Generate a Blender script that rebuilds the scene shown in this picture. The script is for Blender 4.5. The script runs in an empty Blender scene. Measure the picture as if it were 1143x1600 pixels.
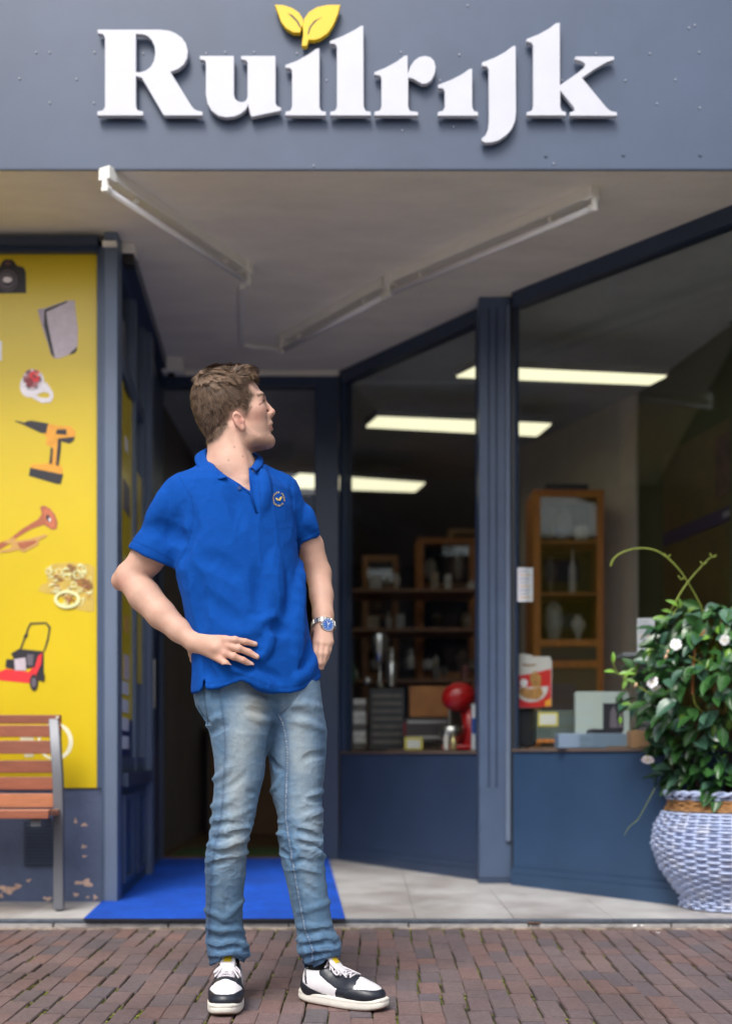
import bpy, bmesh, math, random
import numpy as np
from mathutils import Vector, Matrix, noise as mnoise

# ------------------------------------------------------------------ camera, world, sun
F = 1800.0      # focal length in photo pixels (1600 px tall frame)
CX = 571.5
HZ = 1180.0     # horizon row
H = 0.73        # camera height
sc = bpy.context.scene
cam_d = bpy.data.cameras.new('camera')
cam = bpy.data.objects.new('camera', cam_d)
sc.collection.objects.link(cam)
cam.location = (0, 0, H)
cam.rotation_euler = (math.radians(90), 0, 0)
cam_d.sensor_fit = 'VERTICAL'
cam_d.sensor_height = 36.0
cam_d.sensor_width = 36.0
cam_d.lens = F / 1600 * 36
cam_d.shift_y = (HZ - 800) / 1600
cam_d.clip_end = 500
cam_d.clip_start = 0.05
cam_d.dof.use_dof = True
cam_d.dof.focus_distance = 3.30
cam_d.dof.aperture_fstop = 1.55
sc.camera = cam

w = bpy.data.worlds.new('World')
sc.world = w
w.use_nodes = True
nt = w.node_tree
sky = nt.nodes.new('ShaderNodeTexSky')
sky.sky_type = 'NISHITA'
sky.sun_disc = False
SUN_EL, SUN_AZ = math.radians(52), math.radians(200)   # azimuth clockwise from +Y
sky.sun_elevation = SUN_EL
sky.sun_rotation = SUN_AZ
sky.air_density = 1.0
sky.dust_density = 3.0
sky.ozone_density = 1.0
bg = nt.nodes['Background']
bg.inputs['Strength'].default_value = 0.13
# overcast: the blue is taken out of the sky by a mix towards its own grey
hs = nt.nodes.new('ShaderNodeHueSaturation')
hs.inputs['Saturation'].default_value = 0.45
nt.links.new(sky.outputs[0], hs.inputs['Color'])
nt.links.new(hs.outputs[0], bg.inputs['Color'])

sun_d = bpy.data.lights.new('sun', 'SUN')
sun_d.energy = 1.1
sun_d.angle = math.radians(22)
sun_d.color = (1.0, 0.96, 0.9)
sun = bpy.data.objects.new('sun', sun_d)
sc.collection.objects.link(sun)
sd = Vector((math.sin(SUN_AZ) * math.cos(SUN_EL), math.cos(SUN_AZ) * math.cos(SUN_EL), math.sin(SUN_EL)))
sun.rotation_euler = sd.to_track_quat('Z', 'Y').to_euler()
sun.location = (-2, -4, 8)

sc.view_settings.view_transform = 'Standard'
sc.view_settings.look = 'None'
sc.view_settings.gamma = 1
sc.view_settings.use_curve_mapping = False
sc.view_settings.exposure = 1.05
sc.cycles.max_bounces = 8
sc.cycles.transparent_max_bounces = 12
sc.cycles.caustics_reflective = False
sc.cycles.caustics_refractive = False
sc.cycles.sample_clamp_indirect = 4
sc.cycles.use_denoising = True

C = sc.collection
R = random.Random(7)

# ------------------------------------------------------------------ helpers
def P(px, py, D):
    """photo pixel + distance -> world point"""
    return Vector(((px - CX) * D / F, D, H + (HZ - py) * D / F))

def lin(r, g, b):
    def c(v):
        v /= 255
        return v / 12.92 if v <= 0.04045 else ((v + 0.055) / 1.055) ** 2.4
    return (c(r), c(g), c(b))

MATS = {}
def mat(name, col, rough=0.5, metal=0.0, var=0.0, vscale=8.0, bump=0.0, bscale=60.0, spec=0.5, col2=None,
        mixscale=3.0, mixlo=0.45, mixhi=0.6, stretch=(1, 1, 1), attr=None, coat=0.0, sheen=0.0, sss=0.0, emit=None, estr=0.0, rvar=0.0):
    if name in MATS:
        return MATS[name]
    m = bpy.data.materials.new(name)
    m.use_nodes = True
    n, l = m.node_tree.nodes, m.node_tree.links
    b = n['Principled BSDF']
    b.inputs['Roughness'].default_value = rough
    b.inputs['Metallic'].default_value = metal
    b.inputs['Specular IOR Level'].default_value = spec
    b.inputs['Coat Weight'].default_value = coat
    b.inputs['Sheen Weight'].default_value = sheen
    if sss:
        b.inputs['Subsurface Weight'].default_value = sss
        b.inputs['Subsurface Radius'].default_value = (0.012, 0.005, 0.003)
        b.inputs['Subsurface Scale'].default_value = 1.0
    tc = n.new('ShaderNodeTexCoord')
    mp = n.new('ShaderNodeMapping')
    mp.inputs['Scale'].default_value = stretch
    l.new(tc.outputs['Object'], mp.inputs['Vector'])
    out = None
    if attr:
        a = n.new('ShaderNodeAttribute'); a.attribute_name = attr
        out = a.outputs['Color']
    else:
        rgb = n.new('ShaderNodeRGB'); rgb.outputs[0].default_value = (*col, 1)
        out = rgb.outputs[0]
    if col2 is not None:
        t = n.new('ShaderNodeTexNoise'); t.inputs['Scale'].default_value = mixscale; t.inputs['Detail'].default_value = 6
        l.new(mp.outputs[0], t.inputs['Vector'])
        mr = n.new('ShaderNodeMapRange'); mr.inputs['From Min'].default_value = mixlo; mr.inputs['From Max'].default_value = mixhi
        l.new(t.outputs['Fac'], mr.inputs['Value'])
        mx = n.new('ShaderNodeMix'); mx.data_type = 'RGBA'
        l.new(mr.outputs[0], mx.inputs[0]); l.new(out, mx.inputs[6]); mx.inputs[7].default_value = (*col2, 1)
        out = mx.outputs[2]
    if var:
        t = n.new('ShaderNodeTexNoise'); t.inputs['Scale'].default_value = vscale; t.inputs['Detail'].default_value = 8
        t.inputs['Roughness'].default_value = 0.65
        l.new(mp.outputs[0], t.inputs['Vector'])
        mr = n.new('ShaderNodeMapRange')
        mr.inputs['From Min'].default_value = 0.3; mr.inputs['From Max'].default_value = 0.7
        mr.inputs['To Min'].default_value = 1 - var; mr.inputs['To Max'].default_value = 1 + var
        l.new(t.outputs['Fac'], mr.inputs['Value'])
        oi = n.new('ShaderNodeObjectInfo')
        mx = n.new('ShaderNodeVectorMath'); mx.operation = 'SCALE'
        l.new(out, mx.inputs[0]); l.new(mr.outputs[0], mx.inputs['Scale'])
        out = mx.outputs[0]
        if rvar:
            mr2 = n.new('ShaderNodeMapRange'); mr2.inputs['To Min'].default_value = 1 - rvar; mr2.inputs['To Max'].default_value = 1 + rvar
            l.new(oi.outputs['Random'], mr2.inputs['Value'])
            mx = n.new('ShaderNodeVectorMath'); mx.operation = 'SCALE'
            l.new(out, mx.inputs[0]); l.new(mr2.outputs[0], mx.inputs['Scale'])
            out = mx.outputs[0]
    l.new(out, b.inputs['Base Color'])
    if bump:
        t = n.new('ShaderNodeTexNoise'); t.inputs['Scale'].default_value = bscale; t.inputs['Detail'].default_value = 5
        l.new(mp.outputs[0], t.inputs['Vector'])
        bp = n.new('ShaderNodeBump'); bp.inputs['Strength'].default_value = bump; bp.inputs['Distance'].default_value = 0.01
        l.new(t.outputs['Fac'], bp.inputs['Height']); l.new(bp.outputs[0], b.inputs['Normal'])
    if emit is not None:
        b.inputs['Emission Color'].default_value = (*emit, 1)
        b.inputs['Emission Strength'].default_value = estr
    MATS[name] = m
    return m

def tag(o, label=None, cat=None, group=None, kind=None):
    if label: o['label'] = label
    if cat: o['category'] = cat
    if group: o['group'] = group
    if kind: o['kind'] = kind
    return o

def empty(name, loc, label=None, cat=None, group=None, parent=None, kind=None):
    o = bpy.data.objects.new(name, None)
    o.empty_display_size = 0.1
    C.objects.link(o)
    o.location = loc
    if parent is not None:
        setparent(o, parent)
    return tag(o, label, cat, group, kind)

def wloc(o):
    v = Vector(o.location)
    m = Matrix.Identity(4)
    chain = []
    while o is not None:
        chain.append(o); o = o.parent
    for c in reversed(chain):
        m = m @ (c.matrix_parent_inverse if c.parent else Matrix.Identity(4)) @ c.matrix_basis
    return m

def setparent(o, p):
    o.parent = p
    o.matrix_parent_inverse = wloc(p).inverted()

def obj(name, verts, faces, m=None, parent=None, smooth=False, mats=None, midx=None):
    me = bpy.data.meshes.new(name)
    me.from_pydata([tuple(v) for v in verts], [], faces)
    if mats:
        for x in mats: me.materials.append(x)
        if midx is not None:
            me.polygons.foreach_set('material_index', midx)
    elif m:
        me.materials.append(m)
    if smooth:
        me.shade_smooth()
    me.update()
    o = bpy.data.objects.new(name, me)
    C.objects.link(o)
    if parent is not None:
        setparent(o, parent)
    return o

class MB:
    """collects shapes into one mesh"""
    def __init__(s):
        s.v = []; s.f = []; s.sm = []
    def add(s, vs, fs):
        o = len(s.v)
        s.v += [tuple(v) for v in vs]
        s.f += [tuple(i + o for i in f) for f in fs]
        return s
    def box(s, a, b, bev=0.0):
        x0, x1 = sorted((a[0], b[0])); y0, y1 = sorted((a[1], b[1])); z0, z1 = sorted((a[2], b[2]))
        if bev > 0:
            bm = bmesh.new()
            bmesh.ops.create_cube(bm, size=1)
            for v in bm.verts:
                v.co = Vector((x0 + (v.co.x + .5) * (x1 - x0), y0 + (v.co.y + .5) * (y1 - y0), z0 + (v.co.z + .5) * (z1 - z0)))
            bmesh.ops.bevel(bm, geom=bm.edges[:], offset=bev, segments=2, affect='EDGES', profile=0.5)
            return s.bm(bm)
        vs = [(x, y, z) for z in (z0, z1) for y in (y0, y1) for x in (x0, x1)]
        fs = [(0, 2, 3, 1), (4, 5, 7, 6), (0, 1, 5, 4), (2, 6, 7, 3), (0, 4, 6, 2), (1, 3, 7, 5)]
        return s.add(vs, fs)
    def bm(s, bm):
        bm.verts.index_update()
        s.add([v.co[:] for v in bm.verts], [[v.index for v in f.verts] for f in bm.faces])
        bm.free()
        return s
    def obox(s, p, q, width, z0, z1, off=0.0):
        """vertical slab standing on the plan line p->q; width = thickness to the left of p->q, off shifts it"""
        p = Vector((p[0], p[1])); q = Vector((q[0], q[1]))
        d = (q - p).normalized(); n = Vector((-d.y, d.x))
        a = p + n * off; b = q + n * off; c = b + n * width; e = a + n * width
        vs = [(a.x, a.y, z0), (b.x, b.y, z0), (c.x, c.y, z0), (e.x, e.y, z0), (a.x, a.y, z1), (b.x, b.y, z1), (c.x, c.y, z1), (e.x, e.y, z1)]
        fs = [(0, 3, 2, 1), (4, 5, 6, 7), (0, 1, 5, 4), (1, 2, 6, 5), (2, 3, 7, 6), (3, 0, 4, 7)]
        return s.add(vs, fs)
    def tube(s, pts, r, seg=8, cap=True):
        pts = [Vector(p) for p in pts]
        n = len(pts)
        rs = r if isinstance(r, (list, tuple)) else [r] * n
        up = Vector((0, 0, 1))
        rings = []
        prev = None
        for i, p in enumerate(pts):
            t = (pts[min(i + 1, n - 1)] - pts[max(i - 1, 0)]).normalized()
            if prev is None:
                a = t.cross(up)
                if a.length < 1e-3: a = t.cross(Vector((1, 0, 0)))
            else:
                a = prev - t * prev.dot(t)
                if a.length < 1e-6: a = t.cross(up)
            a.normalize(); prev = a
            b = t.cross(a)
            rings.append([p + (a * math.cos(2 * math.pi * k / seg) + b * math.sin(2 * math.pi * k / seg)) * rs[i] for k in range(seg)])
        vs = [v for rg in rings for v in rg]
        fs = []
        for i in range(n - 1):
            for k in range(seg):
                k2 = (k + 1) % seg
                fs.append((i * seg + k, i * seg + k2, (i + 1) * seg + k2, (i + 1) * seg + k))
        if cap:
            fs.append(tuple(range(seg))[::-1]); fs.append(tuple((n - 1) * seg + k for k in range(seg)))
        return s.add(vs, fs)
    def lathe(s, prof, center, seg=32):
        cx, cy, cz = center
        vs = []
        for r, z in prof:
            for k in range(seg):
                a = 2 * math.pi * k / seg
                vs.append((cx + r * math.cos(a), cy + r * math.sin(a), cz + z))
        fs = []
        for i in range(len(prof) - 1):
            for k in range(seg):
                k2 = (k + 1) % seg
                fs.append((i * seg + k, i * seg + k2, (i + 1) * seg + k2, (i + 1) * seg + k))
        fs.append(tuple(range(seg))[::-1]); fs.append(tuple((len(prof) - 1) * seg + k for k in range(seg)))
        return s.add(vs, fs)
    def build(s, name, m, parent=None, smooth=False, **k):
        return obj(name, s.v, s.f, m, parent, smooth, **k)

def bevel_mod(o, wd, seg=2):
    b = o.modifiers.new('bevel', 'BEVEL'); b.width = wd; b.segments = seg; b.limit_method = 'ANGLE'
    return o

def autosmooth(o, ang=35):
    me = o.data
    me.shade_smooth()
    bm = bmesh.new(); bm.from_mesh(me)
    a = math.radians(ang)
    for e in bm.edges:
        if len(e.link_faces) == 2 and e.calc_face_angle(0) > a:
            e.smooth = False
    bm.to_mesh(me); bm.free()
    return o

def chaikin(pts, it=1):
    for _ in range(it):
        out = []
        for i in range(len(pts)):
            a = pts[i]; b = pts[(i + 1) % len(pts)]
            out.append((a[0] * .75 + b[0] * .25, a[1] * .75 + b[1] * .25))
            out.append((a[0] * .25 + b[0] * .75, a[1] * .25 + b[1] * .75))
        pts = out
    return pts

def plate(name, loops, D, thick, m, parent=None, bev=0.0, pm=None):
    """photo-pixel outline(s) at distance D, extruded away from the camera by thick (metres). pm: mapping (px,py)->point on a face"""
    from mathutils.geometry import tessellate_polygon
    pl = [[P(x, y, D) for x, y in lp] for lp in loops]
    flat = [p for lp in pl for p in lp]
    tb = bmesh.new(); tv = [tb.verts.new(p) for p in flat]; te = []; o_ = 0
    for lp in pl:
        te += [tb.edges.new((tv[o_ + i], tv[o_ + (i + 1) % len(lp)])) for i in range(len(lp))]; o_ += len(lp)
    tb.verts.index_update()
    bmesh.ops.triangle_fill(tb, edges=te, use_beauty=True, normal=(0, -1, 0))
    tb.verts.index_update()
    tris = [[v.index for v in f.verts] for f in tb.faces]
    tb.free()
    if not tris: tris = tessellate_polygon(pl)
    n = len(flat)
    vs = [tuple(p) for p in flat] + [(p.x, p.y + thick, p.z) for p in flat]
    fs = []
    for t in tris:
        a, b, c = (flat[i] for i in t)
        nrm = (b - a).cross(c - a)
        t = tuple(t) if nrm.y < 0 else tuple(t)[::-1]
        fs.append(t); fs.append(tuple(i + n for i in t[::-1]))
    o = 0
    for lp in pl:
        k = len(lp)
        area = sum(lp[i].x * lp[(i + 1) % k].z - lp[(i + 1) % k].x * lp[i].z for i in range(k))
        for i in range(k):
            j = (i + 1) % k
            fs.append((o + i, o + j, o + j + n, o + i + n))
        o += k
    ob = obj(name, vs, fs, m, parent)
    bm = bmesh.new(); bm.from_mesh(ob.data)
    bmesh.ops.recalc_face_normals(bm, faces=bm.faces)
    bm.to_mesh(ob.data); bm.free()
    return ob

# ------------------------------------------------------------------ materials
M_frame = mat('frame_paint', lin(70, 86, 112), 0.38, var=0.12, vscale=5, bump=0.05, bscale=40)
M_frame_dk = mat('dark_frame_paint', lin(48, 62, 86), 0.35, var=0.1, vscale=5)
M_frame_worn = mat('worn_post_paint', lin(98, 112, 134), 0.45, var=0.12, vscale=6, stretch=(1, 1, .25), bump=0.08, bscale=30)
M_plinth = mat('plinth_paint', lin(44, 68, 97), 0.42, var=0.16, vscale=2.5, bump=0.05, bscale=25)
M_fascia = mat('fascia_paint', lin(66, 80, 104), 0.45, var=0.12, vscale=2.2, bump=0.03, bscale=15)
M_soffit = mat('soffit_paint', lin(234, 228, 216), 0.8, var=0.09, vscale=2, bump=0.15, bscale=20, stretch=(1, 2.5, 1))
M_letter = mat('letter_white', (0.56, 0.57, 0.63), 0.4, var=0.03)
M_gold = mat('emblem_yellow', (0.78, 0.52, 0.005), 0.4, var=0.05)
M_yellow = mat('vinyl_yellow', (0.72, 0.53, 0.015), 0.28, var=0.06, vscale=1.5)
M_white = mat('white_plastic', (0.84, 0.82, 0.76), 0.45, var=0.05)
M_black = mat('black_plastic', (0.02, 0.02, 0.022), 0.4)
M_steel = mat('steel', (0.55, 0.54, 0.52), 0.3, metal=1.0)
M_alu = mat('threshold_metal', (0.10, 0.12, 0.15), 0.45, metal=0.4, var=0.3, vscale=30)
M_stone = mat('threshold_stone', lin(150, 148, 148), 0.8, var=0.25, vscale=25, bump=0.4, bscale=80)
# ------------------------------------------------------------------ ground
SL = 0.03           # the pavement rises slightly towards the shop
STEP = 4.615        # distance of the threshold
def gz(y): return SL * (y - 3.33)
def fz(y): return 0.0685 + 0.0137 * (y - 4.6)       # tiled entrance floor
CEIL = 3.04

M_bed = mat('joint_sand', lin(46, 41, 34), 0.95, var=0.4, vscale=60, bump=0.5, bscale=120, col2=lin(92, 96, 44), mixscale=9, mixlo=0.42, mixhi=0.55)
M_road = mat('street_paving', lin(158, 152, 146), .85, var=.25, vscale=6, bump=.3, bscale=40)
g = MB()
g.add([(-60, -80, -.09), (60, -80, -.09), (60, 2.9, gz(2.9) - .004), (-60, 2.9, gz(2.9) - .004),
       (60, STEP, gz(STEP) - .012), (-60, STEP, gz(STEP) - .012), (60, 2.9, gz(2.9) - .012), (-60, 2.9, gz(2.9) - .012)], [(0, 1, 2, 3), (7, 6, 4, 5)])
ground = g.build('ground', None, mats=[M_road, M_bed], midx=[0, 1]); tag(ground, kind='structure')

def brick_material():
    m = bpy.data.materials.new('paving_brick'); m.use_nodes = True
    n, l = m.node_tree.nodes, m.node_tree.links
    b = n['Principled BSDF']; b.inputs['Roughness'].default_value = 0.72
    at = n.new('ShaderNodeAttribute'); at.attribute_name = 'tone'
    oi = n.new('ShaderNodeObjectInfo')
    ad = n.new('ShaderNodeMath'); ad.operation = 'ADD'
    l.new(oi.outputs['Random'], ad.inputs[0]); l.new(at.outputs['Fac'], ad.inputs[1])
    fr = n.new('ShaderNodeMath'); fr.operation = 'FRACT'; l.new(ad.outputs[0], fr.inputs[0])
    cr = n.new('ShaderNodeValToRGB'); cr.color_ramp.interpolation = 'LINEAR'
    e = cr.color_ramp.elements
    e[0].position = 0; e[0].color = (*lin(136, 116, 116), 1)
    e[1].position = 1; e[1].color = (*lin(128, 112, 114), 1)
    for p, c in ((.14, lin(140, 112, 108)), (.28, lin(122, 108, 112)), (.42, lin(136, 114, 112)), (.55, lin(114, 104, 110)), (.68, lin(138, 116, 113)), (.8, lin(110, 103, 108)), (.9, lin(144, 113, 106))):
        x = e.new(p); x.color = (*c, 1)
    l.new(fr.outputs[0], cr.inputs[0])
    tc = n.new('ShaderNodeTexCoord')
    ge = n.new('ShaderNodeNewGeometry')
    t = n.new('ShaderNodeTexNoise'); t.inputs['Scale'].default_value = 70; t.inputs['Detail'].default_value = 8; t.inputs['Roughness'].default_value = .7
    l.new(ge.outputs['Position'], t.inputs['Vector'])
    mr = n.new('ShaderNodeMapRange'); mr.inputs['From Min'].default_value = .3; mr.inputs['From Max'].default_value = .7
    mr.inputs['To Min'].default_value = .46; mr.inputs['To Max'].default_value = .82
    l.new(t.outputs['Fac'], mr.inputs['Value'])
    sc_ = n.new('ShaderNodeVectorMath'); sc_.operation = 'SCALE'
    l.new(cr.outputs[0], sc_.inputs[0]); l.new(mr.outputs[0], sc_.inputs['Scale'])
    # large soft soiling
    t2 = n.new('ShaderNodeTexNoise'); t2.inputs['Scale'].default_value = 2.2; t2.inputs['Detail'].default_value = 4
    l.new(ge.outputs['Position'], t2.inputs['Vector'])
    mr2 = n.new('ShaderNodeMapRange'); mr2.inputs['To Min'].default_value = .78; mr2.inputs['To Max'].default_value = 1.2
    mr2.inputs['From Min'].default_value = .3; mr2.inputs['From Max'].default_value = .7
    l.new(t2.outputs['Fac'], mr2.inputs['Value'])
    s2 = n.new('ShaderNodeVectorMath'); s2.operation = 'SCALE'
    l.new(sc_.outputs[0], s2.inputs[0]); l.new(mr2.outputs[0], s2.inputs['Scale'])
    # pale specks
    t3 = n.new('ShaderNodeTexVoronoi'); t3.inputs['Scale'].default_value = 26
    l.new(ge.outputs['Position'], t3.inputs['Vector'])
    mr3 = n.new('ShaderNodeMapRange'); mr3.inputs['From Min'].default_value = .05; mr3.inputs['From Max'].default_value = .03
    l.new(t3.outputs['Distance'], mr3.inputs['Value'])
    wn = n.new('ShaderNodeMath'); wn.operation = 'GREATER_THAN'; wn.inputs[1].default_value = .93
    l.new(t3.outputs['Color'], wn.inputs[0])
    mu = n.new('ShaderNodeMath'); mu.operation = 'MULTIPLY'
    l.new(mr3.outputs[0], mu.inputs[0]); l.new(wn.outputs[0], mu.inputs[1])
    mx = n.new('ShaderNodeMix'); mx.data_type = 'RGBA'
    l.new(mu.outputs[0], mx.inputs[0]); l.new(s2.outputs[0], mx.inputs[6]); mx.inputs[7].default_value = (.5, .5, .46, 1)
    l.new(mx.outputs[2], b.inputs['Base Color'])
    bp = n.new('ShaderNodeBump'); bp.inputs['Strength'].default_value = .45; bp.inputs['Distance'].default_value = .004
    l.new(t.outputs['Fac'], bp.inputs['Height']); l.new(bp.outputs[0], b.inputs['Normal'])
    return m
M_brick = brick_material()

pav = empty('pavement', (0, 3.9, 0), kind='structure')
BW, BL = 0.0672, 0.152
brick_protos = []
def brick_mesh(w_, l_, k):
    bm = bmesh.new(); bmesh.ops.create_cube(bm, size=1)
    rr = random.Random(k)
    for v in bm.verts:
        v.co.x *= w_ * (1 + rr.uniform(-.012, .012)); v.co.y *= l_ * (1 + rr.uniform(-.004, .004)); v.co.z = v.co.z * .05 - .025
    bmesh.ops.delete(bm, geom=[f for f in bm.faces if f.normal.z < -.5], context='FACES')
    top = [e for e in bm.edges if all(v.co.z > -.01 for v in e.verts)]
    bmesh.ops.bevel(bm, geom=top, offset=.0025, segments=2, affect='EDGES')
    me = bpy.data.meshes.new('brick'); bm.to_mesh(me); bm.free(); me.materials.append(M_brick)
    return me
for k in range(6): brick_protos.append(brick_mesh(BW - .0042, BL - .0025, k))
half_protos = [brick_mesh(BW - .0055, BL / 2 - .0025, k) for k in (11, 12)]
long_protos = [brick_mesh(BL - .006, BW - .0055, k) for k in (21, 22, 23)]
slots = []
VPX = -0.035
for c in range(-60, 62):
    x0 = c * BW
    y = STEP - .035 - ((c % 2) * .5 + R.uniform(-.09, .09)) * BL
    # first piece next to the threshold may be a half
    first = STEP - .035 - y
    if first > .06:
        slots.append((x0, STEP - .035 - first / 2, 0, first, c))
    while y > 3.125:
        b_len = BL * R.choice((.9, 1, 1, 1, 1.15, 1.25, .62))
        slots.append((x0, y - b_len / 2, 0, b_len, c))
        y -= b_len
y_row = 3.125 - BW * .5 - .02
for i in range(-26, 27):
    slots.append((i * BL + R.uniform(-.01, .01), y_row, 1, BL, 0))
def vis(x, y):
    px = CX + x * F / y
    py = HZ + (H - gz(y)) * F / y
    return -25 < px < 1168 and py < 1625
inview = [s for s in slots if vis(s[0] - .0 + 0.02 * (s[1] - 3.8), s[1])]
inview.sort(key=lambda s: s[1])
own = set(id(s) for s in inview[:298])
rest = MB(); tones = []
for s in slots:
    x, y, typ, ln, c = s
    if not vis(x, y) and not (-520 < CX + x * F / y < 1700): continue
    wob = .006 * math.sin(y * 5 + c * .35) + .004 * math.sin(c * 1.7 + y * 9)
    X = x + wob + 0.015 * (y - 3.8)
    rot = R.uniform(-.012, .012) + .0
    hz = gz(y) + R.uniform(-.0014, .0012)
    if typ == 1: me = R.choice(long_protos)
    elif ln < .09: me = R.choice(half_protos)
    else: me = R.choice(brick_protos)
    scl = 1.0
    if typ == 0: scl = (ln - .0025) / ((BL if ln >= .09 else BL / 2) - .0025)
    mtx = Matrix.Translation((X, y, hz)) @ Matrix.Rotation(rot, 4, 'Z') @ Matrix.Rotation(SL + R.uniform(-.004, .004), 4, 'X') @ Matrix.Rotation(R.uniform(-.010, .010), 4, 'Y') @ Matrix.Diagonal((1, scl, 1, 1))
    if id(s) in own:
        o = bpy.data.objects.new('brick', me); C.objects.link(o)
        o.parent = pav; o.matrix_parent_inverse = Matrix.Translation((0, -3.9, 0))
        o.matrix_basis = mtx
    else:
        rest.add([mtx @ v.co for v in me.vertices], [tuple(p.vertices) for p in me.polygons])
        tones += [R.random()] * len(me.vertices)
ro = rest.build('bricks_further_on', M_brick, pav); tag(ro, kind='stuff')
ca = ro.data.attributes.new('tone', 'FLOAT', 'POINT'); ca.data.foreach_set('value', tones)
ro.name = 'brick_paving'

# moss in the joints
M_moss = mat('moss', lin(92, 98, 34), 0.95, var=.4, vscale=80, col2=lin(120, 124, 48), mixscale=30)
mo = MB()
def blob(mb, x, y, z, r):
    sg = 5
    vs = [(x + r * math.cos(a) * R.uniform(.6, 1.3), y + r * 1.4 * math.sin(a) * R.uniform(.6, 1.3), z) for a in [2 * math.pi * k / sg for k in range(sg)]]
    vs += [(x + R.uniform(-.3, .3) * r, y, z + r * R.uniform(.35, .7))]
    mb.add(vs, [(k, (k + 1) % sg, sg) for k in range(sg)])
for s in slots:
    x, y, typ, ln, c = s
    if typ or y > 4.62: continue
    dens = max(0, mnoise.noise(Vector((x * 2.3, y * 2.3, 4.1))) + .22 + .25 * (x < -.3 and y < 4.0) + .15 * (abs(x - .0) < .5 and y < 3.9))
    for _ in range(int(dens * 26)):
        yy = y + R.uniform(-.5, .5) * ln
        wob = .006 * math.sin(yy * 5 + c * .35) + .004 * math.sin(c * 1.7 + yy * 9)
        blob(mo, x + BW / 2 + wob + 0.015 * (yy - 3.8) + R.uniform(-.002, .002), yy, gz(yy) - .0065, R.uniform(.002, .0048))
    if R.random() < .13:
        for _ in range(16):
            blob(mo, x + R.uniform(-.5, .5) * BW, y - ln / 2 + R.uniform(-.002, .002), gz(y - ln / 2) - .006, R.uniform(.002, .004))
for _ in range(500):
    xx = R.gauss(0, .55) if R.random() < .5 else R.uniform(-2.2, 2.2)
    blob(mo, xx, STEP - .028 + R.uniform(-.008, .006), gz(STEP) - .004, R.uniform(.003, .007))
tag(mo.build('moss', M_moss), 'green moss growing in the joints between the paving bricks', 'moss', kind='stuff')

# mortar strip, threshold
M_mortar = mat('mortar', lin(168, 152, 140), 0.95, var=.35, vscale=40, bump=.6, bscale=90, col2=lin(110, 96, 86), mixscale=14)
th = empty('threshold', (0, STEP, gz(STEP)), kind='structure')
MB().box((-3, STEP - .03, gz(STEP) - .03), (3, STEP, gz(STEP) + .002)).build('mortar_strip', M_mortar, th)
x = -3.0
ks = 0
while x < 3:
    wd = R.uniform(.45, .6)
    MB().box((x + .003, STEP, gz(STEP) - .03), (min(3, x + wd) - .003, STEP + .035, fz(STEP) - .013 - R.uniform(0, .003)), .003).build('kerb_stone', M_stone, th)
    x += wd; ks += 1
MB().box((-3, STEP + .004, fz(STEP) - .0125), (3, STEP + .034, fz(STEP) + .002), .002).build('metal_strip', M_alu, th)
# dead leaves & petals lying by the threshold
M_dead = mat('dead_leaf', lin(96, 66, 46), 0.8, var=.3, vscale=60)
def scrap(name, px, py, D, r, m, label, cat, group=None):
    p = P(px, py, D)
    n = 9
    vs = [(p.x, p.y, p.z + .006)]
    for k in range(n):
        a = 2 * math.pi * k / n; rr = r * R.uniform(.55, 1.15)
        vs.append((p.x + rr * math.cos(a), p.y + .5 * rr * math.sin(a), p.z + .004 + R.uniform(-.002, .01)))
    o = obj(name, vs, [(0, k + 1, (k + 1) % n + 1) for k in range(n)], m)
    return tag(o, label, cat, group)
scrap('dead_leaf', 835, 1444, STEP + .0, .035, M_dead, 'curled brown dead leaf lying on the threshold under the right window', 'leaf')
M_petal = mat('petal', (.75, .73, .72), .6)
petals = []
for i, (px, py) in enumerate(((957, 1449), (990, 1449), (1004, 1449), (1133, 1450), (1028, 1460))):
    petals.append(scrap('fallen_petal', px, py, STEP - .012 if py < 1455 else 4.48, .011, M_petal,
          'white fallen petal on the bricks at the threshold near the wicker planter', 'petal', 'petals fallen before the wicker planter'))

# tiled entrance floor
M_tile = mat('marble_tile', lin(190, 188, 186), 0.4, var=.14, vscale=7, col2=lin(158, 152, 148), mixscale=3.2, mixlo=.4, mixhi=.65, rvar=.07, bump=.05, bscale=30)
M_grout = mat('grout', lin(120, 114, 108), 0.9, var=.2, vscale=20)
fl = empty('entrance_floor', (0, 5.5, fz(5.5)), kind='structure')
def sheet(mb, x0, x1, y0, y1, dz):
    mb.add([(x0, y0, fz(y0) + dz), (x1, y0, fz(y0) + dz), (x1, y1, fz(y1) + dz), (x0, y1, fz(y1) + dz)], [(0, 1, 2, 3)])
gm = MB(); sheet(gm, -3, 3, STEP + .035, 7.05, -.004); gm.build('grout_bed', M_grout, fl)
TS = .40
yy = STEP + .036
j = 0
while yy < 7.0:
    y1 = min(yy + TS, 7.04)
    x = -3.0 + (j % 2) * .0
    while x < 3.0:
        if -2.8 < x + TS / 2 < 2.8:
            z0, z1 = fz(yy), fz(y1)
            q = .0015
            dz = R.uniform(-.0005, .0005)
            vs = [(x + q, yy + q, z0 + dz), (x + TS - q, yy + q, z0 + dz), (x + TS - q, y1 - q, z1 + dz), (x + q, y1 - q, z1 + dz)]
            vs += [(a, b, c - .006) for a, b, c in vs]
            obj('tile', vs, [(0, 1, 2, 3), (0, 4, 5, 1), (1, 5, 6, 2), (2, 6, 7, 3), (3, 7, 4, 0)], M_tile, fl)
        x += TS
    yy += TS; j += 1

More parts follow.
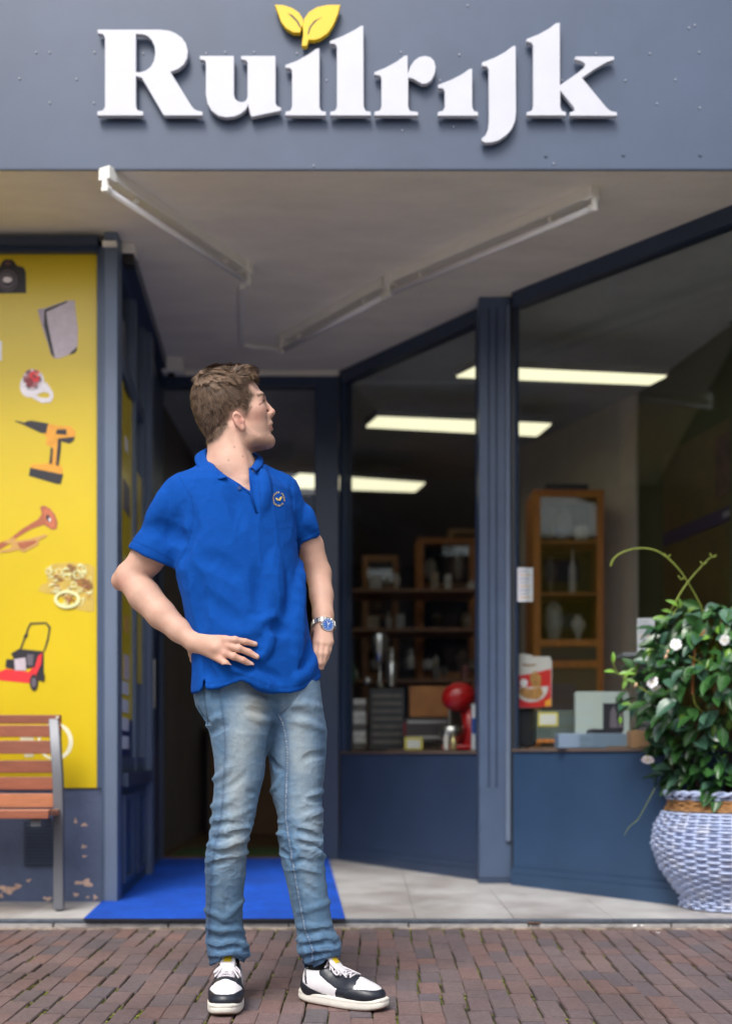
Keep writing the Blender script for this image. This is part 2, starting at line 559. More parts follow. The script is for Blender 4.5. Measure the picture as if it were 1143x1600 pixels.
# blue entrance mat
M_mat = mat('blue_mat', lin(0, 88, 212), 0.95, var=.24, vscale=3.5, bump=.8, bscale=400, col2=lin(0, 82, 205), mixscale=25)
mm = MB()
ya, yb = STEP - .015, 6.93
NX, NY = 24, 40
xl0, xr0 = P(131, 1440, ya).x, P(539, 1440, ya).x
xl1, xr1 = P(228, 1355, yb).x + .02, P(513, 1355, yb).x
for zz in (0, 1):
    for jy in range(NY + 1):
        v = jy / NY; y = ya + (yb - ya) * v
        for ix in range(NX + 1):
            u = ix / NX
            xx = (xl0 + (xl1 - xl0) * v) * (1 - u) + (xr0 + (xr1 - xr0) * v) * u
            zb = fz(y) + .0025
            if y < STEP: zb = fz(STEP) + .001
            h = .009 * (1 - zz) + .0015 * mnoise.noise(Vector((xx * 3, y * 3, 0)))
            mm.v.append((xx, y, zb + max(0, h)))
W1 = NX + 1
for jy in range(NY):
    for ix in range(NX):
        a = jy * W1 + ix
        mm.f.append((a, a + 1, a + 1 + W1, a + W1))
N0 = W1 * (NY + 1)
for ix in range(NX): mm.f.append((ix, ix + N0, ix + 1 + N0, ix + 1))
for jy in range(NY):
    a = jy * W1; mm.f.append((a, a + W1, a + W1 + N0, a + N0))
    a = jy * W1 + NX; mm.f.append((a, a + N0, a + W1 + N0, a + W1))
rb_ = MB().box((xl0 - .002, ya - .007, fz(STEP) + .0025), (xr0 + .002, ya - .0005, fz(STEP) + .009))
mo_ = mm.build('door_mat', M_mat); tag(mo_, 'long bright blue carpet mat running over the threshold to the open door', 'mat')
rb_.build('rubber_edge', mat('rubber_black', (.012, .012, .014), .8), mo_)
# ------------------------------------------------------------------ shop building
shop = empty('shop_building', (0, 5.2, fz(5.2)), 'grey-blue shopfront with a recessed entrance, slanting windows and a deep fascia', 'shop building')
FD = 4.53
# fascia: three boards side by side
zb = P(0, 262, FD).z
b_ = MB().box((-4.2, FD, zb - .003), (4.2, FD + .014, 4.9)); fas = b_.build('fascia', M_fascia, shop)
MB().box((-4.2, FD + .001, zb - .008), (4.2, FD + .010, zb - .0035)).build('drip_edge', M_frame_dk, fas)
# little screws and plugs left on the fascia
M_screw = mat('screw_head', (.34, .37, .43), .5)
SCR = [(57, 82), (78, 82), (148, 82), (31, 123), (120, 124), (78, 161), (147, 161), (224, 84), (322, 84), (352, 82), (397, 82), (464, 84), (510, 126),
       (626, 82), (717, 86), (730, 9), (930, 84), (1075, 44), (1084, 40), (1014, 84), (1091, 82), (976, 126), (1054, 125), (1025, 162), (1092, 169), (708, 199), (628, 204),
       (852, 243), (973, 242), (1093, 242), (490, 259), (864, 256), (877, 126), (687, 126)]
for i, (px, py) in enumerate(SCR):
    p = P(px, py, FD); r = .0032 if i < 27 or i > 29 else .007
    m_ = M_screw if i < 27 or i > 29 else M_fascia
    MB().lathe([(r, -.0), (r, .003), (r * .5, .005)], (0, 0, 0), 8)
    o = MB(); o.tube([(p.x, p.y + .001, p.z), (p.x, p.y - .004, p.z)], r, 8); o.build('screw', m_, fas)
# soffit
sof = MB().box((-4.2, FD + .0145, CEIL), (4.2, 7.0, CEIL + .1)).build('soffit', M_soffit, shop)
# upper wall above soffit keeps the sky out
MB().box((-4.2, 6.99, CEIL + .1), (4.2, 7.1, 4.9)).build('upper_wall', M_fascia, shop)

# the rest of the narrow street: what the glass reflects
M_brickwall = mat('street_brick', lin(112, 84, 72), .85, var=.25, vscale=3)
M_winddark = mat('street_window', (.02, .025, .03), .1)
def row_house(x0, x1, y, zt, face, depth=5):
    hs_ = MB().box((x0, y, -.1), (x1, y + depth * face, zt)).build('street_house', M_brickwall); tag(hs_, kind='structure')
    n = max(1, int((x1 - x0) / 2.2)); ww = (x1 - x0) / n
    yy_ = y - .03 * face
    for i in range(n):
        for (z0, z1) in ((.2, 2.9), (3.9, 5.4), (6.3, 7.6)):
            if z1 < zt - .3:
                MB().box((x0 + ww * (i + .2), yy_, z0), (x0 + ww * (i + .8), yy_ + .02 * face, z1)).build('window', M_winddark, hs_)
    return hs_
xx_ = -42.0
while xx_ < 42:
    wd_ = R.uniform(5, 7)
    row_house(xx_, xx_ + wd_ - .02, -14.0, R.uniform(5.4, 6.4), -1); xx_ += wd_
row_house(-30, -3.5, 3.1, 7.5, 1)  # unseen neighbour, added well forward to darken the right pane's reflection
row_house(4.6, 30, 4.4, 7.5, 1)

# ---- left wall with yellow panel
LW = 5.13
def boxpx(mb, x0, y0, x1, y1, D, thick, bev=0.0):
    a = P(x0, y0, D); b = P(x1, y1, D)
    return mb.box((a.x, D, a.z), (b.x, D + thick, b.z), bev)
M_wallp = mat('painted_plinth_wall', lin(84, 97, 126), 0.6, var=.16, vscale=6, bump=.35, bscale=50)
o = MB(); o.box((P(-400, 0, LW).x, LW + .01, fz(LW)), (P(166, 0, LW).x, LW + .2, P(0, 1232, LW).z))
wl = o.build('base_wall', M_wallp, shop)
# paint chips: bare render showing, thin irregular patches
M_chip = mat('bare_render', lin(214, 182, 162), .9, var=.3, vscale=90, bump=.4, bscale=120)
def chip(px, py, rx, ry, k):
    rr = random.Random(k); n = 18
    lp = []
    for i in range(n):
        a = 2 * math.pi * i / n; q = .5 + .5 * rr.random() + .25 * math.sin(3 * a + k)
        lp.append((px + rx * q * math.cos(a), py + ry * q * math.sin(a)))
    plate('bare_patch', [lp[::-1]], LW + .0085, .002, M_chip, wl)
for k, (a_, b2, c_, d_) in enumerate(((13, 1390, 18, 8), (45, 1376, 4, 3), (133, 1379, 15, 6.5), (132, 1289, 6, 3), (131, 1323, 6, 3.5), (149, 1402, 4, 5), (119, 1398, 6, 3.5), (75, 1404, 9, 3), (137, 1402, 3, 2), (2, 1400, 4, 5), (118, 1283, 3, 5), (28, 1384, 7, 4), (132, 1338, 4, 2))):
    chip(a_, b2, c_, d_, k + 3)
# ventilation grille
vg = MB(); boxpx(vg, 38, 1283, 86, 1354, LW - .002, .014); vgo = vg.build('vent', M_frame_dk, shop)
for i in range(12):
    q = MB(); y = 1288 + i * 5.4
    a = P(41, y, LW - .012); b = P(84, y + 2.2, LW - .012)
    q.add([(a.x, LW - .012, b.z), (b.x, LW - .012, b.z), (b.x, LW - .003, a.z + .002), (a.x, LW - .003, a.z + .002),
           (a.x, LW - .010, b.z - .002), (b.x, LW - .010, b.z - .002), (b.x, LW - .001, a.z), (a.x, LW - .001, a.z)],
          [(0, 1, 2, 3), (4, 7, 6, 5), (0, 4, 5, 1), (2, 6, 7, 3), (0, 3, 7, 4), (1, 5, 6, 2)])
    q.build('slat', M_fascia, vgo)

# yellow print panel (its frame around)
yp = MB(); a = P(-400, 393, LW); b = P(151.5, 1231, LW)
yp.box((a.x, LW, a.z), (b.x, LW + .012, b.z)); ypo = yp.build('print_panel', M_yellow, shop); ypo['label'] = 'bright yellow window film printed with second-hand goods'
fr = MB(); boxpx(fr, -400, 369, 152, 382, LW - .06, .26); boxpx(fr, -400, 382.5, 152, 393, LW - .03, .23)
fr.build('panel_head', M_frame_dk, shop)
fr = MB(); boxpx(fr, 152, 385, 158, 1231, LW - .02, .2); boxpx(fr, 158.2, 385, 164, 1409, LW - .035, .2); fr.build('panel_jamb', M_frame, shop)
M_post = M_frame_worn
pz0, pz1 = fz(LW) , CEIL
po = MB(); xa, xb = P(163, 0, LW - .05).x, P(183.5, 0, LW - .05).x
po.box((xa, LW - .05, fz(LW) + .0), (xb, LW + .03, CEIL - .002), .004)
po.build('corner_post', M_post, shop)
MB().box((P(-400, 0, LW).x, LW + .15, fz(LW)), (xa, LW + .3, CEIL)).build('inner_wall', M_frame_dk, shop)

# flat prints on the yellow film, traced
PD = LW - .0008
layer = [0]
def pr(name, lps, m, parent=None, z=1):
    return plate(name, lps, LW - .0012 * z, .001, m, parent or ypo)
def Z5(l): return [(x / 3.635, 360 + y / 3.635) for x, y in l]
def Z6(l): return [(x / 4.0, 760 + y / 4.0) for x, y in l]
def ell(cx, cy, rx, ry, rot=0, n=22):
    c, s_ = math.cos(rot), math.sin(rot)
    return [(cx + rx * math.cos(t) * c - ry * math.sin(t) * s_, cy + rx * math.cos(t) * s_ + ry * math.sin(t) * c) for t in [2 * math.pi * k / n for k in range(n)]]
K = lambda n, r, g, b_, ro=.45: mat('print_' + n, tuple(min(.85, c_ * 1.45) for c_ in lin(r, g, b_)), ro, var=.12, vscale=30)
pk, pgr, plg, psil = K('black', 34, 32, 38), K('grey', 92, 84, 92), K('light', 172, 160, 166), K('silver', 205, 196, 200)
pred, pdr, porg, pbr, pgold, pcr = K('red', 205, 42, 48), K('dark_red', 120, 40, 48), K('orange', 200, 138, 40), K('brown', 150, 84, 56), K('gold', 176, 134, 74), K('cream', 222, 202, 150)
# camera
cm = pr('printed_camera', [Z5([(-30, 215), (0, 205), (12, 180), (30, 165), (70, 165), (88, 185), (98, 200), (135, 210), (148, 235), (150, 355), (-30, 358)])], pk)
pr('lens_ring', [Z5(ell(45, 285, 55, 62)), ], pgr, cm, 2); pr('lens_ring', [Z5(ell(45, 285, 48, 55))], pk, cm, 3)
pr('lens_ring', [Z5(ell(43, 285, 42, 46))], pgr, cm, 4); pr('lens_glass', [Z5(ell(43, 284, 30, 30))], pk, cm, 5); pr('lens_glint', [Z5(ell(43, 280, 26, 17))], psil, cm, 6)
pr('prism_mark', [Z5(ell(46, 187, 20, 9))], K('dusk', 96, 66, 70), cm, 2)
# console
cs = pr('printed_console', [Z5([(215, 448), (262, 440), (380, 398), (425, 398), (428, 440), (443, 560), (441, 650), (432, 690), (395, 705), (330, 728), (308, 725), (290, 705), (250, 560)])], plg)
pr('console_core', [Z5([(252, 450), (380, 400), (386, 406), (264, 462), (270, 520), (312, 724), (292, 705), (250, 540)])], pk, cs, 2)
pr('console_foot', [Z5([(392, 704), (438, 660), (436, 684), (420, 698)])], pk, cs, 2)
pr('console_side', [Z5([(216, 450), (246, 448), (246, 545), (270, 640), (230, 510)])], K('lilac', 150, 136, 150), cs, 2)
# white mark cut by the frame edge
pr('white_mark', [Z5([(-40, 628), (12, 628), (12, 738), (-40, 738)])], psil)
# ring
rg = pr('printed_ring', [Z5(ell(183, 870, 64, 82, .5)), ], psil)
pr('ring_band', [Z5([(165, 930), (225, 880), (262, 860), (300, 915), (305, 945), (290, 975), (240, 980), (190, 955)]), Z5([(205, 935), (245, 918), (275, 922), (285, 940), (270, 952), (235, 950)])], psil, rg, 2)
pr('halo', [Z5(ell(182, 842, 50, 55))], K('rose', 150, 96, 100), rg, 3)
pr('ring_stone', [Z5(ell(198, 830, 30, 32))], pred, rg, 4)
for q_ in range(12): pr('small_stone', [Z5(ell(184 + 46 * math.cos(q_ * .524), 846 + 52 * math.sin(q_ * .524), 7, 7, 0, 8))], psil if q_ % 2 else pgr, rg, 6.2)
pr('stone_facet', [Z5([(190, 812), (212, 816), (206, 840), (186, 836)])], pdr, rg, 5.2); pr('ring_stone', [Z5(ell(165, 862, 24, 26))], pdr, rg, 5); pr('ring_stone', [Z5(ell(212, 812, 16, 18))], K('coral', 222, 88, 76), rg, 6)
# drill
dr = pr('printed_drill', [Z5([(262, 1130), (275, 1096), (330, 1110), (400, 1112), (430, 1140), (428, 1175), (408, 1200), (350, 1190), (335, 1330), (355, 1345), (358, 1385), (175, 1355), (178, 1328), (275, 1325), (295, 1230), (262, 1218), (268, 1175), (250, 1160)])], porg)
pr('drill_chuck', [Z5([(88, 1085), (92, 1080), (140, 1092), (155, 1083), (180, 1080), (275, 1096), (262, 1150), (235, 1150), (155, 1112), (135, 1102)])], pk, dr, 2)
pr('drill_grip', [Z5([(325, 1130), (378, 1130), (378, 1160), (318, 1155)])], pk, dr, 2)
pr('drill_grip', [Z5([(330, 1180), (348, 1190), (345, 1250), (333, 1335), (318, 1335), (325, 1250)])], pk, dr, 3)
pr('drill_grip', [Z5([(290, 1230), (303, 1240), (296, 1325), (280, 1325)])], pk, dr, 2)
pr('drill_grip', [Z5([(330, 1182), (425, 1172), (420, 1192), (395, 1210), (350, 1196)])], pk, dr, 2)
pr('drill_battery', [Z5([(172, 1348), (360, 1386), (345, 1440), (320, 1438), (165, 1392)])], pk, dr, 2)
# trumpet
tr = pr('printed_trumpet', [Z6([(250, 130), (275, 118), (310, 135), (345, 175), (362, 225), (355, 265), (330, 272), (300, 255), (275, 240), (200, 265), (120, 312), (60, 360), (0, 395), (-20, 400), (-20, 360), (60, 330), (140, 265), (240, 205), (262, 170)])], pbr)
pr('trumpet_bell', [Z6(ell(312, 200, 30, 68, -.35))], K('copper', 172, 96, 66), tr, 2); pr('trumpet_hole', [Z6(ell(302, 198, 12, 22, -.3))], pk, tr, 3); pr('trumpet_glint', [Z6(ell(312, 208, 7, 12))], psil, tr, 4)
pr('trumpet_valves', [Z6([(20, 350), (90, 318), (100, 340), (180, 330), (290, 298), (296, 312), (245, 335), (240, 365), (150, 412), (120, 395), (60, 408), (0, 415), (0, 400), (60, 390), (80, 360)])], pgold, tr, 2)
pr('trumpet_shade', [Z6([(110, 352), (230, 335), (225, 352), (150, 390), (125, 384)])], pbr, tr, 3)
# jewellery heap: chains and bands
jw = pr('printed_jewellery', [Z6([(285, 520), (330, 485), (440, 475), (560, 485), (590, 505), (590, 780), (560, 785), (470, 768), (500, 720), (470, 690), (390, 700), (370, 680), (290, 668), (240, 650), (260, 615), (300, 600)])], K('heap', 176, 150, 66))
rj = random.Random(3)
for i in range(64):
    cx, cy = rj.uniform(300, 560), rj.uniform(500, 760)
    if cx < 400 and cy > 690: continue
    rx, ry = rj.uniform(9, 36), rj.uniform(8, 28); t_ = rj.uniform(3, 7)
    cx = min(cx, 585 - rx)
    pr('printed_chain', [Z6(ell(cx, cy, rx, ry, rj.random(), 16)), Z6(ell(cx, cy, rx - t_, ry - t_, 0, 14))], rj.choice([pcr, pbr, pgold, pcr, K('bronze', 128, 92, 54)]), jw, 2 + i * .05)
pr('printed_bangle', [Z6(ell(420, 705, 82, 58)), Z6(ell(420, 703, 62, 38))], pcr, jw, 6)
# mower
mw = pr('printed_mower', [Z6([(-20, 1165), (40, 1140), (180, 1160), (215, 1120), (262, 1120), (262, 1190), (185, 1230), (-20, 1210)])], pred)
pr('mower_engine', [Z6([(70, 1045), (120, 1015), (275, 1030), (275, 1215), (240, 1215), (215, 1130), (110, 1150), (35, 1130), (40, 1080), (90, 1080)])], pk, mw, 2)
pr('mower_engine', [Z6([(90, 1080), (160, 1070), (165, 1150), (95, 1150)])], plg, mw, 3); pr('mower_engine', [Z6([(170, 1050), (212, 1050), (205, 1120), (172, 1120)])], pgr, mw, 3)
pr('mower_engine', [Z6([(240, 1060), (266, 1040), (258, 1110), (225, 1180), (205, 1180)])], pred, mw, 4)
pr('mower_wheel', [Z6(ell(212, 1225, 26, 50))], pk, mw, 5); pr('mower_wheel', [Z6(ell(212, 1225, 15, 30))], pgr, mw, 6); pr('mower_wheel', [Z6(ell(268, 1190, 12, 30))], pk, mw, 5)
pr('mower_handle', [Z6([(125, 1015), (175, 880), (190, 852), (290, 848), (318, 880), (305, 960), (282, 1030), (272, 1030), (296, 950), (306, 885), (285, 858), (195, 862), (184, 885), (135, 1018)])], pk, mw, 2)
pr('mower_handle', [Z6([(148, 935), (172, 915), (176, 935), (152, 955)])], pk, mw, 3)
# pale circle with a figure near the bench
pr('printed_ring_logo', [[(x / 3.81, 1080 + y / 3.81) for x, y in ell(330, 300, 105, 112, 0, 36)], [(x / 3.81, 1080 + y / 3.81) for x, y in ell(325, 300, 85, 95, 0, 36)]], K('pale', 214, 206, 176), None, 1)
pr('printed_mark', [[(x / 3.81, 1080 + y / 3.81) for x, y in ((120, 275), (200, 275), (205, 300), (200, 390), (150, 395), (130, 330))]], K('pale2', 180, 176, 150), None, 1)

# ---- side wall of the recess (left)
def XS(D): return -1.097 + (D - 5.12) * (-.12 / 1.73)
S0, S1 = (XS(5.165), 5.165), (XS(6.95), 6.95)
def seg(D0, D1): return (XS(D0), D0), (XS(D1), D1)
# low panelled wall; thickness goes outwards (left)
def side(mb, D0, D1, z0, z1, th=.06, off=0.0):
    p, q = seg(D0, D1)
    return mb.obox(p, q, th, z0, z1, off)
zf = fz(5.6)
SILLZ = .65
side(MB(), 5.165, 6.1, fz(5.2), SILLZ - .06).build('side_panel', M_plinth, shop)
for D0 in (5.22, 5.70):
    t = MB()
    side(t, D0, D0 + .33, fz(6) + .12, fz(6) + .135, .0, 0)
    for (u0, u1, z0, z1) in ((D0, D0 + .02, .17, SILLZ - .12), (D0 + .30, D0 + .32, .17, SILLZ - .12), (D0, D0 + .32, .15, .172), (D0, D0 + .32, SILLZ - .12, SILLZ - .1)):
        side(t, u0, u1, z0, z1, .016, -.016)
    t.build('panel_moulding', M_frame, shop)
side(MB(), 5.165, 6.1, SILLZ - .06, SILLZ, .14, -.035).build('side_sill', M_frame_dk, shop)
swin = empty('side_window', (XS(5.6), 5.6, SILLZ), parent=shop)
TZ = 2.47
M_glass = None
def glass_material():
    m = bpy.data.materials.new('window_glass'); m.use_nodes = True
    n, l = m.node_tree.nodes, m.node_tree.links
    n.remove(n['Principled BSDF'])
    o = n['Material Output']
    tr = n.new('ShaderNodeBsdfTransparent'); tr.inputs[0].default_value = (.95, .965, .96, 1)
    gl = n.new('ShaderNodeBsdfGlossy'); gl.inputs['Roughness'].default_value = .0
    # thin pane: the same reflectance on the way in and on the way out
    fz_ = n.new('ShaderNodeFresnel')
    ge = n.new('ShaderNodeNewGeometry')
    mi_ = n.new('ShaderNodeMapRange'); mi_.inputs['To Min'].default_value = 1.5; mi_.inputs['To Max'].default_value = 1 / 1.5
    l.new(ge.outputs['Backfacing'], mi_.inputs['Value']); l.new(mi_.outputs[0], fz_.inputs['IOR'])
    mx = n.new('ShaderNodeMixShader')
    l.new(fz_.outputs[0], mx.inputs[0]); l.new(tr.outputs[0], mx.inputs[1]); l.new(gl.outputs[0], mx.inputs[2])
    l.new(mx.outputs[0], o.inputs['Surface'])
    return m
M_glass = glass_material()
for D0, D1 in ((5.165, 5.19), (5.66, 5.72), (6.03, 6.1)):
    side(MB(), D0, D1, SILLZ, CEIL, .07, -.004).build('frame', M_frame_worn, swin)
for za, zb2 in ((SILLZ, SILLZ + .07), (TZ, TZ + .07), (CEIL - .07, CEIL)):
    q = MB()
    side(q, 5.19, 5.66, za, zb2, .06, -.002); side(q, 5.72, 6.03, za, zb2, .06, -.002)
    q.build('frame', M_frame, swin)
for D0, D1 in ((5.19, 5.66), (5.72, 6.03)):
    side(MB(), D0, D1, SILLZ + .07, CEIL - .07, .006, .022).build('pane', M_glass, swin)
# stickers behind the side glass: yellow film, then blue film with white icons
zst = .90
side(MB(), 5.192, 5.655, zst, TZ - .01, .002, .012).build('yellow_film', M_yellow, swin)
side(MB(), 5.192, 5.655, SILLZ + .075, zst, .002, .012).build('blue_film', mat('blue_film', lin(22, 44, 92), .35), swin)
zz = SILLZ + .11
for i in range(4):
    side(MB(), 5.25, 5.52, zz, zz + .06, .001, .0105).build('white_icon', mat('icon_white', (.62, .64, .7), .5), swin)
    zz += .085
side(MB(), 5.725, 6.025, SILLZ + .45, TZ - .3, .002, .012).build('yellow_film', M_yellow, swin)
for k, (zc, rr) in enumerate(((2.5, .09), (2.2, .05), (1.95, .11), (1.62, .07), (1.35, .06), (1.15, .09))):
    side(MB(), 5.45 - rr, 5.45 + rr, zc - rr * .7, zc + rr * .6, .001, .0105).build('print', [pk, psil, pgr, pcr, pgold, plg][k], swin)
# wall behind the side glass and posts by the door
side(MB(), 6.1, 6.22, fz(6), CEIL, .09, -.03).build('side_post', M_frame_worn, shop)
side(MB(), 6.22, 6.95, fz(6), CEIL, .09, 0).build('side_wall', M_frame_dk, shop)
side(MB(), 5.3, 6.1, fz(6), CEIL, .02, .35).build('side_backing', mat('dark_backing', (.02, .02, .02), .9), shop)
side(MB(), 5.2, 6.93, CEIL - .07, CEIL - .002, .05, -.05).build('head_rail', M_frame_dk, shop)

# ---- open door leaf, folded back along the side wall
DD = 6.93
leaf = empty('door', (P(252, 0, DD).x + .005, DD - .04, fz(DD) + .01), parent=shop)
hx, hy = P(254, 0, DD - .03).x, DD - .03
nx_, ny_ = P(222, 0, 6.05).x, 6.05
ztop = P(0, 640, DD).z
ztop = 2.30
def dseg(mb, u0, u1, z0, z1, th=.045, off=0):
    p = Vector((nx_, ny_)); q = Vector((hx, hy))
    return mb.obox(p.lerp(q, u0), p.lerp(q, u1), th, z0, z1, off)
zfl = fz(6.9) + .015
dseg(MB(), 0, .12, zfl, ztop).build('stile', M_frame_worn, leaf)
dseg(MB(), .88, 1, zfl, ztop).build('stile', M_frame_worn, leaf)
dseg(MB(), .12, .88, zfl, zfl + .25).build('rail', M_frame, leaf)
dseg(MB(), .12, .88, ztop - .1, ztop).build('rail', M_frame, leaf)
dseg(MB(), .12, .88, zfl + .25, ztop - .1, .006, .02).build('pane', M_glass, leaf)
hd = MB()
dseg(hd, .035, .09, 1.00, 1.24, .006, -.006)
p = Vector((nx_, ny_)).lerp(Vector((hx, hy)), .06)
hd.tube([(p.x + .03, p.y + .12, .985), (p.x + .03, p.y + .12, 1.245)], .014, 10)
for z_ in (1.02, 1.21): hd.tube([(p.x - .005, p.y + .12, z_), (p.x + .03, p.y + .12, z_)], .008, 8)
hd.build('handle', M_steel, leaf)

# ---- door frame across the back of the recess
xl, xr = P(252, 0, DD).x, P(491, 0, DD).x
xr2 = P(529, 0, DD).x
dfr = empty('door_frame', ((xl + xr) / 2, DD, fz(DD)), parent=shop)
MB().box((xl - .11, DD, fz(DD) - .005), (xl, DD + .09, CEIL - .002), .004).build('jamb', M_frame, dfr)
MB().box((xr, DD, fz(DD) - .005), (xr2, DD + .10, CEIL - .002), .004).build('jamb', M_frame_dk, dfr)
MB().box((xl, DD, P(0, 603, DD).z), (xr, DD + .09, CEIL - .002), .004).build('head', M_frame_dk, dfr)
zt0, zt1 = P(0, 798, DD).z, P(0, 773, DD).z
MB().box((xl, DD + .005, zt0), (xr, DD + .08, zt1), .004).build('transom_bar', M_frame_dk, dfr)
MB().box((xl, DD + .04, zt1), (xr, DD + .046, P(0, 603, DD).z)).build('pane', M_glass, dfr)
MB().box((xl, DD - .02, fz(DD) - .002), (xr, DD + .12, fz(DD) + .012), .003).build('door_sill', mat('worn_sill', lin(120, 84, 60), .7, var=.3, vscale=20), dfr)
MB().box((P(285, 0, DD).x, DD - .012, CEIL - .03), (xr2, DD - .001, CEIL - .002)).build('cover_strip', M_soffit, dfr)

M_disp0 = mat('sill_wood', lin(92, 78, 70), .6, var=.2)
# ---- slanting shop windows on the right
A0 = Vector((xr2 + .005, DD - .01))
A1 = P(748, 0, 5.93).xy
B0 = P(800, 0, 5.74).xy
dB = Vector((.776, -.876)).normalized()
B1 = B0 + dB * 2.2
SZ = .752
def front(mb, p, q, u0, u1, z0, z1, th, off=0):
    return mb.obox(p.lerp(q, u0), p.lerp(q, u1), th, z0, z1, off)
def shopwindow(p, q, wname, mats_, zs):
    L = (q - p).length
    f = lambda m_: m_ / L
    pl = front(MB(), p, q, 0, 1, fz(6) - .03, zs - .0145, .08, .006).build('plinth_panel', mats_, shop)
    front(MB(), p, q, 0, 1, fz(6) - .03, fz(6) + .055, .03, -.0105).build('skirting', mats_, pl)
    front(MB(), p, q, 0, 1, fz(6) + .0555, fz(6) + .085, .02, -.0045).build('skirting', mats_, pl)
    w_ = empty(wname, (*(p.lerp(q, .5)), zs), parent=shop)
    front(MB(), p, q, 0, 1, zs - .014, zs, .14, -.004).build('sill', M_disp0, w_)
    front(MB(), p, q, 0, 1, CEIL - .075, CEIL - .002, .07, -.0).build('frame', M_frame_dk, w_)
    if wname == 'window' and q.x > 1: front(MB(), p, q, f(.0), f(.008), zs, CEIL - .075, .02, .02).build('frame', M_frame_dk, w_)
    else: front(MB(), p, q, f(.0), f(.03), zs, CEIL - .075, .07, 0).build('frame', M_frame_dk, w_)
    front(MB(), p, q, 1 - f(.03), 1, zs, CEIL - .075, .07, 0).build('frame', M_frame_dk, w_)
    front(MB(), p, q, f(.008 if q.x > 1 else .03), 1 - f(.03), zs, CEIL - .075, .008, .03).build('pane', M_glass, w_)
    return w_
w1 = shopwindow(A0, A1, 'window', M_frame_dk, SZ)
w2 = shopwindow(B0, B1, 'window', M_plinth, SZ + .01)
# column between them: fluted timber casing
cd = (B0 - A1); cn = Vector((-cd.y, cd.x)).normalized()
q0 = P(747, 0, 5.84).xy; q1 = P(797, 0, 5.84).xy
col = MB()
col.box((q0.x, 5.80, P(0, 1372, 5.8).z), (q1.x - .0, 5.93, CEIL - .002), .003)
colo = col.build('column', M_frame, shop)
for x_ in (763, 775):
    MB().tube([(P(x_, 0, 5.8).x, 5.80, 1.02 - .45), (P(x_, 0, 5.8).x, 5.80, CEIL - .06)], .005, 6).build('flute', M_frame_dk, colo)
MB().box((P(790, 0, 5.78).x, 5.782, P(0, 1315, 5.78).z), (P(797.5, 0, 5.78).x, 5.80, CEIL - .05), .004).build('edge_trim', M_frame_worn, colo)
MB().box((q0.x - .003, 5.786, P(0, 1386, 5.79).z), (q1.x + .003, 5.94, P(0, 1372, 5.79).z - .002), .002).build('column_base', M_frame_dk, colo)
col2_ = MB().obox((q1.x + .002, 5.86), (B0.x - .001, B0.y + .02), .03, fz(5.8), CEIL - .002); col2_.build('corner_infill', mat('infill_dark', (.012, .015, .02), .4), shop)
# hooks in the upper right window
for px, py in ((1098, 362), (1125, 418), (1110, 462), (1004, 488)):
    p = P(px, py, 5.4)
    hk = MB(); hk.tube([(p.x + .012 * math.cos(t), p.y + .02, p.z + .014 * math.sin(t)) for t in np.linspace(.4, 4.9, 9)], .002, 5)
# ---- ceiling lights of the canopy
def tubelight(pa, pb, label, grp=None):
    """batten from pixel pa to pixel pb, hanging below the soffit"""
    def onceil(px, py, dz):
        D = F * (CEIL - dz - H) / (HZ - py); return P(px, py, D)
    a = onceil(*pa, .075); b = onceil(*pb, .075)
    d = (b - a).normalized(); s_ = Vector((-d.y, d.x, 0))
    t = empty('ceiling_light', ((a.x + b.x) / 2, (a.y + b.y) / 2, CEIL), label, 'lamp', grp)
    mb = MB()
    p, q = a.xy, b.xy
    mb.obox(p, q, .045, CEIL - .042, CEIL - .001, -.0225)
    mb.build('batten', M_white, t)
    for e, sg in ((p, 1), (q, -1)):
        dd = d.xy * sg
        eb = MB(); eb.obox(e - dd * .012, e + dd * .03, .055, CEIL - .05, CEIL - .001, -.0275 if sg > 0 else -.0275)
        eb.build('end_cap', M_white, t)
        sk = MB(); sk.tube([(*(e - dd * .005), CEIL - .045), (*(e - dd * .005), CEIL - .098)], .014, 10); sk.tube([(*(e - dd * .01), CEIL - .083), (*(e + dd * .016), CEIL - .083)], .018, 10)
        sk.build('lamp_holder', M_white, t)
    MB().tube([(*(p + d.xy * .016), CEIL - .083), (*(q - d.xy * .016), CEIL - .083)], .013, 12).build('tube', mat('tube_glass', (.86, .85, .86), .25, coat=.3), t, True)
    for u in (.18, .82):
        c_ = p.lerp(q, u)
        MB().tube([(*(c_ - d.xy * .006), CEIL - .058), (*(c_ + d.xy * .006), CEIL - .058)], .014, 8).build('starter', M_white, t)
    return t
gl_ = 'unlit tube lights under the canopy'
tubelight((166, 292), (386, 437), 'unlit fluorescent tube light on the left side of the canopy ceiling', gl_)
tubelight((926, 322), (608, 456), 'unlit fluorescent tube light nearest the right window under the canopy', gl_)
tubelight((601, 460), (441, 546), 'unlit fluorescent tube light running towards the shop door under the canopy', gl_)
def onceil(px, py, dz=0):
    D = F * (CEIL - dz - H) / (HZ - py); return P(px, py, D)
a, b = onceil(383, 452, .02), onceil(382, 540, .02)
ct = MB(); ct.obox(a.xy, b.xy, .028, CEIL - .02, CEIL - .001)
pts = [onceil(382, 539, .012), onceil(400, 543, .012), onceil(420, 543, .012), onceil(438, 547, .012)]
ct.tube(pts, .009, 8)
tag(ct.build('cable_duct', M_white), 'white cable duct and bent conduit linking the ceiling tube lights', 'cable duct')
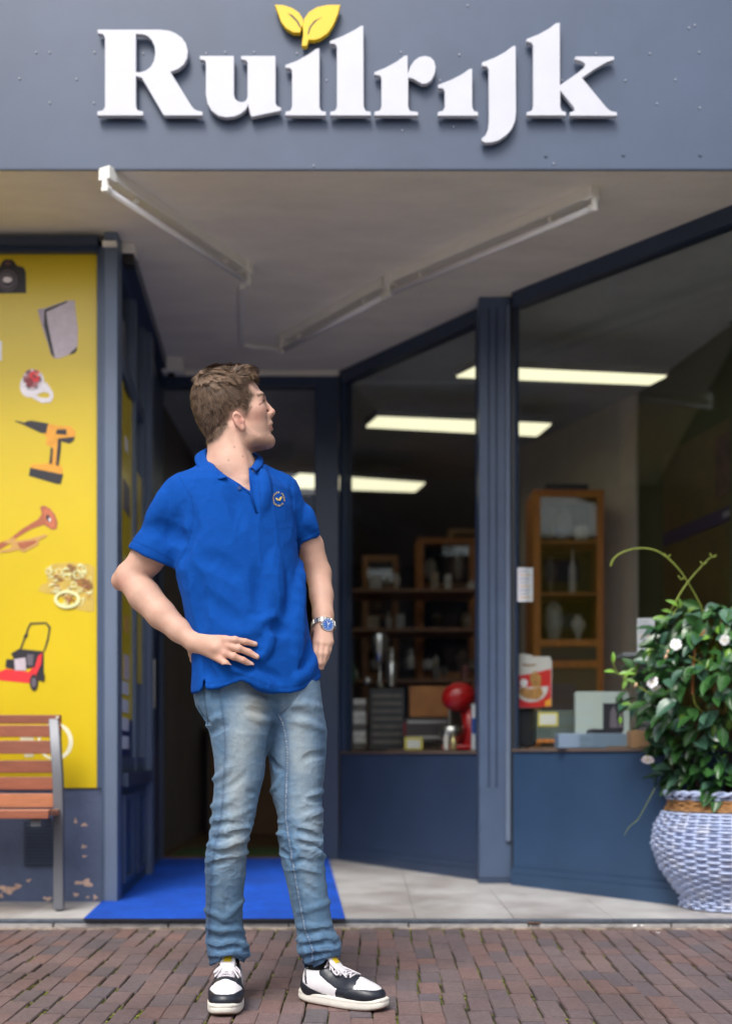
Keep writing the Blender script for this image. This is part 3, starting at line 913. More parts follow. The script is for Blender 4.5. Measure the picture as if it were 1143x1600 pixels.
# sensor boxes
bx_ = empty('alarm_box', P(195, 382, 5.05), 'small white box with black underside beside the corner post under the ceiling', 'alarm box')
a, b = P(187, 379, 5.19), P(210, 395, 5.19)
MB().box((a.x, 5.19, b.z), (b.x, 5.27, CEIL - .001), .004).build('housing', M_white, bx_)
MB().box((a.x + .012, 5.195, P(0, 411, 5.19).z), (b.x - .004, 5.26, b.z - .001), .004).build('sensor', M_black, bx_)
a, b = P(161, 378, 5.07), P(183, 386, 5.07)
tag(MB().box((a.x, 5.055, b.z), (b.x, 5.0765, a.z), .002).build('junction_box', M_white), 'flat white junction box on top of the grey corner post', 'junction box')
a, b = P(253, 555, 6.7), P(286, 581, 6.7)
bb = empty('motion_sensor', (0.5 * (a.x + b.x), 6.72, CEIL), 'white sensor box hung in the ceiling corner above the shop door', 'sensor')
MB().box((a.x, 6.68, b.z), (b.x, 6.78, CEIL - .001), .006).build('housing', M_white, bb)
MB().tube([(a.x + .05, 6.73, b.z), (a.x + .05, 6.73, b.z - .02)], .02, 10).build('sensor_eye', M_black, bb)

# ------------------------------------------------------------------ sign
sg = empty('shop_sign', P(558, 130, FD), 'white raised letters reading Ruilrijk with a yellow two-leaf sprout on the fascia', 'sign')
SD = FD - .034
def q1(l): return [(x / 2.0, y / 2.0) for x, y in l]
def q2(l): return [(572 + x / 2.0017, y / 2.0) for x, y in l]
def roundc(pts, corners=()):
    return pts
G = [
 ('R', [q1([(305, 92), (500, 92), (528, 95), (550, 104), (568, 117), (581, 136), (587, 158), (585, 182), (575, 201), (558, 215), (533, 225), (598, 330), (606, 340), (618, 346), (633, 349), (633, 361), (512, 361), (443, 243), (425, 238), (425, 332), (430, 344), (448, 348), (448, 361), (304, 361), (304, 348), (322, 344), (328, 332), (328, 118), (322, 107), (305, 104)]),
        q1([(425, 106), (446, 107), (462, 113), (475, 127), (483, 145), (485, 166), (481, 189), (471, 208), (456, 220), (440, 225), (425, 225)])]),
 ('u', [q1([(624, 174), (731, 174), (731, 296), (734, 308), (743, 316), (756, 319), (768, 315), (773, 303), (773, 195), (767, 188), (753, 186), (753, 174), (861, 174), (861, 322), (865, 331), (878, 336), (878, 346), (850, 352), (788, 365), (783, 362), (775, 328), (768, 342), (752, 356), (732, 364), (706, 367), (681, 361), (661, 346), (648, 324), (643, 296), (643, 195), (638, 188), (624, 186)])]),
 ('i', [q1([(998, 150), (998, 333), (1003, 346), (1018, 349), (1018, 361), (891, 361), (891, 349), (907, 345), (912, 333), (912, 222), (907, 214), (891, 212), (891, 203), (930, 188), (965, 168), (988, 152)])]),
 ('l', [q1([(1135, 79), (1136, 333), (1142, 346), (1158, 349), (1158, 361), (1031, 361), (1031, 349), (1047, 345), (1052, 333), (1052, 147), (1047, 138), (1030, 136), (1030, 128), (1070, 112), (1105, 94), (1126, 81)])]),
 ('r', [q2([(129, 172), (130, 228), (138, 206), (150, 189), (165, 178), (184, 174), (200, 178), (212, 190), (217, 208), (214, 230), (204, 250), (190, 260), (174, 262), (158, 253), (144, 245), (131, 243), (131, 333), (136, 346), (162, 350), (162, 361), (25, 361), (25, 349), (42, 345), (47, 333), (47, 244), (42, 236), (25, 234), (25, 225), (60, 211), (95, 192), (119, 174)])]),
 ('i', [q2([(331, 214), (331, 333), (336, 346), (349, 350), (349, 362), (223, 362), (223, 350), (240, 345), (245, 333), (245, 287), (240, 277), (224, 275), (224, 265), (265, 249), (298, 232), (322, 215)])]),
 ('j', [q2([(467, 142), (468, 350), (465, 378), (455, 402), (438, 422), (415, 438), (392, 445), (372, 446), (360, 440), (360, 432), (372, 423), (380, 405), (383, 375), (382, 217), (377, 208), (361, 206), (361, 195), (400, 180), (432, 163), (457, 144)])]),
 ('k', [q2([(605, 70), (605, 266), (660, 228), (679, 212), (684, 204), (680, 196), (668, 190), (652, 186), (652, 176), (774, 176), (774, 187), (752, 194), (715, 215), (674, 243), (748, 333), (757, 342), (768, 348), (783, 350), (783, 362), (636, 362), (636, 350), (651, 346), (648, 335), (606, 283), (606, 333), (611, 346), (624, 350), (624, 361), (501, 361), (501, 350), (516, 346), (521, 333), (521, 144), (516, 134), (500, 130), (500, 122), (540, 106), (572, 88), (592, 72)])]),
]
# tracing was done on the letters' faces
for nm, lps in G:
    o = plate('letter', lps, SD, .022, M_letter, sg)
    o['label'] = 'letter ' + nm
    bevel_mod(o, .0015, 1)
    for cx_ in (0.35, .65):
        xs = [p[0] for p in lps[0]]; ys = [p[1] for p in lps[0]]
for lp in ([(858, 14), (885, 15), (912, 24), (934, 39), (946, 58), (947, 76), (940, 88), (938, 102), (915, 101), (893, 88), (878, 68), (869, 43)],
           [(1063, 14), (1055, 45), (1041, 78), (1024, 103), (1000, 120), (982, 125), (964, 124), (958, 144), (942, 143), (947, 108), (945, 82), (950, 58), (965, 37), (990, 22), (1022, 15)]):
    o = plate('leaf', [q1(lp)], SD, .022, M_gold, sg); bevel_mod(o, .0015, 1)
for lp in ([(898, 40), (915, 48), (932, 66), (940, 84), (936, 86), (926, 68), (910, 52)], [(1008, 52), (990, 64), (972, 84), (964, 108), (960, 106), (966, 84), (982, 64)]):
    plate('leaf_vein', [q1(lp)], SD - .0005, .004, mat('vein_shadow', lin(66, 70, 60), .6), sg)  # thin dark strips for the vein slits of the leaves
# ------------------------------------------------------------------ inside the shop
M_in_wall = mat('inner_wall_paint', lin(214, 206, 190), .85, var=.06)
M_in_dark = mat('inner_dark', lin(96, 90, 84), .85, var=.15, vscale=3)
M_in_floor = mat('shop_floor', lin(92, 70, 48), .45, var=.2, vscale=4)
M_in_ceil = mat('shop_ceiling', lin(190, 196, 198), .85, var=.08)
M_wood = mat('cabinet_wood', lin(196, 118, 44), .5, var=.3, vscale=10, stretch=(6, 6, .8))
room = empty('shop_interior', (1, 9, fz(6.9)), kind='structure')
ZI = fz(6.95)
MB().box((-2.2, 7.05, ZI - .05), (4.0, 14, ZI)).build('floor', M_in_floor, room)
# floor beneath the slanting display
dfl = MB(); dfl.add([(A0.x + .06, 7.05, ZI), (B1.x + .1, B1.y + .1, ZI), (4, B1.y, ZI), (4, 7.05, ZI)], [(0, 1, 2, 3)]); dfl.build('floor', M_in_floor, room)
MB().box((-2.2, 7.1, CEIL - .02), (4.0, 14, CEIL + .1)).build('ceiling', M_in_ceil, room)
dfl = MB(); dfl.add([(A0.x + .06, 7.1, CEIL - .004), (A1.x + .06, A1.y + .09, CEIL - .004), (B1.x + .08, B1.y + .1, CEIL - .004), (4, B1.y, CEIL - .004), (4, 7.1, CEIL - .004)], [(0, 1, 2, 3, 4)]); dfl.build('ceiling', M_in_ceil, room)
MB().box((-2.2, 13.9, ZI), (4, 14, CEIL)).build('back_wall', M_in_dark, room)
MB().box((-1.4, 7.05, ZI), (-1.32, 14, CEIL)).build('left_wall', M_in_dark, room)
MB().obox((1.2, 8.6), (1.76, 7.32), .05, ZI, CEIL - .02, -.06).build('pale_wall', M_in_wall, room)
rw = MB().obox((1.77, 7.3), (2.0, 6.1), .05, ZI, CEIL - .02, -.05).build('partition', mat('partition_dark', lin(58, 72, 40), .8), room)
MB().obox((1.97, 6.1), (2.6, 3.4), .05, ZI, CEIL - .02, -.05).build('partition', mat('partition_dark', lin(58, 72, 40), .8), room)
# yellow film and blue band reflected in the pane, imitated by an added board
pa, pb = Vector((1.842, 6.92)), Vector((2.25, 4.8))
bd = MB().obox(pa, pb, .01, .95, P(0, 690, 6.6).z, -.063).build('wall_board', mat('board_yellow', lin(70, 62, 8), .5, var=.3), room)
MB().obox(pa, pb, .004, P(0, 840, 6.6).z, P(0, 818, 6.6).z, -.067).build('blue_band', mat('band_blue', lin(16, 20, 60), .5), bd)
MB().obox(pa.lerp(pb, .3), pb, .003, P(0, 800, 6.6).z, P(0, 710, 6.6).z, -.0665).build('printed_picture', mat('print_violet', lin(66, 46, 40), .6, var=.8, vscale=9), bd)
for i in range(7):
    u = .34 + i * .09
    MB().obox(pa.lerp(pb, u), pa.lerp(pb, u + .05), .002, P(0, 833, 6.6).z, P(0, 825, 6.6).z, -.0695).build('band_print', mat('band_grey', lin(120, 120, 130), .6), bd)
# lit ceiling panels
M_panel = mat('lit_panel', (.8, .8, .7), .5, emit=(1.0, .94, .64), estr=.62)
ZP = 2.80
def panel(c, label):
    pts = []
    for px, py in c:
        D = F * (ZP - H) / (HZ - py); pts.append(P(px, py, D))
    t = empty('light_panel', sum((p for p in pts), Vector()) / 4, label, 'lamp', 'lit ceiling lights inside the shop')
    def slab(ps, z0, z1):
        return MB().add([(p.x, p.y, z0) for p in ps] + [(p.x, p.y, z1) for p in ps], [(3, 2, 1, 0), (4, 5, 6, 7), (0, 1, 5, 4), (1, 2, 6, 5), (2, 3, 7, 6), (3, 0, 4, 7)])
    slab(pts, ZP, ZP + .01).build('diffuser', M_panel, t)
    ce = sum(pts, Vector()) / 4
    big = [ce + (p - ce) * 1.02 for p in pts]
    slab(big, ZP + .0105, ZP + .05).build('housing', mat('housing_grey', (.3, .3, .3), .5), t)
    return t
panel([(744, 575), (1040, 589), (1014, 602), (713, 590)], 'lit ceiling panel nearest the right shop window, topmost in view')
panel([(590, 653), (860, 664), (838, 682), (572, 668)], 'lit ceiling panel crossing behind the fluted column')
panel([(468, 742), (663, 756), (648, 769), (440, 762)], 'lowest lit ceiling panel, seen behind the door frame')
p = P(268, 906, 9.5)
tag(MB().box((p.x - .09, 9.5, p.z - .04), (p.x + .14, 9.6, p.z + .04), .004).build('lit_shelf_lamp', M_panel), 'small glowing strip lamp deep in the shop behind the open doorway', 'lamp')
p = P(196, 823, 8.0)

def wdepth(px, off=.25):
    """distance of a point 'off' metres behind the slanting glass at this pixel column"""
    if px < 775: a, b = A0, A1
    else: a, b = B0, B1
    k = (px - CX) / F
    d = b - a
    # a.x + t d.x = k (a.y + t d.y)
    t = (k * a.y - a.x) / (d.x - k * d.y)
    return a.y + t * d.y + off
# display shelves behind both windows
M_disp = mat('display_board', lin(120, 96, 74), .6, var=.15)
sh = MB().obox(A0 + Vector((.1, .03)), A1 + Vector((.1, .05)), .42, SZ - .03, SZ + .012, .06)
tag(sh.build('display_shelf', M_disp), 'low display shelf behind the dark left shop window', 'display shelf')
sh2 = MB().obox(B0 + Vector((.05, .05)), B1 + Vector((.05, .05)), .42, SZ - .03, SZ + .02, .06)
tag(sh2.build('display_shelf', M_disp), 'wooden display shelf behind the right shop window', 'display shelf')
MB().obox(A0 + Vector((.15, .4)), A1 + Vector((.3, .5)), .02, ZI, SZ - .03, .02).build('shelf_back', M_in_dark, room)
MB().obox(B0 + Vector((.3, .5)), B1 + Vector((.3, .5)), .02, ZI, SZ - .03, .02).build('shelf_back', M_in_dark, room)

def cabinet(x0, x1, yt, yb, D, depth, label, doors=1, shelves=3, stuff=True, seed=1, m=None):
    m = m or M_wood
    rr = random.Random(seed)
    a, b = P(x0, yt, D), P(x1, yb, D)
    z1, z0 = a.z, ZI
    zm = b.z
    t = empty('display_cabinet', ((a.x + b.x) / 2, D + depth / 2, ZI), label, 'cabinet')
    st = .045
    MB().box((a.x, D, z0), (a.x + st, D + .03, z1), .002).build('stile', m, t)
    MB().box((b.x - st, D, z0), (b.x, D + .03, z1), .002).build('stile', m, t)
    MB().box((a.x + st, D + .002, z1 - st), (b.x - st, D + .03, z1), .002).build('rail', m, t)
    MB().box((a.x + st, D + .002, zm), (b.x - st, D + .03, zm + st), .002).build('rail', m, t)
    MB().box((a.x + st, D + .010, zm - .085), (b.x - st, D + .028, zm - .003), .002).build('drawer', mat('drawer_dark', lin(58, 46, 36), .5), t)
    MB().box((a.x + st, D + .002, zm - .135), (b.x - st, D + .028, zm - .088), .002).build('rail', m, t)
    MB().box((a.x + st, D + .006, z0), (b.x - st, D + .02, zm - .138), .002).build('door', mat('cabinet_door', lin(98, 80, 58), .6, var=.15), t)
    MB().box((a.x, D + .031, z0), (a.x + .018, D + depth, z1)).build('side', m, t)
    MB().box((b.x - .018, D + .031, z0), (b.x, D + depth, z1)).build('side', m, t)
    MB().box((a.x + .018, D + depth - .01, z0), (b.x - .018, D + depth, z1)).build('back', mat('cab_back', lin(22, 20, 19), .8), t)
    MB().box((a.x + .018, D + .031, z1 - .02), (b.x - .018, D + depth - .01, z1)).build('top', m, t)
    for i in range(1, shelves):
        z = zm + (z1 - zm) * i / shelves
        MB().box((a.x + .018, D + .035, z), (b.x - .018, D + depth - .01, z + .015)).build('shelf', m, t)
    MB().box((a.x + st, D + .012, zm + st), (b.x - st, D + .016, z1 - st)).build('pane', M_glass, t)
    return t, a, b, zm, z1
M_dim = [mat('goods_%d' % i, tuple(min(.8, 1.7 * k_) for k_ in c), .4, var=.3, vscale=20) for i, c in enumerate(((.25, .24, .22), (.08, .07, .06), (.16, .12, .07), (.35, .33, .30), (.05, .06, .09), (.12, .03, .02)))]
def vase(name, px, py, D, hpx, wpx, m, label, cat, group=None, kind=0, parent=None):
    """lathed ornament standing with its foot at pixel py"""
    p = P(px, py, D); s = D / F
    h, r = hpx * s, wpx * s / 2
    prof = {0: [(.5, 0), (.55, .03), (.25, .12), (.7, .4), (1, .62), (.8, .8), (.35, .9), (.5, 1)],
            1: [(.9, 0), (1, .04), (1, .6), (.5, .72), (.3, .78), (.3, .97), (.36, 1)],
            2: [(1, 0), (1, .95), (.9, 1)],
            3: [(.7, 0), (.3, .06), (.12, .15), (.12, .45), (.6, .5), (.95, .7), (1, .95), (.9, 1)],
            4: [(.4, 0), (.7, .1), (1, .45), (.85, .8), (.4, .97), (.1, 1)]}[kind]
    o = MB().lathe([(r * a, h * b) for a, b in prof], (p.x, p.y, p.z), 18).build(name, m, parent, True)
    autosmooth(o, 50)
    if label: tag(o, label, cat, group)
    return o
c1 = cabinet(833, 943, 765, 1010, 7.25, .36, 'tall oak display cabinet with glass door behind the right window', seed=2)
t, a, b, zm, z1 = c1
# things in the cabinet
zs_ = [zm + .05] + [zm + (z1 - zm) * i / 3 + .016 for i in (1, 2)]
def inpx(x, z, D): return (CX + x * F / D, HZ - (z - H) * F / D)
for i, (u, zi, h, w_, k, mi) in enumerate(((.35, 0, 70, 30, 4, 0), (.7, 0, 45, 24, 0, 3), (.3, 1, 66, 22, 0, 1), (.62, 1, 80, 12, 1, 3), (.45, 2, 60, 34, 4, 1), (.75, 2, 30, 22, 2, 3))):
    x = a.x + (b.x - a.x) * u; px, py = inpx(x, zs_[zi] + .001, 7.42)
    vase('ornament', px, py, 7.42, h * .9, w_, M_dim[mi], ['round pale pot on the lowest shelf of the oak cabinet', 'small pale vase low in the oak cabinet', 'dark slim vase on the middle shelf of the oak cabinet',
         'slim pale bottle on the middle shelf of the oak cabinet', 'dark round pot on the top shelf of the oak cabinet', 'small pale cup on the top shelf of the oak cabinet'][i], 'ornament', None, k)
p = P(885, 765, 7.4)
tag(MB().box((p.x - .15, 7.3, z1 + .001), (p.x + .12, 7.5, z1 + .05), .01).build('flat_case', M_black), 'flat black case lying on top of the oak cabinet', 'case')
cabinet(652, 742, 840, 1060, 8.6, .4, 'dim pine shelving unit seen behind the left shop window', shelves=3, m=mat('wood_dim', lin(190, 122, 54), .5, var=.25, stretch=(6, 6, .8)))
cabinet(700, 790, 826, 960, 9.6, .4, 'further pale wood cabinet deep in the shop behind the column', shelves=3, m=mat('wood_pale', lin(190, 156, 112), .5, var=.2))
cabinet(566, 622, 868, 1060, 9.4, .4, 'narrow dark wood cabinet deep in the shop behind the left window', shelves=4, m=mat('wood_dark', lin(134, 92, 56), .5, var=.2))
rr = random.Random(5)
for i in range(8):
    px = (672, 715, 682, 722, 668, 590, 600, 735)[i]; py = (905, 905, 980, 1050, 1050, 950, 1020, 880)[i]; D = 8.8 if px > 640 else 9.6
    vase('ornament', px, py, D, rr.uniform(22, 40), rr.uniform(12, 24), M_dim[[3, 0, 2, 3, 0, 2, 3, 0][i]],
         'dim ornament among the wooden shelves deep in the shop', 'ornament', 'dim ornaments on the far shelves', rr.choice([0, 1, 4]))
ct_ = empty('shop_counter', (-.6, 9.2, ZI), 'dim brown wooden counter inside the open doorway', 'counter')
MB().box((-1.25, 9.2, ZI), (.2, 9.6, ZI + .82), .004).build('front', mat('counter_brown', lin(118, 88, 54), .6, var=.2), ct_)
MB().box((-1.28, 9.15, ZI + .822), (.23, 9.65, ZI + .86), .004).build('counter_top', mat('counter_top', lin(84, 66, 48), .4), ct_)
tag(MB().box((-1.2, 7.15, ZI + .001), (-.35, 7.7, ZI + .012)).build('inner_mat', mat('mat_green', lin(50, 74, 30), .95)), 'dark green mat just inside the open shop door', 'mat')
# ---- goods in the left window
def gp(px, off=.25): return wdepth(px, off)
def goods_box(name, x0, y0, x1, y1, D, dep, m, label, cat, group=None, bev=.003):
    a, b = P(x0, y0, D), P(x1, y1, D)
    o = MB().box((a.x, D, b.z), (b.x, D + dep, a.z), bev).build(name, m)
    return tag(o, label, cat, group)
M_ply = mat('plywood', lin(186, 150, 110), .6, var=.1)
goods_box('wooden_board', 532, 1068, 550, 1172, gp(545, .12), .12, M_ply, 'narrow upright wooden board at the left end of the window display', 'board')
dk = gp(575, .22)
bks = empty('book_stack', P(562, 1172, dk), 'upright stack of pale books beside the wooden board in the window', 'book stack')
for i in range(8):
    a, b = P(552, 1092 + i * 10, dk), P(572, 1101 + i * 10, dk)
    MB().box((a.x, dk, b.z + .001), (b.x, dk + .1, a.z), .002).build('book', M_dim[3] if i % 3 != 1 else M_dim[1], bks)
goods_box('black_radio', 577, 1076, 632, 1172, gp(600, .25), .2, mat('case_black', (.03, .03, .032), .4), 'black boxy stereo speaker on the left window shelf', 'speaker')
for i in range(7):
    y = 1084 + i * 12
    a, b = P(581, y, gp(600, .25) - .004), P(628, y + 6, gp(600, .25) - .004)
    MB().box((a.x, a.y, b.z), (b.x, a.y + .0035, a.z)).build('grille_line', M_dim[1], bpy.data.objects['black_radio'])
vase('silver_trophy', 593, 1073, gp(593, .35), 82, 24, M_steel, 'silver cup standing on the black speaker in the left window', 'cup', None, 3)
vase('silver_trophy', 612, 1073, gp(600, .32), 60, 14, M_steel, 'slim silver candlestick behind the left window display', 'candlestick', None, 1)
vase('green_bottle', 548, 1068, gp(548, .3), 42, 16, mat('bottle_green', (.03, .08, .03), .15), 'green glass bottle above the wooden board in the window', 'bottle', None, 1)
vase('steel_ball', 574, 1070, gp(575, .3), 12, 12, M_steel, 'small shiny ball ornament in the left window', 'ornament', None, 4)
goods_box('brown_crate', 640, 1072, 702, 1120, gp(670, .42), .2, mat('crate_brown', lin(170, 110, 56), .6, var=.2), 'orange-brown wooden crate behind the red mixer in the window', 'crate')
# low shelf unit under the mixer
lsh = gp(665, .3)
goods_box('record_player', 634, 1122, 700, 1160, lsh, .25, mat('player', (.06, .05, .05), .3), 'dark record player with silver trim on the window shelf', 'record player')
rp = bpy.data.objects['record_player']
for y in (1126, 1150):
    a, b = P(636, y, lsh - .004), P(698, y + 4, lsh - .004)
    MB().box((a.x, a.y, b.z), (b.x, a.y + .0035, a.z)).build('trim', M_steel, rp)
goods_box('price_card', 632, 1152, 660, 1172, gp(646, .12), .01, mat('card_yellow', lin(214, 200, 90), .6), 'small yellow-edged price card at the front of the left window', 'card')
a, b = P(636, 1156, gp(646, .12) - .002), P(656, 1169, gp(646, .12) - .002)
MB().box((a.x, a.y, b.z), (b.x, a.y + .001, a.z)).build('card_face', mat('card_white', (.7, .7, .66), .6), bpy.data.objects['price_card'])
goods_box('red_tin', 630, 1128, 645, 1150, gp(640, .2), .06, mat('tin_red', lin(120, 20, 20), .4), 'small dark red tin left of the record player', 'tin')
# red stand mixer
mxD = gp(712, .22)
mix = empty('stand_mixer', P(715, 1172, mxD), 'glossy red stand mixer with steel bowl in the left window', 'mixer')
M_red = mat('mixer_red', lin(176, 20, 22), .3, coat=.2)
def ellips(c, r, rot=None, n=(24, 14)):
    vs, fs = [], []
    for j in range(n[1] + 1):
        th_ = math.pi * j / n[1]
        for i in range(n[0]):
            ph = 2 * math.pi * i / n[0]
            v = Vector((r[0] * math.sin(th_) * math.cos(ph), r[1] * math.sin(th_) * math.sin(ph), r[2] * math.cos(th_)))
            if rot: v = rot @ v
            vs.append(v + Vector(c))
    for j in range(n[1]):
        for i in range(n[0]):
            i2 = (i + 1) % n[0]
            fs.append((j * n[0] + i, (j + 1) * n[0] + i, (j + 1) * n[0] + i2, j * n[0] + i2))
    return vs, fs
s_ = mxD / F
p = P(716, 1089, mxD)
MB().add(*ellips(p, (27 * s_, 20 * s_, 23 * s_), Matrix.Rotation(-.25, 3, 'Y'))).build('mixer_head', M_red, mix, True)
p2 = P(735, 1132, mxD + .03)
MB().tube([P(732, 1170, mxD + .03), P(735, 1140, mxD + .03), P(730, 1100, mxD + .03)], [16 * s_, 11 * s_, 14 * s_], 14).build('mixer_neck', M_red, mix, True)
MB().box((P(690, 0, mxD).x, mxD - .06, P(0, 1172, mxD).z), (P(742, 0, mxD).x, mxD + .08, P(0, 1164, mxD).z), .01).build('mixer_base', M_red, mix)
MB().lathe([(.012, 0), (.045, .01), (.065, .06), (.07, .1), (.066, .1)], P(705, 1163, mxD), 20).build('bowl', M_steel, mix, True)
MB().tube([P(702, 1108, mxD), P(702, 1135, mxD)], .006, 8).build('whisk', M_steel, mix)
vase('small_bottle', 697, 1172, gp(697, .1), 34, 9, M_dim[3], 'small pale bottle in front of the red mixer', 'bottle', None, 1)
vase('small_bottle', 708, 1172, gp(708, .08), 26, 9, mat('bottle_gold', (.5, .42, .2), .3, metal=.6), 'small golden bottle before the mixer bowl', 'bottle', None, 1)
bo = goods_box('spray_can', 737, 1100, 748, 1172, gp(742, .1), .06, mat('can_white', (.6, .62, .66), .35), 'white and blue can beside the column in the left window', 'can')
a, b = P(736.5, 1122, gp(742, .1) - .004), P(748.5, 1146, gp(742, .1) - .004)
MB().box((a.x, a.y, b.z), (b.x, a.y + .003, a.z)).build('blue_label', mat('label_blue', lin(30, 70, 150), .4), bo)
# note stuck in the glass by the door
p = P(538, 944, wdepth(538, .05))
tag(MB().box((P(532, 0, p.y).x, p.y, P(0, 968, p.y).z), (P(547, 0, p.y).x, p.y + .002, P(0, 930, p.y).z)).build('paper_note', mat('note_dim', (.3, .3, .34), .7)), 'dim white paper stuck inside the glass next to the door frame', 'note')
# ---- goods in the right window
def paper(px0, py0, px1, py1, D, label, cat, lines, tint, tilt=0.0):
    a, b = P(px0, py0, D), P(px1, py1, D)
    t = empty('paper_sign', ((a.x + b.x) / 2, D, b.z), label, cat)
    MB().box((a.x, D, b.z), (b.x, D + .003, a.z)).build('sheet', mat('paper_white', (.66, .67, .72), .7), t)
    n = lines
    for i in range(n):
        y = py0 + (py1 - py0) * (i + .8) / (n + 1)
        m_ = mat('ink_' + tint[i % len(tint)], {'o': lin(196, 150, 80), 'b': lin(120, 124, 150), 'g': lin(150, 150, 160)}[tint[i % len(tint)]], .7)
        w_ = (px1 - px0) * (.55 + .25 * ((i * 37) % 10) / 10)
        q0_, q1_ = P(px0 + 3, y, D - .001), P(px0 + 3 + w_, y + (py1 - py0) * .03, D - .001)
        MB().box((q0_.x, D - .001, q1_.z), (q1_.x, D - .0002, q0_.z)).build('text_line', m_, t)
    return t
gD = wdepth(820, .045)
ps = paper(808, 887, 832, 940, gD, 'white notice with lines of text stuck inside the right window near the column', 'notice', 8, 'gob')
D2 = wdepth(1008, .3)
paper(995, 966, 1022, 1021, D2, 'white price list standing on the small grey ledge behind the plant', 'price list', 9, 'gbbgo')
a, b = P(968, 1021, D2), P(1034, 1027, D2)
tag(MB().box((a.x, D2 - .06, b.z), (b.x + .1, D2 + .1, a.z - .001), .002).build('ledge', mat('ledge_grey', lin(128, 132, 138), .5)), 'thin grey ledge holding the price list behind the plant', 'ledge')
a, b = P(998, 1028, D2 + .02), P(1040, 1158, D2)
tag(MB().box((a.x, D2 + .02, SZ + .021), (b.x + .06, D2 + .08, a.z), .002).build('stand', mat('stand_grey', lin(96, 98, 104), .5)), 'grey stand carrying the ledge behind the plant', 'stand')
# dog biscuit box
bD = wdepth(828, .2)
def Z7(l): return [(780 + x / 3.149, 740 + y / 3.149) for x, y in l]
pk_ = plate('biscuit_box', [Z7([(40, 892), (66, 886), (80, 896), (100, 886), (150, 890), (165, 900), (248, 900), (257, 925), (255, 1148), (45, 1156)])], bD, .10, mat('box_white', (.62, .6, .58), .5))
tag(pk_, 'red and white biscuit box with a food picture next to the column', 'box')
mred = mat('box_red', lin(206, 24, 32), .45)
plate('red_area', [Z7([(50, 1000), (150, 985), (252, 960), (254, 1146), (48, 1154)])], bD - .0015, .001, mred, pk_)
plate('bowl_print', [Z7([(70, 1052), (108, 1050), (212, 1048), (240, 1046), (234, 1078), (214, 1104), (186, 1120), (150, 1125), (114, 1116), (90, 1098), (76, 1075)])], bD - .003, .001, mat('bowl_print', (.66, .62, .6), .5), pk_)
plate('biscuit_print', [Z7([(88, 1070), (110, 1050), (150, 1060), (205, 1052), (215, 1085), (190, 1110), (140, 1108), (110, 1095)])], bD - .006, .001, mat('biscuit', lin(178, 128, 72), .6, var=.4, vscale=60), pk_)
plate('biscuit_print', [Z7([(150, 990), (175, 970), (205, 1000), (200, 1050), (165, 1052), (148, 1020)])], bD - .0062, .001, mat('biscuit', (0, 0, 0)), pk_)
plate('milk_print', [Z7(ell(118, 1030, 20, 20))], bD - .0065, .001, psil, pk_)
plate('blue_mark', [Z7([(48, 930), (80, 930), (82, 948), (48, 950)])], bD - .0015, .001, mat('mark_blue', lin(52, 84, 160), .5), pk_)
plate('lettering', [Z7([(112, 934), (140, 940), (178, 936), (178, 944), (140, 948), (112, 944)])], bD - .0015, .001, mat('mark_brown', lin(150, 110, 60), .5), pk_)
plate('yellow_corner', [Z7([(225, 1120), (253, 1105), (254, 1140), (222, 1146)])], bD - .003, .001, porg, pk_)
# lower dark crate, then grey box with card
goods_box('black_crate', 797, 1107, 836, 1166, wdepth(815, .2), .14, mat('crate_black', (.012, .012, .014), .5), 'black crate carrying the biscuit box next to the column', 'crate')
gb = goods_box('green_box', 838, 1110, 900, 1160, wdepth(868, .22), .12, mat('box_green', lin(84, 96, 92), .6, var=.15), 'grey-green box with a yellow-edged price card on its front', 'box')
a, b = P(840, 1113, wdepth(868, .22) - .003), P(871, 1135, wdepth(868, .22) - .003)
MB().box((a.x, a.y, b.z), (b.x, a.y + .002, a.z)).build('card_edge', mat('card_yellow', (0, 0, 0)), gb)
a, b = P(843, 1116, a.y - .0015), P(868, 1132, a.y - .0015)
MB().box((a.x, a.y, b.z), (b.x, a.y + .001, a.z)).build('card', mat('card_white', (0, 0, 0)), gb)
a, b = P(838, 1155, wdepth(868, .22) - .003), P(900, 1160, wdepth(868, .22) - .003)
MB().box((a.x, a.y, b.z), (b.x, a.y + .002, a.z)).build('wooden_edge', M_wood, gb)
# pale board game box with black photo, lying box in front
fD = wdepth(940, .24)
pf = plate('picture_frame', [Z7([(372, 1080), (382, 1072), (625, 1072), (635, 1082), (638, 1280), (374, 1280)])], fD, .04, mat('pale_frame', lin(176, 188, 184), .5))
tag(pf, 'pale green-white picture frame with a black and white photo in the right window', 'picture frame')
plate('black_photo', [Z7([(508, 1130), (570, 1130), (570, 1098), (606, 1098), (610, 1262), (508, 1262)])], fD - .0015, .001, pk, pf)
plate('photo_figure', [Z7([(540, 1250), (545, 1170), (560, 1140), (572, 1170), (580, 1250)])], fD - .003, .001, pgr, pf)
plate('photo_figure', [Z7([(585, 1250), (590, 1160), (600, 1150), (604, 1250)])], fD - .003, .001, pgr, pf)
plate('bottom_photo', [Z7([(425, 1278), (430, 1262), (455, 1255), (610, 1262), (600, 1280)])], fD - .0016, .001, pk, pf)
fb = wdepth(925, .1)
lb = goods_box('flat_box', 872, 1146, 984, 1169, fb, .12, mat('flat_box', lin(112, 132, 154), .5), 'flat grey-blue box lying in front of the picture frame', 'box', None, .004)
goods_box('wooden_box', 986, 1141, 1026, 1169, wdepth(1000, .16), .1, mat('box_tan', lin(176, 138, 104), .6, var=.12), 'tan wooden box partly behind the plant in the right window', 'box')
p = P(972, 704, 7.6)
tag(MB().box((p.x - .03, 7.55, p.z - .05), (p.x + .03, 7.6, p.z + .04), .006).build('wall_thermostat', M_in_wall), 'small pale sensor box high on the pale interior wall', 'sensor')
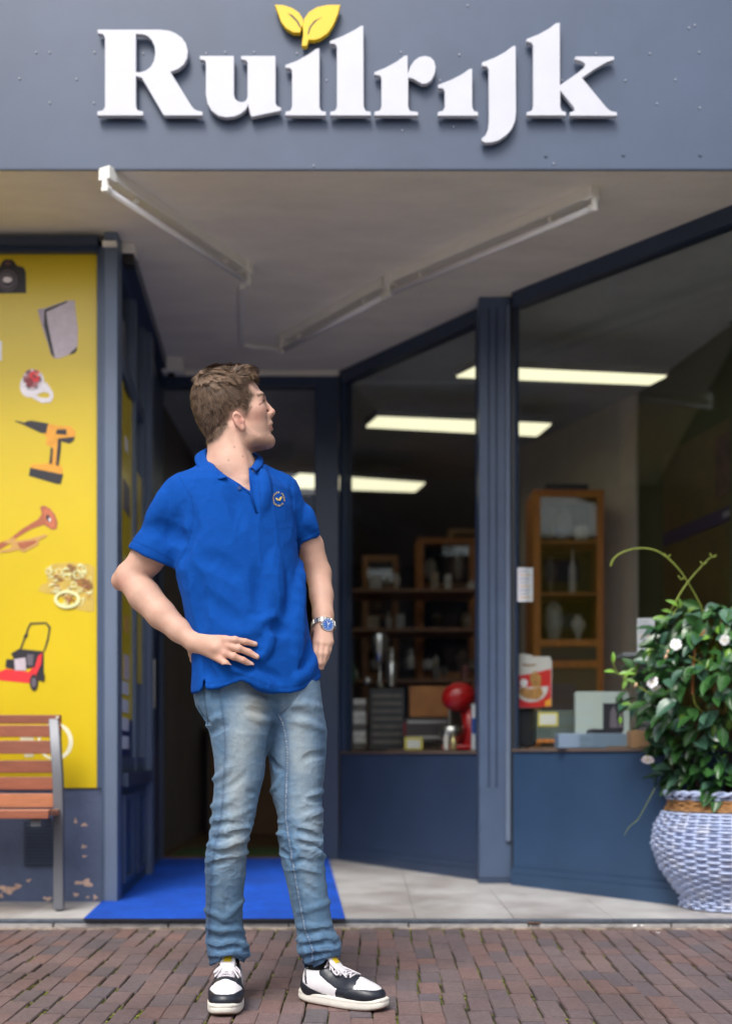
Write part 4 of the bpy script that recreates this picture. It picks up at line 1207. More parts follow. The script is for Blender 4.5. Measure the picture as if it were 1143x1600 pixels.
# suspended round lamps seen reflected dim near the top of the left window
for px, lab in ((588, 'dim grey hanging lamp left of centre behind the left window'), (705, 'dim grey hanging lamp close to the column behind the left window')):
    p = P(px, 740, 9.3)
    t = empty('hanging_lamp', (p.x, p.y, CEIL - .02), lab, 'lamp', 'dim hanging lamps in the shop')
    MB().lathe([(.02, .14), (.16, .08), (.2, 0), (.19, 0), (.15, .07), (.02, .12)], (p.x, p.y, p.z), 20).build('lamp_shade', mat('shade_grey', (.35, .35, .35), .5), t, True)
    MB().tube([(p.x, p.y, p.z + .13), (p.x, p.y, CEIL - .02)], .004, 6).build('cord', M_black, t)

# more goods crowding the dim shelves
names = ['box', 'jar', 'vase']
for i in range(26):
    px = rr.uniform(545, 742); py = rr.choice((925, 985, 1045, 1062)); D = rr.uniform(8.0, 8.5)
    h = rr.uniform(14, 36); w_ = rr.uniform(8, 20)
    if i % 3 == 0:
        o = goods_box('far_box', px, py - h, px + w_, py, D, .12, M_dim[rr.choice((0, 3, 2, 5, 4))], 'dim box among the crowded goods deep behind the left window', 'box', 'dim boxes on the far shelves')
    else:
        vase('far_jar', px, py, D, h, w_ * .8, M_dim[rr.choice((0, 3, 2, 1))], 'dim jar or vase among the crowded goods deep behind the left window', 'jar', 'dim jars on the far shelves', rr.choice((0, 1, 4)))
for zz_, dd in ((P(0, 926, 8.2).z, 8.0), (P(0, 986, 8.2).z, 8.0), (P(0, 1064, 8.2).z, 8.0)):
    a, b = P(535, 0, 8.0), P(745, 0, 8.0)
    o = MB().box((a.x, 8.0, zz_ - .02), (b.x, 8.5, zz_)).build('wall_shelf', mat('wood_dark', (0, 0, 0)))
    tag(o, ['highest long dark shelf deep behind the left window', 'middle long dark shelf deep behind the left window', 'lowest long dark shelf deep behind the left window'][0 if zz_ > 1.8 else (1 if zz_ > 1.4 else 2)], 'shelf')

# ------------------------------------------------------------------ bench
M_slat = [mat('bench_slat_%d' % i, lin(*c), .5, var=.2, vscale=10, stretch=(1, 8, 8), bump=.15, bscale=60) for i, c in enumerate(((138, 80, 58), (150, 88, 64), (142, 86, 66)))]
M_seat = mat('bench_seat_slat', lin(178, 116, 82), .5, var=.15, vscale=10, stretch=(1, 8, 8))
bench = empty('bench', (-1.7, 4.9, fz(4.9)), 'brown slatted wooden bench with grey flat steel frame before the yellow panel', 'bench')
SLT = [(1117, 1131, 95, 4.925, 0), (1133, 1152, 95, 4.91, 1), (1157, 1178, 95, 4.885, 2), (1188, 1208, 85, 4.87, 0), (1214, 1234, 85, 4.865, 1), (1240, 1262, 85, 4.86, 3)]
for y0, y1, xe, D, mi in SLT:
    a, b = P(-250, y0, D), P(xe, y1, D)
    o = MB().box((a.x, D, b.z), (b.x, D + .02, a.z), .003).build('slat', M_slat[mi] if mi < 3 else M_seat, bench)
for i in range(3):
    D = 4.68 + i * .055
    z = P(0, 1265, 4.68).z - .003 * i
    MB().box((P(-250, 0, D).x, D, z - .024), (P(84, 0, 4.74).x, D + .047, z), .003).build('seat_slat', M_seat, bench)
a, b = P(-250, 1266, 4.675), P(84, 1279, 4.675)
MB().box((a.x, 4.66, b.z), (P(84, 0, 4.74).x, 4.678, a.z), .003).build('front_rail', M_slat[1], bench)
M_bsteel = mat('bench_steel', lin(108, 110, 116), .45, metal=.3, var=.1)
def flatbar(pts, wd, th, x):
    """bar in the y/z plane at x, given (y,z) centre line"""
    mb = MB(); n = len(pts); vs = []
    for i, (y, z) in enumerate(pts):
        a = Vector(pts[max(0, i - 1)]); c = Vector(pts[min(n - 1, i + 1)]); d = (c - a).normalized(); nn = Vector((-d.y, d.x)) * wd / 2
        for xx in (x - th / 2, x + th / 2):
            vs += [(xx, y + nn.x, z + nn.y), (xx, y - nn.x, z - nn.y)]
    fs = []
    for i in range(n - 1):
        o = i * 4; p_ = o + 4
        fs += [(o, o + 1, p_ + 1, p_), (o + 2, p_ + 2, p_ + 3, o + 3), (o, p_, p_ + 2, o + 2), (o + 1, o + 3, p_ + 3, p_ + 1)]
    fs += [(0, 2, 3, 1), (n * 4 - 4, n * 4 - 3, n * 4 - 1, n * 4 - 2)]
    return mb.add(vs, fs)
sz = P(0, 1270, 4.65).z
zt = P(0, 1122, 4.94).z
xf = P(92.5, 0, 4.86).x
# front leg: from ground up and curving back into the backrest support
pts = [(4.86, fz(4.86) + .02), (4.86, sz - .12), (4.857, sz - .03), (4.85, sz + .06), (4.86, sz + .14), (4.89, sz + .22), (4.92, sz + .30), (4.955, zt - .01)]
def legbar(dx=0.0):
    cl = [(92.5, 1421, 4.86), (92.5, 1330, 4.86), (92.5, 1280, 4.858), (92, 1245, 4.855), (90.5, 1205, 4.86), (88.5, 1175, 4.875), (87, 1150, 4.90), (85, 1121, 4.945)]
    c_ = [P(*q) + Vector((dx, 0, 0)) for q in cl]
    vs = []
    for i, p in enumerate(c_):
        for sx_ in (-.021, .021):
            for sy_ in (-.016, .016): vs.append((p.x + sx_, p.y + sy_, p.z))
    fs = []
    for i in range(len(c_) - 1):
        o = i * 4; q = o + 4
        fs += [(o, o + 2, q + 2, q), (o + 2, o + 3, q + 3, q + 2), (o + 3, o + 1, q + 1, q + 3), (o + 1, o, q, q + 1)]
    fs += [(0, 1, 3, 2), (len(vs) - 4, len(vs) - 2, len(vs) - 1, len(vs) - 3)]
    return autosmooth(bevel_mod(obj('leg', vs, fs, M_bsteel, bench), .003, 2), 40)
legbar(); legbar(-1.45)
flatbar([(4.69, sz - .04), (4.86, sz - .05)], .035, .04, xf - .05).build('seat_support', M_bsteel, bench)
for (x_, y_) in ((xf, 4.86),):
    MB().tube([(x_, y_, fz(y_)), (x_, y_, fz(y_) + .022)], .015, 8).build('foot', M_black, bench)
for y_, D in ((1121, 4.925), (1141, 4.91), (1167, 4.885)):
    p = P(90, y_, D - .003)
    MB().tube([(p.x, p.y + .004, p.z), (p.x, p.y - .004, p.z)], .007, 10).build('bolt', mat('bolt_pale', (.6, .56, .48), .4), bench)
# ------------------------------------------------------------------ wicker planter and plant
PX, PY = P(1137, 0, 4.98).x, 4.98
pz = fz(PY)
M_wick = mat('blue_wicker', lin(182, 196, 230), .6, var=.15, vscale=30, bump=.3, bscale=200, col2=lin(200, 206, 226), mixscale=20, mixlo=.5, mixhi=.7)
M_rope = mat('natural_wicker', lin(176, 132, 84), .7, var=.3, vscale=50, bump=.4, bscale=200)
basket = empty('wicker_planter', (PX, PY, pz), 'pale blue woven wicker planter with a natural brown band below its rim', 'planter')
HB = .488
def brad(t):   # radius by height fraction
    return float(np.interp(t, [0, .04, .10, .18, .35, .55, .72, .84, .90, .96, 1.0], [.200, .203, .200, .228, .285, .318, .305, .272, .252, .250, .262]))
NS = 38
st = MB()
for i in range(NS):
    a = 2 * math.pi * i / NS
    st.tube([(PX + brad(t) * math.cos(a), PY + brad(t) * math.sin(a), pz + HB * t) for t in np.linspace(0, .84, 16)], .0036, 5)
st.build('stakes', M_wick, basket, True)
row = 0
z = .008
while z < HB - .004:
    t = z / HB
    band = .845 < t < .955
    r0 = brad(t)
    pts = []
    n = NS * 4
    for i in range(n + 1):
        a = 2 * math.pi * i / n
        s_ = math.sin((i / n) * NS * math.pi + row * math.pi)
        rr_ = r0 + (.0075 if not band else .004) * s_
        pts.append((PX + rr_ * math.cos(a), PY + rr_ * math.sin(a), pz + z + R.uniform(-.0007, .0007)))
    mb = MB(); mb.tube(pts, .0062 if not band else .0052, 5, cap=False)
    mb.build('weaver', M_rope if band else M_wick, basket, True)
    z += .0138 if not band else .0098; row += 1
for k in range(2):
    pts = []
    for i in range(161):
        a = 2 * math.pi * i / 160
        ph = i / 160 * 30 * math.pi + k * math.pi
        pts.append((PX + (.262 + .008 * math.cos(ph)) * math.cos(a), PY + (.262 + .008 * math.cos(ph)) * math.sin(a), pz + HB + .004 + .008 * math.sin(ph)))
    MB().tube(pts, .008, 6, cap=False).build('rim', M_wick, basket, True)
MB().lathe([(.10, .02), (.19, .02), (.225, .2), (.24, .45), (.10, .45)], (PX, PY, pz), 28).build('liner', mat('liner_blue', lin(112, 134, 186), .8), basket)
M_soil = mat('soil', (.03, .022, .015), .95)
MB().lathe([(.01, HB - .05), (.235, HB - .05), (.01, HB - .045)], (PX, PY, pz), 24).build('soil', M_soil, basket)

def leafmat(name, c1, c2):
    m = mat(name, c1, .28, var=.22, vscale=12, col2=c2, mixscale=5, mixlo=.4, mixhi=.7, spec=.55, rvar=.25)
    return m
M_leaf = leafmat('leaf_dark', lin(46, 88, 44), lin(72, 116, 56))
M_leafl = leafmat('leaf_light', lin(96, 142, 52), lin(128, 160, 60))
M_leafb = leafmat('leaf_blue', lin(60, 98, 78), lin(84, 118, 98))
M_stem = mat('vine_stem', lin(122, 134, 50), .6, var=.2)
M_twig = mat('twig', lin(86, 62, 42), .8, var=.2)
plant = empty('potted_vine', (PX, PY, pz + HB), 'bushy glossy climbing vine with white flowers growing in the wicker planter', 'plant')
def leaf_mesh(L, W_, m, k):
    rr = random.Random(k)
    us = [0, .12, .3, .5, .7, .88, 1]
    ws = [.12, .55, .92, 1, .82, .42, .02]
    vs, fs = [], []
    curl = rr.uniform(.1, .35); fold = rr.uniform(.12, .3)
    for u, w_ in zip(us, ws):
        z = -curl * L * u * u
        for s_ in (-1, -.5, 0, .5, 1):
            vs.append((L * u, s_ * w_ * W_ / 2, z + abs(s_) * w_ * W_ * fold + (.0012 if s_ == 0 else 0) * -1))
    for i in range(len(us) - 1):
        for j in range(4):
            o = i * 5 + j; fs.append((o, o + 5, o + 6, o + 1))
    # petiole
    n0 = len(vs)
    vs += [(-L * .2, -.0012, .001), (-L * .2, .0012, .001), (0.002, .0015, 0), (0.002, -.0015, 0)]
    fs.append((n0, n0 + 1, n0 + 2, n0 + 3))
    me = bpy.data.meshes.new('leaf'); me.from_pydata(vs, [], fs); me.materials.append(m); me.shade_smooth(); me.update()
    return me
lm = [leaf_mesh(R.uniform(.075, .10), R.uniform(.042, .056), M_leaf, i) for i in range(5)]
lb_ = [leaf_mesh(R.uniform(.08, .105), R.uniform(.05, .062), M_leafb, 10 + i) for i in range(3)]
ll = [leaf_mesh(R.uniform(.05, .075), R.uniform(.024, .034), M_leafl, 20 + i) for i in range(4)]
# crown outline in photo pixels (left edge by height), symmetric about the planter axis on the far side
OUT = [(945, 40, 0), (960, 92, 0), (985, 112, 0), (1020, 128, 0), (1060, 158, 0), (1100, 148, 0), (1140, 122, 0), (1180, 96, 0), (1210, 104, 0), (1236, 84, 0)]
spx = PY / F
stems = MB()
leaves = []
rv = random.Random(12)
def crown_r(py): return float(np.interp(py, [o[0] for o in OUT], [o[1] for o in OUT])) * spx
for i in range(46):
    a = rv.uniform(0, 2 * math.pi); rr_ = rv.uniform(.02, .2)
    x0, y0 = PX + rr_ * math.cos(a), PY + rr_ * math.sin(a)
    top = rv.uniform(955, 1150); R1 = crown_r(top) * rv.uniform(.5, .95)
    x1, y1 = PX + R1 * math.cos(a), PY + R1 * math.sin(a)
    z1 = P(0, top, PY).z
    mx_, my_ = PX + R1 * .75 * math.cos(a + .3), PY + R1 * .75 * math.sin(a + .3)
    pts = [Vector((x0, y0, pz + HB - .04)).lerp(Vector((mx_, my_, (pz + HB + z1) / 2)), t).lerp(Vector((mx_, my_, (pz + HB + z1) / 2)).lerp(Vector((x1, y1, z1)), t), t) for t in np.linspace(0, 1, 8)]
    stems.tube(pts, [.004] * 4 + [.0025] * 4, 5)
stems.build('stems', M_twig, plant, True)
def put(pos, dir_, up, me, sc_):
    x = dir_.normalized(); z = (up - x * up.dot(x)).normalized(); y = z.cross(x)
    M_ = Matrix((x, y, z)).transposed().to_4x4(); M_.translation = pos
    leaves.append((M_ @ Matrix.Diagonal((sc_, sc_, sc_, 1)), me))
for i in range(1500):
    py = rv.uniform(950, 1234)
    rmax = crown_r(py)
    a = rv.uniform(0, 2 * math.pi)
    clump = mnoise.noise(Vector((math.cos(a) * 2.2, math.sin(a) * 2.2, py * .022)))
    u = rv.uniform(.45, 1.0) ** .6 * (1 + .16 * clump)
    rr_ = rmax * u
    if clump < -.30 and u > .8: continue
    pos = Vector((PX + rr_ * math.cos(a), PY + rr_ * math.sin(a), P(0, py, PY).z))
    if pos.y > PY + .12 and rv.random() < .6: continue
    outv = Vector((math.cos(a), math.sin(a), rv.uniform(-.7, .25)))
    d = (outv + Vector((rv.gauss(0, .5), rv.gauss(0, .5), rv.gauss(-.35, .5)))).normalized()
    up = (Vector((math.cos(a) * .7, math.sin(a) * .7 - .25, .8)) + Vector((rv.gauss(0, .35), rv.gauss(0, .35), rv.gauss(0, .35))))
    q = rv.random()
    light = .10 + .45 * max(0, (985 - py) / 40)
    me = rv.choice(ll) if q < light + .06 and u > .8 else (rv.choice(lb_) if q > .75 else rv.choice(lm))
    put(pos, d, up, me, rv.uniform(.75, 1.15))
# long free shoots
def px3(l, D): return [P(x, y, D) for x, y in l]
vn_ = MB()
def smoothp(pts, n=6):
    q = [pts[0]] + pts + [pts[-1]]; out = []
    for i in range(len(pts) - 1):
        p0, p1, p2, p3 = q[i:i + 4]
        for j in range(n):
            t = j / n
            out.append(.5 * ((2 * p1) + (-p0 + p2) * t + (2 * p0 - 5 * p1 + 4 * p2 - p3) * t * t + (-p0 + 3 * p1 - 3 * p2 + p3) * t ** 3))
    return out + [pts[-1]]
arcs = [(px3([(953, 885), (958, 873), (972, 863), (995, 857), (1020, 859), (1041, 871), (1060, 890), (1075, 912), (1088, 935), (1096, 952), (1104, 985)], 4.85), .0042),
        (px3([(1047, 955), (1060, 930), (1075, 908), (1092, 888), (1108, 872), (1117, 870)], 4.82), .0042),
        (px3([(1050, 962), (1058, 948), (1066, 944)], 4.8), .003),
        (px3([(1075, 1025), (1092, 1035), (1105, 1050), (1109, 1062)], 4.72), .003),
        (px3([(1083, 1085), (1084, 1098), (1092, 1108), (1098, 1112)], 4.7), .0028),
        (px3([(1025, 1090), (1000, 1075), (975, 1060), (962, 1048), (957, 1035)], 4.78), .003),
        (px3([(1022, 1232), (1010, 1255), (996, 1280), (982, 1292), (974, 1306)], 4.72), .0014),
        (px3([(1138, 1075), (1132, 1095), (1136, 1115)], 4.7), .003)]
for pts, r in arcs:
    sp = smoothp(pts); n = len(sp)
    MB().tube(sp, [r * (1 - .55 * abs(i / n - .0)) for i in range(n)], 6).build('shoot', M_stem, plant, True)
for (x, y, D) in ((1041, 871, 4.85), (1063, 906, 4.83), (1097, 883, 4.82), (1112, 871, 4.82)):
    p = P(x, y, D); vn_.tube([p, p + Vector((.018, 0, .012))], [.004, .0015], 5); vn_.tube([p, p + Vector((-.012, 0, .018))], [.004, .0015], 5)
tag(vn_.build('side_twigs', M_stem, plant, True), kind='stuff')
cane = MB(); cane.tube(px3([(1085, 1000), (1082, 1040), (1081, 1085)], 4.74), .006, 6); cane.tube(px3([(1100, 985), (1084, 1010)], 4.74), .005, 6)
cane.build('cane', mat('orange_cane', lin(176, 112, 60), .7), plant)
for x, y, D, m_, sc_, dx, dz in ((957, 1035, 4.78, 0, .6, 0, 1), (960, 1050, 4.78, 1, .8, -1, .1), (966, 1053, 4.78, 2, .9, 1, .2), (975, 1062, 4.78, 1, .8, 1, -.2), (978, 1062, 4.78, 0, .6, -.4, -.8), (968, 1120, 4.75, 3, .55, 0, -1), (985, 1100, 4.74, 1, .7, -1, 0),
                                 (1058, 948, 4.8, 0, .8, -.8, .6), (1062, 950, 4.8, 1, .7, -.2, 1), (1049, 958, 4.8, 1, .8, -1, .3), (1040, 965, 4.8, 2, .8, -1, .1)):
    put(P(x, y, D), Vector((dx, -.3, dz)), Vector((0, -.8, .6)), ll[m_], sc_)
leaves.sort(key=lambda t: t[0].translation.y + (0 if t[0].translation.x < PX + .1 else .6))
restl = MB(); mis = []
for i, (M_, me) in enumerate(leaves):
    if i < 290:
        o = bpy.data.objects.new('leaf', me); C.objects.link(o); o.parent = plant
        o.matrix_parent_inverse = Matrix.Translation(-plant.location); o.matrix_basis = M_
    else:
        restl.add([M_ @ v.co for v in me.vertices], [tuple(p.vertices) for p in me.polygons])
        mis += [{'leaf_dark': 0, 'leaf_blue': 1, 'leaf_light': 2}[me.materials[0].name]] * len(me.polygons)
fo = restl.build('foliage', None, plant, True, mats=[M_leaf, M_leafb, M_leafl], midx=mis); tag(fo, kind='stuff')
# flowers
M_flower = mat('flower_white', (.88, .86, .87), .55, sss=.1)
M_fl_y = mat('flower_throat', (.75, .6, .12), .5)
def flower(px, py, D, nrm_, r, label=None):
    c_ = P(px, py, D); z = Vector(nrm_).normalized(); x = z.cross(Vector((0, 0, 1))).normalized(); y = z.cross(x)
    mb = MB()
    for k in range(5):
        a = 2 * math.pi * k / 5 + .3
        vs = []
        for (u, v_, h) in ((.15, -.12, 0), (.15, .12, 0), (.55, -.42, .08), (.55, .36, .10), (.95, -.46, .02), (1.0, .12, .0), (.85, .50, .04)):
            uu = u * math.cos(a) - v_ * math.sin(a); vv = u * math.sin(a) + v_ * math.cos(a)
            vs.append(c_ + x * uu * r + y * vv * r + z * (h * r + R.uniform(-.03, .06) * r))
        mb.add(vs, [(0, 2, 3, 1), (2, 4, 5, 3), (3, 5, 6)])
    o = mb.build('flower', M_flower, plant, True)
    MB().tube([c_ - z * .001, c_ + z * .004], r * .10, 8).build('throat', M_fl_y, o)
    MB().tube([c_, c_ - z * r * .9], [r * .16, r * .08], 6).build('calyx', M_stem, o)
flower(1055, 1007, 4.68, (-.15, -1, .1), .024)
flower(1019, 1066, 4.70, (-.7, -.6, .25), .026)
flower(1024, 1075, 4.69, (.3, -.5, -.9), .022)
flower(1011, 1187, 4.70, (-.2, -.6, -.7), .026)
flower(1131, 1000, 4.66, (.1, -1, -.2), .022)
for i, (x, y) in enumerate(((990, 1074), (1037, 1030), (1040, 1022))):
    p = P(x, y, 4.7); MB().tube([p, p + Vector((.008, 0, .012)), p + Vector((.010, 0, .02))], [.002, .0075, .001], 6).build('bud', mat('bud_pink', lin(206, 170, 140), .6), plant, True)
# ------------------------------------------------------------------ implicit surface tools for the figure
class Fld:
    def __init__(s, lo, hi, h):
        s.lo = np.array(lo, float); s.h = h
        s.n = [int(math.ceil((hi[i] - lo[i]) / h)) + 1 for i in range(3)]
        s.ax = [s.lo[i] + h * np.arange(s.n[i]) for i in range(3)]
        s.v = np.full(s.n, 0.5, np.float32)
    def win(s, lo, hi, pad):
        sl = []
        for i in range(3):
            a = max(0, int((lo[i] - pad - s.lo[i]) / s.h)); b = min(s.n[i], int((hi[i] + pad - s.lo[i]) / s.h) + 2)
            if b <= a: return None
            sl.append(slice(a, b))
        X = s.ax[0][sl[0]][:, None, None]; Y = s.ax[1][sl[1]][None, :, None]; Z = s.ax[2][sl[2]][None, None, :]
        return tuple(sl), X, Y, Z
    def comb(s, sl, d, k, mode):
        a = s.v[sl]
        if mode == 'add':
            if k <= 0: s.v[sl] = np.minimum(a, d); return
            h = np.clip(.5 + .5 * (a - d) / k, 0, 1)
            s.v[sl] = a * (1 - h) + d * h - k * h * (1 - h)
        else:
            d = -d
            if k <= 0: s.v[sl] = np.maximum(a, d); return
            h = np.clip(.5 - .5 * (a - d) / k, 0, 1)
            s.v[sl] = a * (1 - h) + d * h + k * h * (1 - h)
    def cone(s, a, b, ra, rb, k=.01, mode='add', flat=None):
        a = np.array(a, float); b = np.array(b, float)
        r = max(ra, rb)
        w_ = s.win(np.minimum(a, b) - r, np.maximum(a, b) + r, k + 4 * s.h + .008)
        if w_ is None: return s
        sl, X, Y, Z = w_
        d = b - a; L = float(d @ d) + 1e-12
        t = np.clip(((X - a[0]) * d[0] + (Y - a[1]) * d[1] + (Z - a[2]) * d[2]) / L, 0, 1)
        dx = X - (a[0] + t * d[0]); dy = Y - (a[1] + t * d[1]); dz = Z - (a[2] + t * d[2])
        dd = np.sqrt(dx * dx + dy * dy + dz * dz) - (ra + (rb - ra) * t)
        s.comb(sl, dd.astype(np.float32), k, mode); return s
    def chain(s, pts, rs, k=.01, mode='add'):
        for i in range(len(pts) - 1): s.cone(pts[i], pts[i + 1], rs[i], rs[i + 1], k, mode)
        return s
    def ell(s, c, r, Rm=None, k=.01, mode='add'):
        c = np.array(c, float); r = np.array(r, float); m = float(r.max())
        w_ = s.win(c - m, c + m, k + 4 * s.h + .008)
        if w_ is None: return s
        sl, X, Y, Z = w_
        x, y, z = X - c[0], Y - c[1], Z - c[2]
        if Rm is not None:
            M = np.array(Rm).T
            x, y, z = (M[0, 0] * x + M[0, 1] * y + M[0, 2] * z, M[1, 0] * x + M[1, 1] * y + M[1, 2] * z, M[2, 0] * x + M[2, 1] * y + M[2, 2] * z)
        k0 = np.sqrt((x / r[0]) ** 2 + (y / r[1]) ** 2 + (z / r[2]) ** 2) + 1e-9
        k1 = np.sqrt((x / r[0] ** 2) ** 2 + (y / r[1] ** 2) ** 2 + (z / r[2] ** 2) ** 2) + 1e-9
        s.comb(sl, (k0 * (k0 - 1) / k1).astype(np.float32), k, mode); return s
    def loft(s, lev, k=.01, mode='add', theta=0.0, inset=0.0, pw=2.0):
        """lev: (z, xc, yc, A, B) rising or falling in z"""
        lev = sorted(lev)
        z, xc, yc, A, B = [np.array(q, float) for q in zip(*lev)]
        A = A - inset; B = B - inset
        m = max(A.max(), B.max())
        w_ = s.win((xc.min() - m, yc.min() - m, z[0]), (xc.max() + m, yc.max() + m, z[-1]), k + 4 * s.h + .01)
        sl, X, Y, Z = w_
        xi, yi, Ai, Bi = [np.interp(Z, z, q) for q in (xc, yc, A, B)]
        dx, dy = X - xi, Y - yi
        if theta:
            c_, s_ = math.cos(theta), math.sin(theta)
            dx, dy = dx * c_ + dy * s_, -dx * s_ + dy * c_
        q = (np.abs(dx / Ai) ** pw + np.abs(dy / Bi) ** pw) ** (1 / pw)
        d = (q - 1) * np.minimum(Ai, Bi)
        d = np.maximum(d, np.maximum(Z - z[-1], z[0] - Z))
        s.comb(sl, d.astype(np.float32), k, mode); return s
    def at(s, p):
        i = [(p[j] - s.lo[j]) / s.h for j in range(3)]
        i0 = [int(math.floor(q)) for q in i]
        for j in range(3):
            if i0[j] < 0 or i0[j] >= s.n[j] - 1: return .5
        f = [i[j] - i0[j] for j in range(3)]
        c = s.v[i0[0]:i0[0] + 2, i0[1]:i0[1] + 2, i0[2]:i0[2] + 2]
        c = c[0] * (1 - f[0]) + c[1] * f[0]; c = c[0] * (1 - f[1]) + c[1] * f[1]
        return float(c[0] * (1 - f[2]) + c[1] * f[2])
    def hit(s, px, py, d0=2.9, d1=3.8):
        D = d0
        while D < d1:
            if s.at(P(px, py, D)) < 0:
                return D - s.h * .5
            D += s.h * .7
        return None
    def mesh(s, smooth=1):
        v = s.v; ins = v < 0
        n = s.n
        sh = (n[0] - 1, n[1] - 1, n[2] - 1)
        cnt = np.zeros(sh, np.int8)
        for i in (0, 1):
            for j in (0, 1):
                for k in (0, 1):
                    cnt += ins[i:i + sh[0], j:j + sh[1], k:k + sh[2]]
        act = (cnt > 0) & (cnt < 8)
        idx = np.argwhere(act)
        ids = np.full(sh, -1, np.int32); ids[act] = np.arange(len(idx))
        acc = np.zeros((len(idx), 3)); cn = np.zeros(len(idx))
        crn = [(i, j, k) for i in (0, 1) for j in (0, 1) for k in (0, 1)]
        val = {c: v[idx[:, 0] + c[0], idx[:, 1] + c[1], idx[:, 2] + c[2]] for c in crn}
        for c in crn:
            for a in range(3):
                if c[a] == 0:
                    d = list(c); d[a] = 1; d = tuple(d)
                    va, vb = val[c], val[d]
                    m = (va < 0) != (vb < 0)
                    t = np.where(m, va / (va - vb + 1e-20), 0)
                    for b in range(3):
                        acc[:, b] += np.where(m, c[b] + (t if b == a else 0), 0)
                    cn += m
        verts = (idx + acc / cn[:, None]) * s.h + s.lo
        faces = []
        for a in range(3):
            b, c = (a + 1) % 3, (a + 2) % 3
            sa = [slice(None)] * 3; sb = [slice(None)] * 3
            sa[a] = slice(0, n[a] - 1); sb[a] = slice(1, n[a])
            A_, B_ = ins[tuple(sa)], ins[tuple(sb)]
            e = np.argwhere(A_ != B_)
            ok = (e[:, b] > 0) & (e[:, c] > 0) & (e[:, b] < n[b] - 1) & (e[:, c] < n[c] - 1)
            e = e[ok]
            fl_ = A_[e[:, 0], e[:, 1], e[:, 2]]
            def gi(ob, oc):
                q = e.copy(); q[:, b] += ob; q[:, c] += oc
                return ids[q[:, 0], q[:, 1], q[:, 2]]
            q = np.stack([gi(-1, -1), gi(0, -1), gi(0, 0), gi(-1, 0)], 1)
            q[~fl_] = q[~fl_][:, ::-1]
            faces.append(q)
        faces = np.concatenate(faces)
        faces = faces[(faces >= 0).all(1)]
        for _ in range(smooth):
            e = np.concatenate([faces[:, [0, 1]], faces[:, [1, 2]], faces[:, [2, 3]], faces[:, [3, 0]]])
            s_ = np.zeros_like(verts); c_ = np.zeros(len(verts))
            for a, b in ((0, 1), (1, 0)):
                for j in range(3): s_[:, j] += np.bincount(e[:, a], verts[e[:, b], j], len(verts))
                c_ += np.bincount(e[:, a], minlength=len(verts))
            verts = verts * .5 + .5 * s_ / np.maximum(c_, 1)[:, None]
        return verts, faces

def npmesh(name, v, f, m, parent=None, mats=None, midx=None):
    me = bpy.data.meshes.new(name)
    me.vertices.add(len(v)); me.vertices.foreach_set('co', np.asarray(v, np.float32).ravel())
    me.loops.add(f.size); me.loops.foreach_set('vertex_index', f.astype(np.int32).ravel())
    me.polygons.add(len(f)); me.polygons.foreach_set('loop_start', np.arange(0, f.size, f.shape[1], dtype=np.int32))
    me.update(calc_edges=True); me.validate()
    for x in (mats or [m]): me.materials.append(x)
    if midx is not None: me.polygons.foreach_set('material_index', midx.astype(np.int32))
    me.shade_smooth()
    o = bpy.data.objects.new(name, me); C.objects.link(o)
    if parent is not None: setparent(o, parent)
    return o
def vnormals(v, f):
    a = v[f[:, 2]] - v[f[:, 0]]; b = v[f[:, 3]] - v[f[:, 1]]
    n = np.cross(a, b); o = np.zeros_like(v)
    for i in range(4):
        for j in range(3): o[:, j] += np.bincount(f[:, i], n[:, j], len(v))
    return o / (np.linalg.norm(o, axis=1)[:, None] + 1e-12)
def setcol(o, col, name='col'):
    c = np.ones((len(o.data.vertices), 4), np.float32); c[:, :3] = col
    a = o.data.color_attributes.new(name, 'FLOAT_COLOR', 'POINT'); a.data.foreach_set('color', c.ravel())
def topx(v):
    return CX + v[:, 0] * F / v[:, 1], HZ - (v[:, 2] - H) * F / v[:, 1]
def nz(v, sc_, off=0.0):
    """cheap smooth noise from warped sines, vectorised, about -1..1"""
    x, y, z = (v[:, 0] * sc_ + off, v[:, 1] * sc_ + 1.7 * off, v[:, 2] * sc_ - .6 * off)
    a = np.sin(x * 1.7 + 1.3 * np.sin(y * 2.1 + z * .8)) * np.cos(z * 1.9 + 1.1 * np.sin(x * 1.3 - y))
    b = np.sin(y * 2.7 + x * 1.1 + 1.7 * np.sin(z * 1.6)) * np.cos(x * 2.3 - z * 2.9 + np.sin(y * 3.1))
    return .6 * a + .4 * b
def vn(v, sc_, seed=0):
    """true Perlin noise per vertex"""
    o = Vector((seed * 13.1, seed * 7.7, seed * 3.3))
    return np.array([mnoise.noise(Vector(p) * sc_ + o) for p in v])
def polysd(px, py, poly):
    """signed distance (px, negative inside) to polygon"""
    d = np.full(px.shape, 1e9); s_ = np.ones(px.shape)
    n = len(poly)
    for i in range(n):
        ax, ay = poly[i]; bx, by = poly[i - 1]
        ex, ey = bx - ax, by - ay
        wx, wy = px - ax, py - ay
        t = np.clip((wx * ex + wy * ey) / (ex * ex + ey * ey + 1e-9), 0, 1)
        d = np.minimum(d, (wx - ex * t) ** 2 + (wy - ey * t) ** 2)
        c1 = py >= ay; c2 = py < by; c3 = ex * wy > ey * wx
        s_ = np.where((c1 & c2 & c3) | (~c1 & ~c2 & ~c3), -s_, s_)
    return s_ * np.sqrt(d)
def lev(py, L, Rr, Dc, B, theta=0.0):
    p = P((L + Rr) / 2, py, Dc)
    As = (Rr - L) / 2 * Dc / F
    A = As
    if theta:
        A = math.sqrt(max(1e-6, As ** 2 - (B * math.sin(theta)) ** 2)) / math.cos(theta)
    return (p.z, p.x, p.y, A, B)
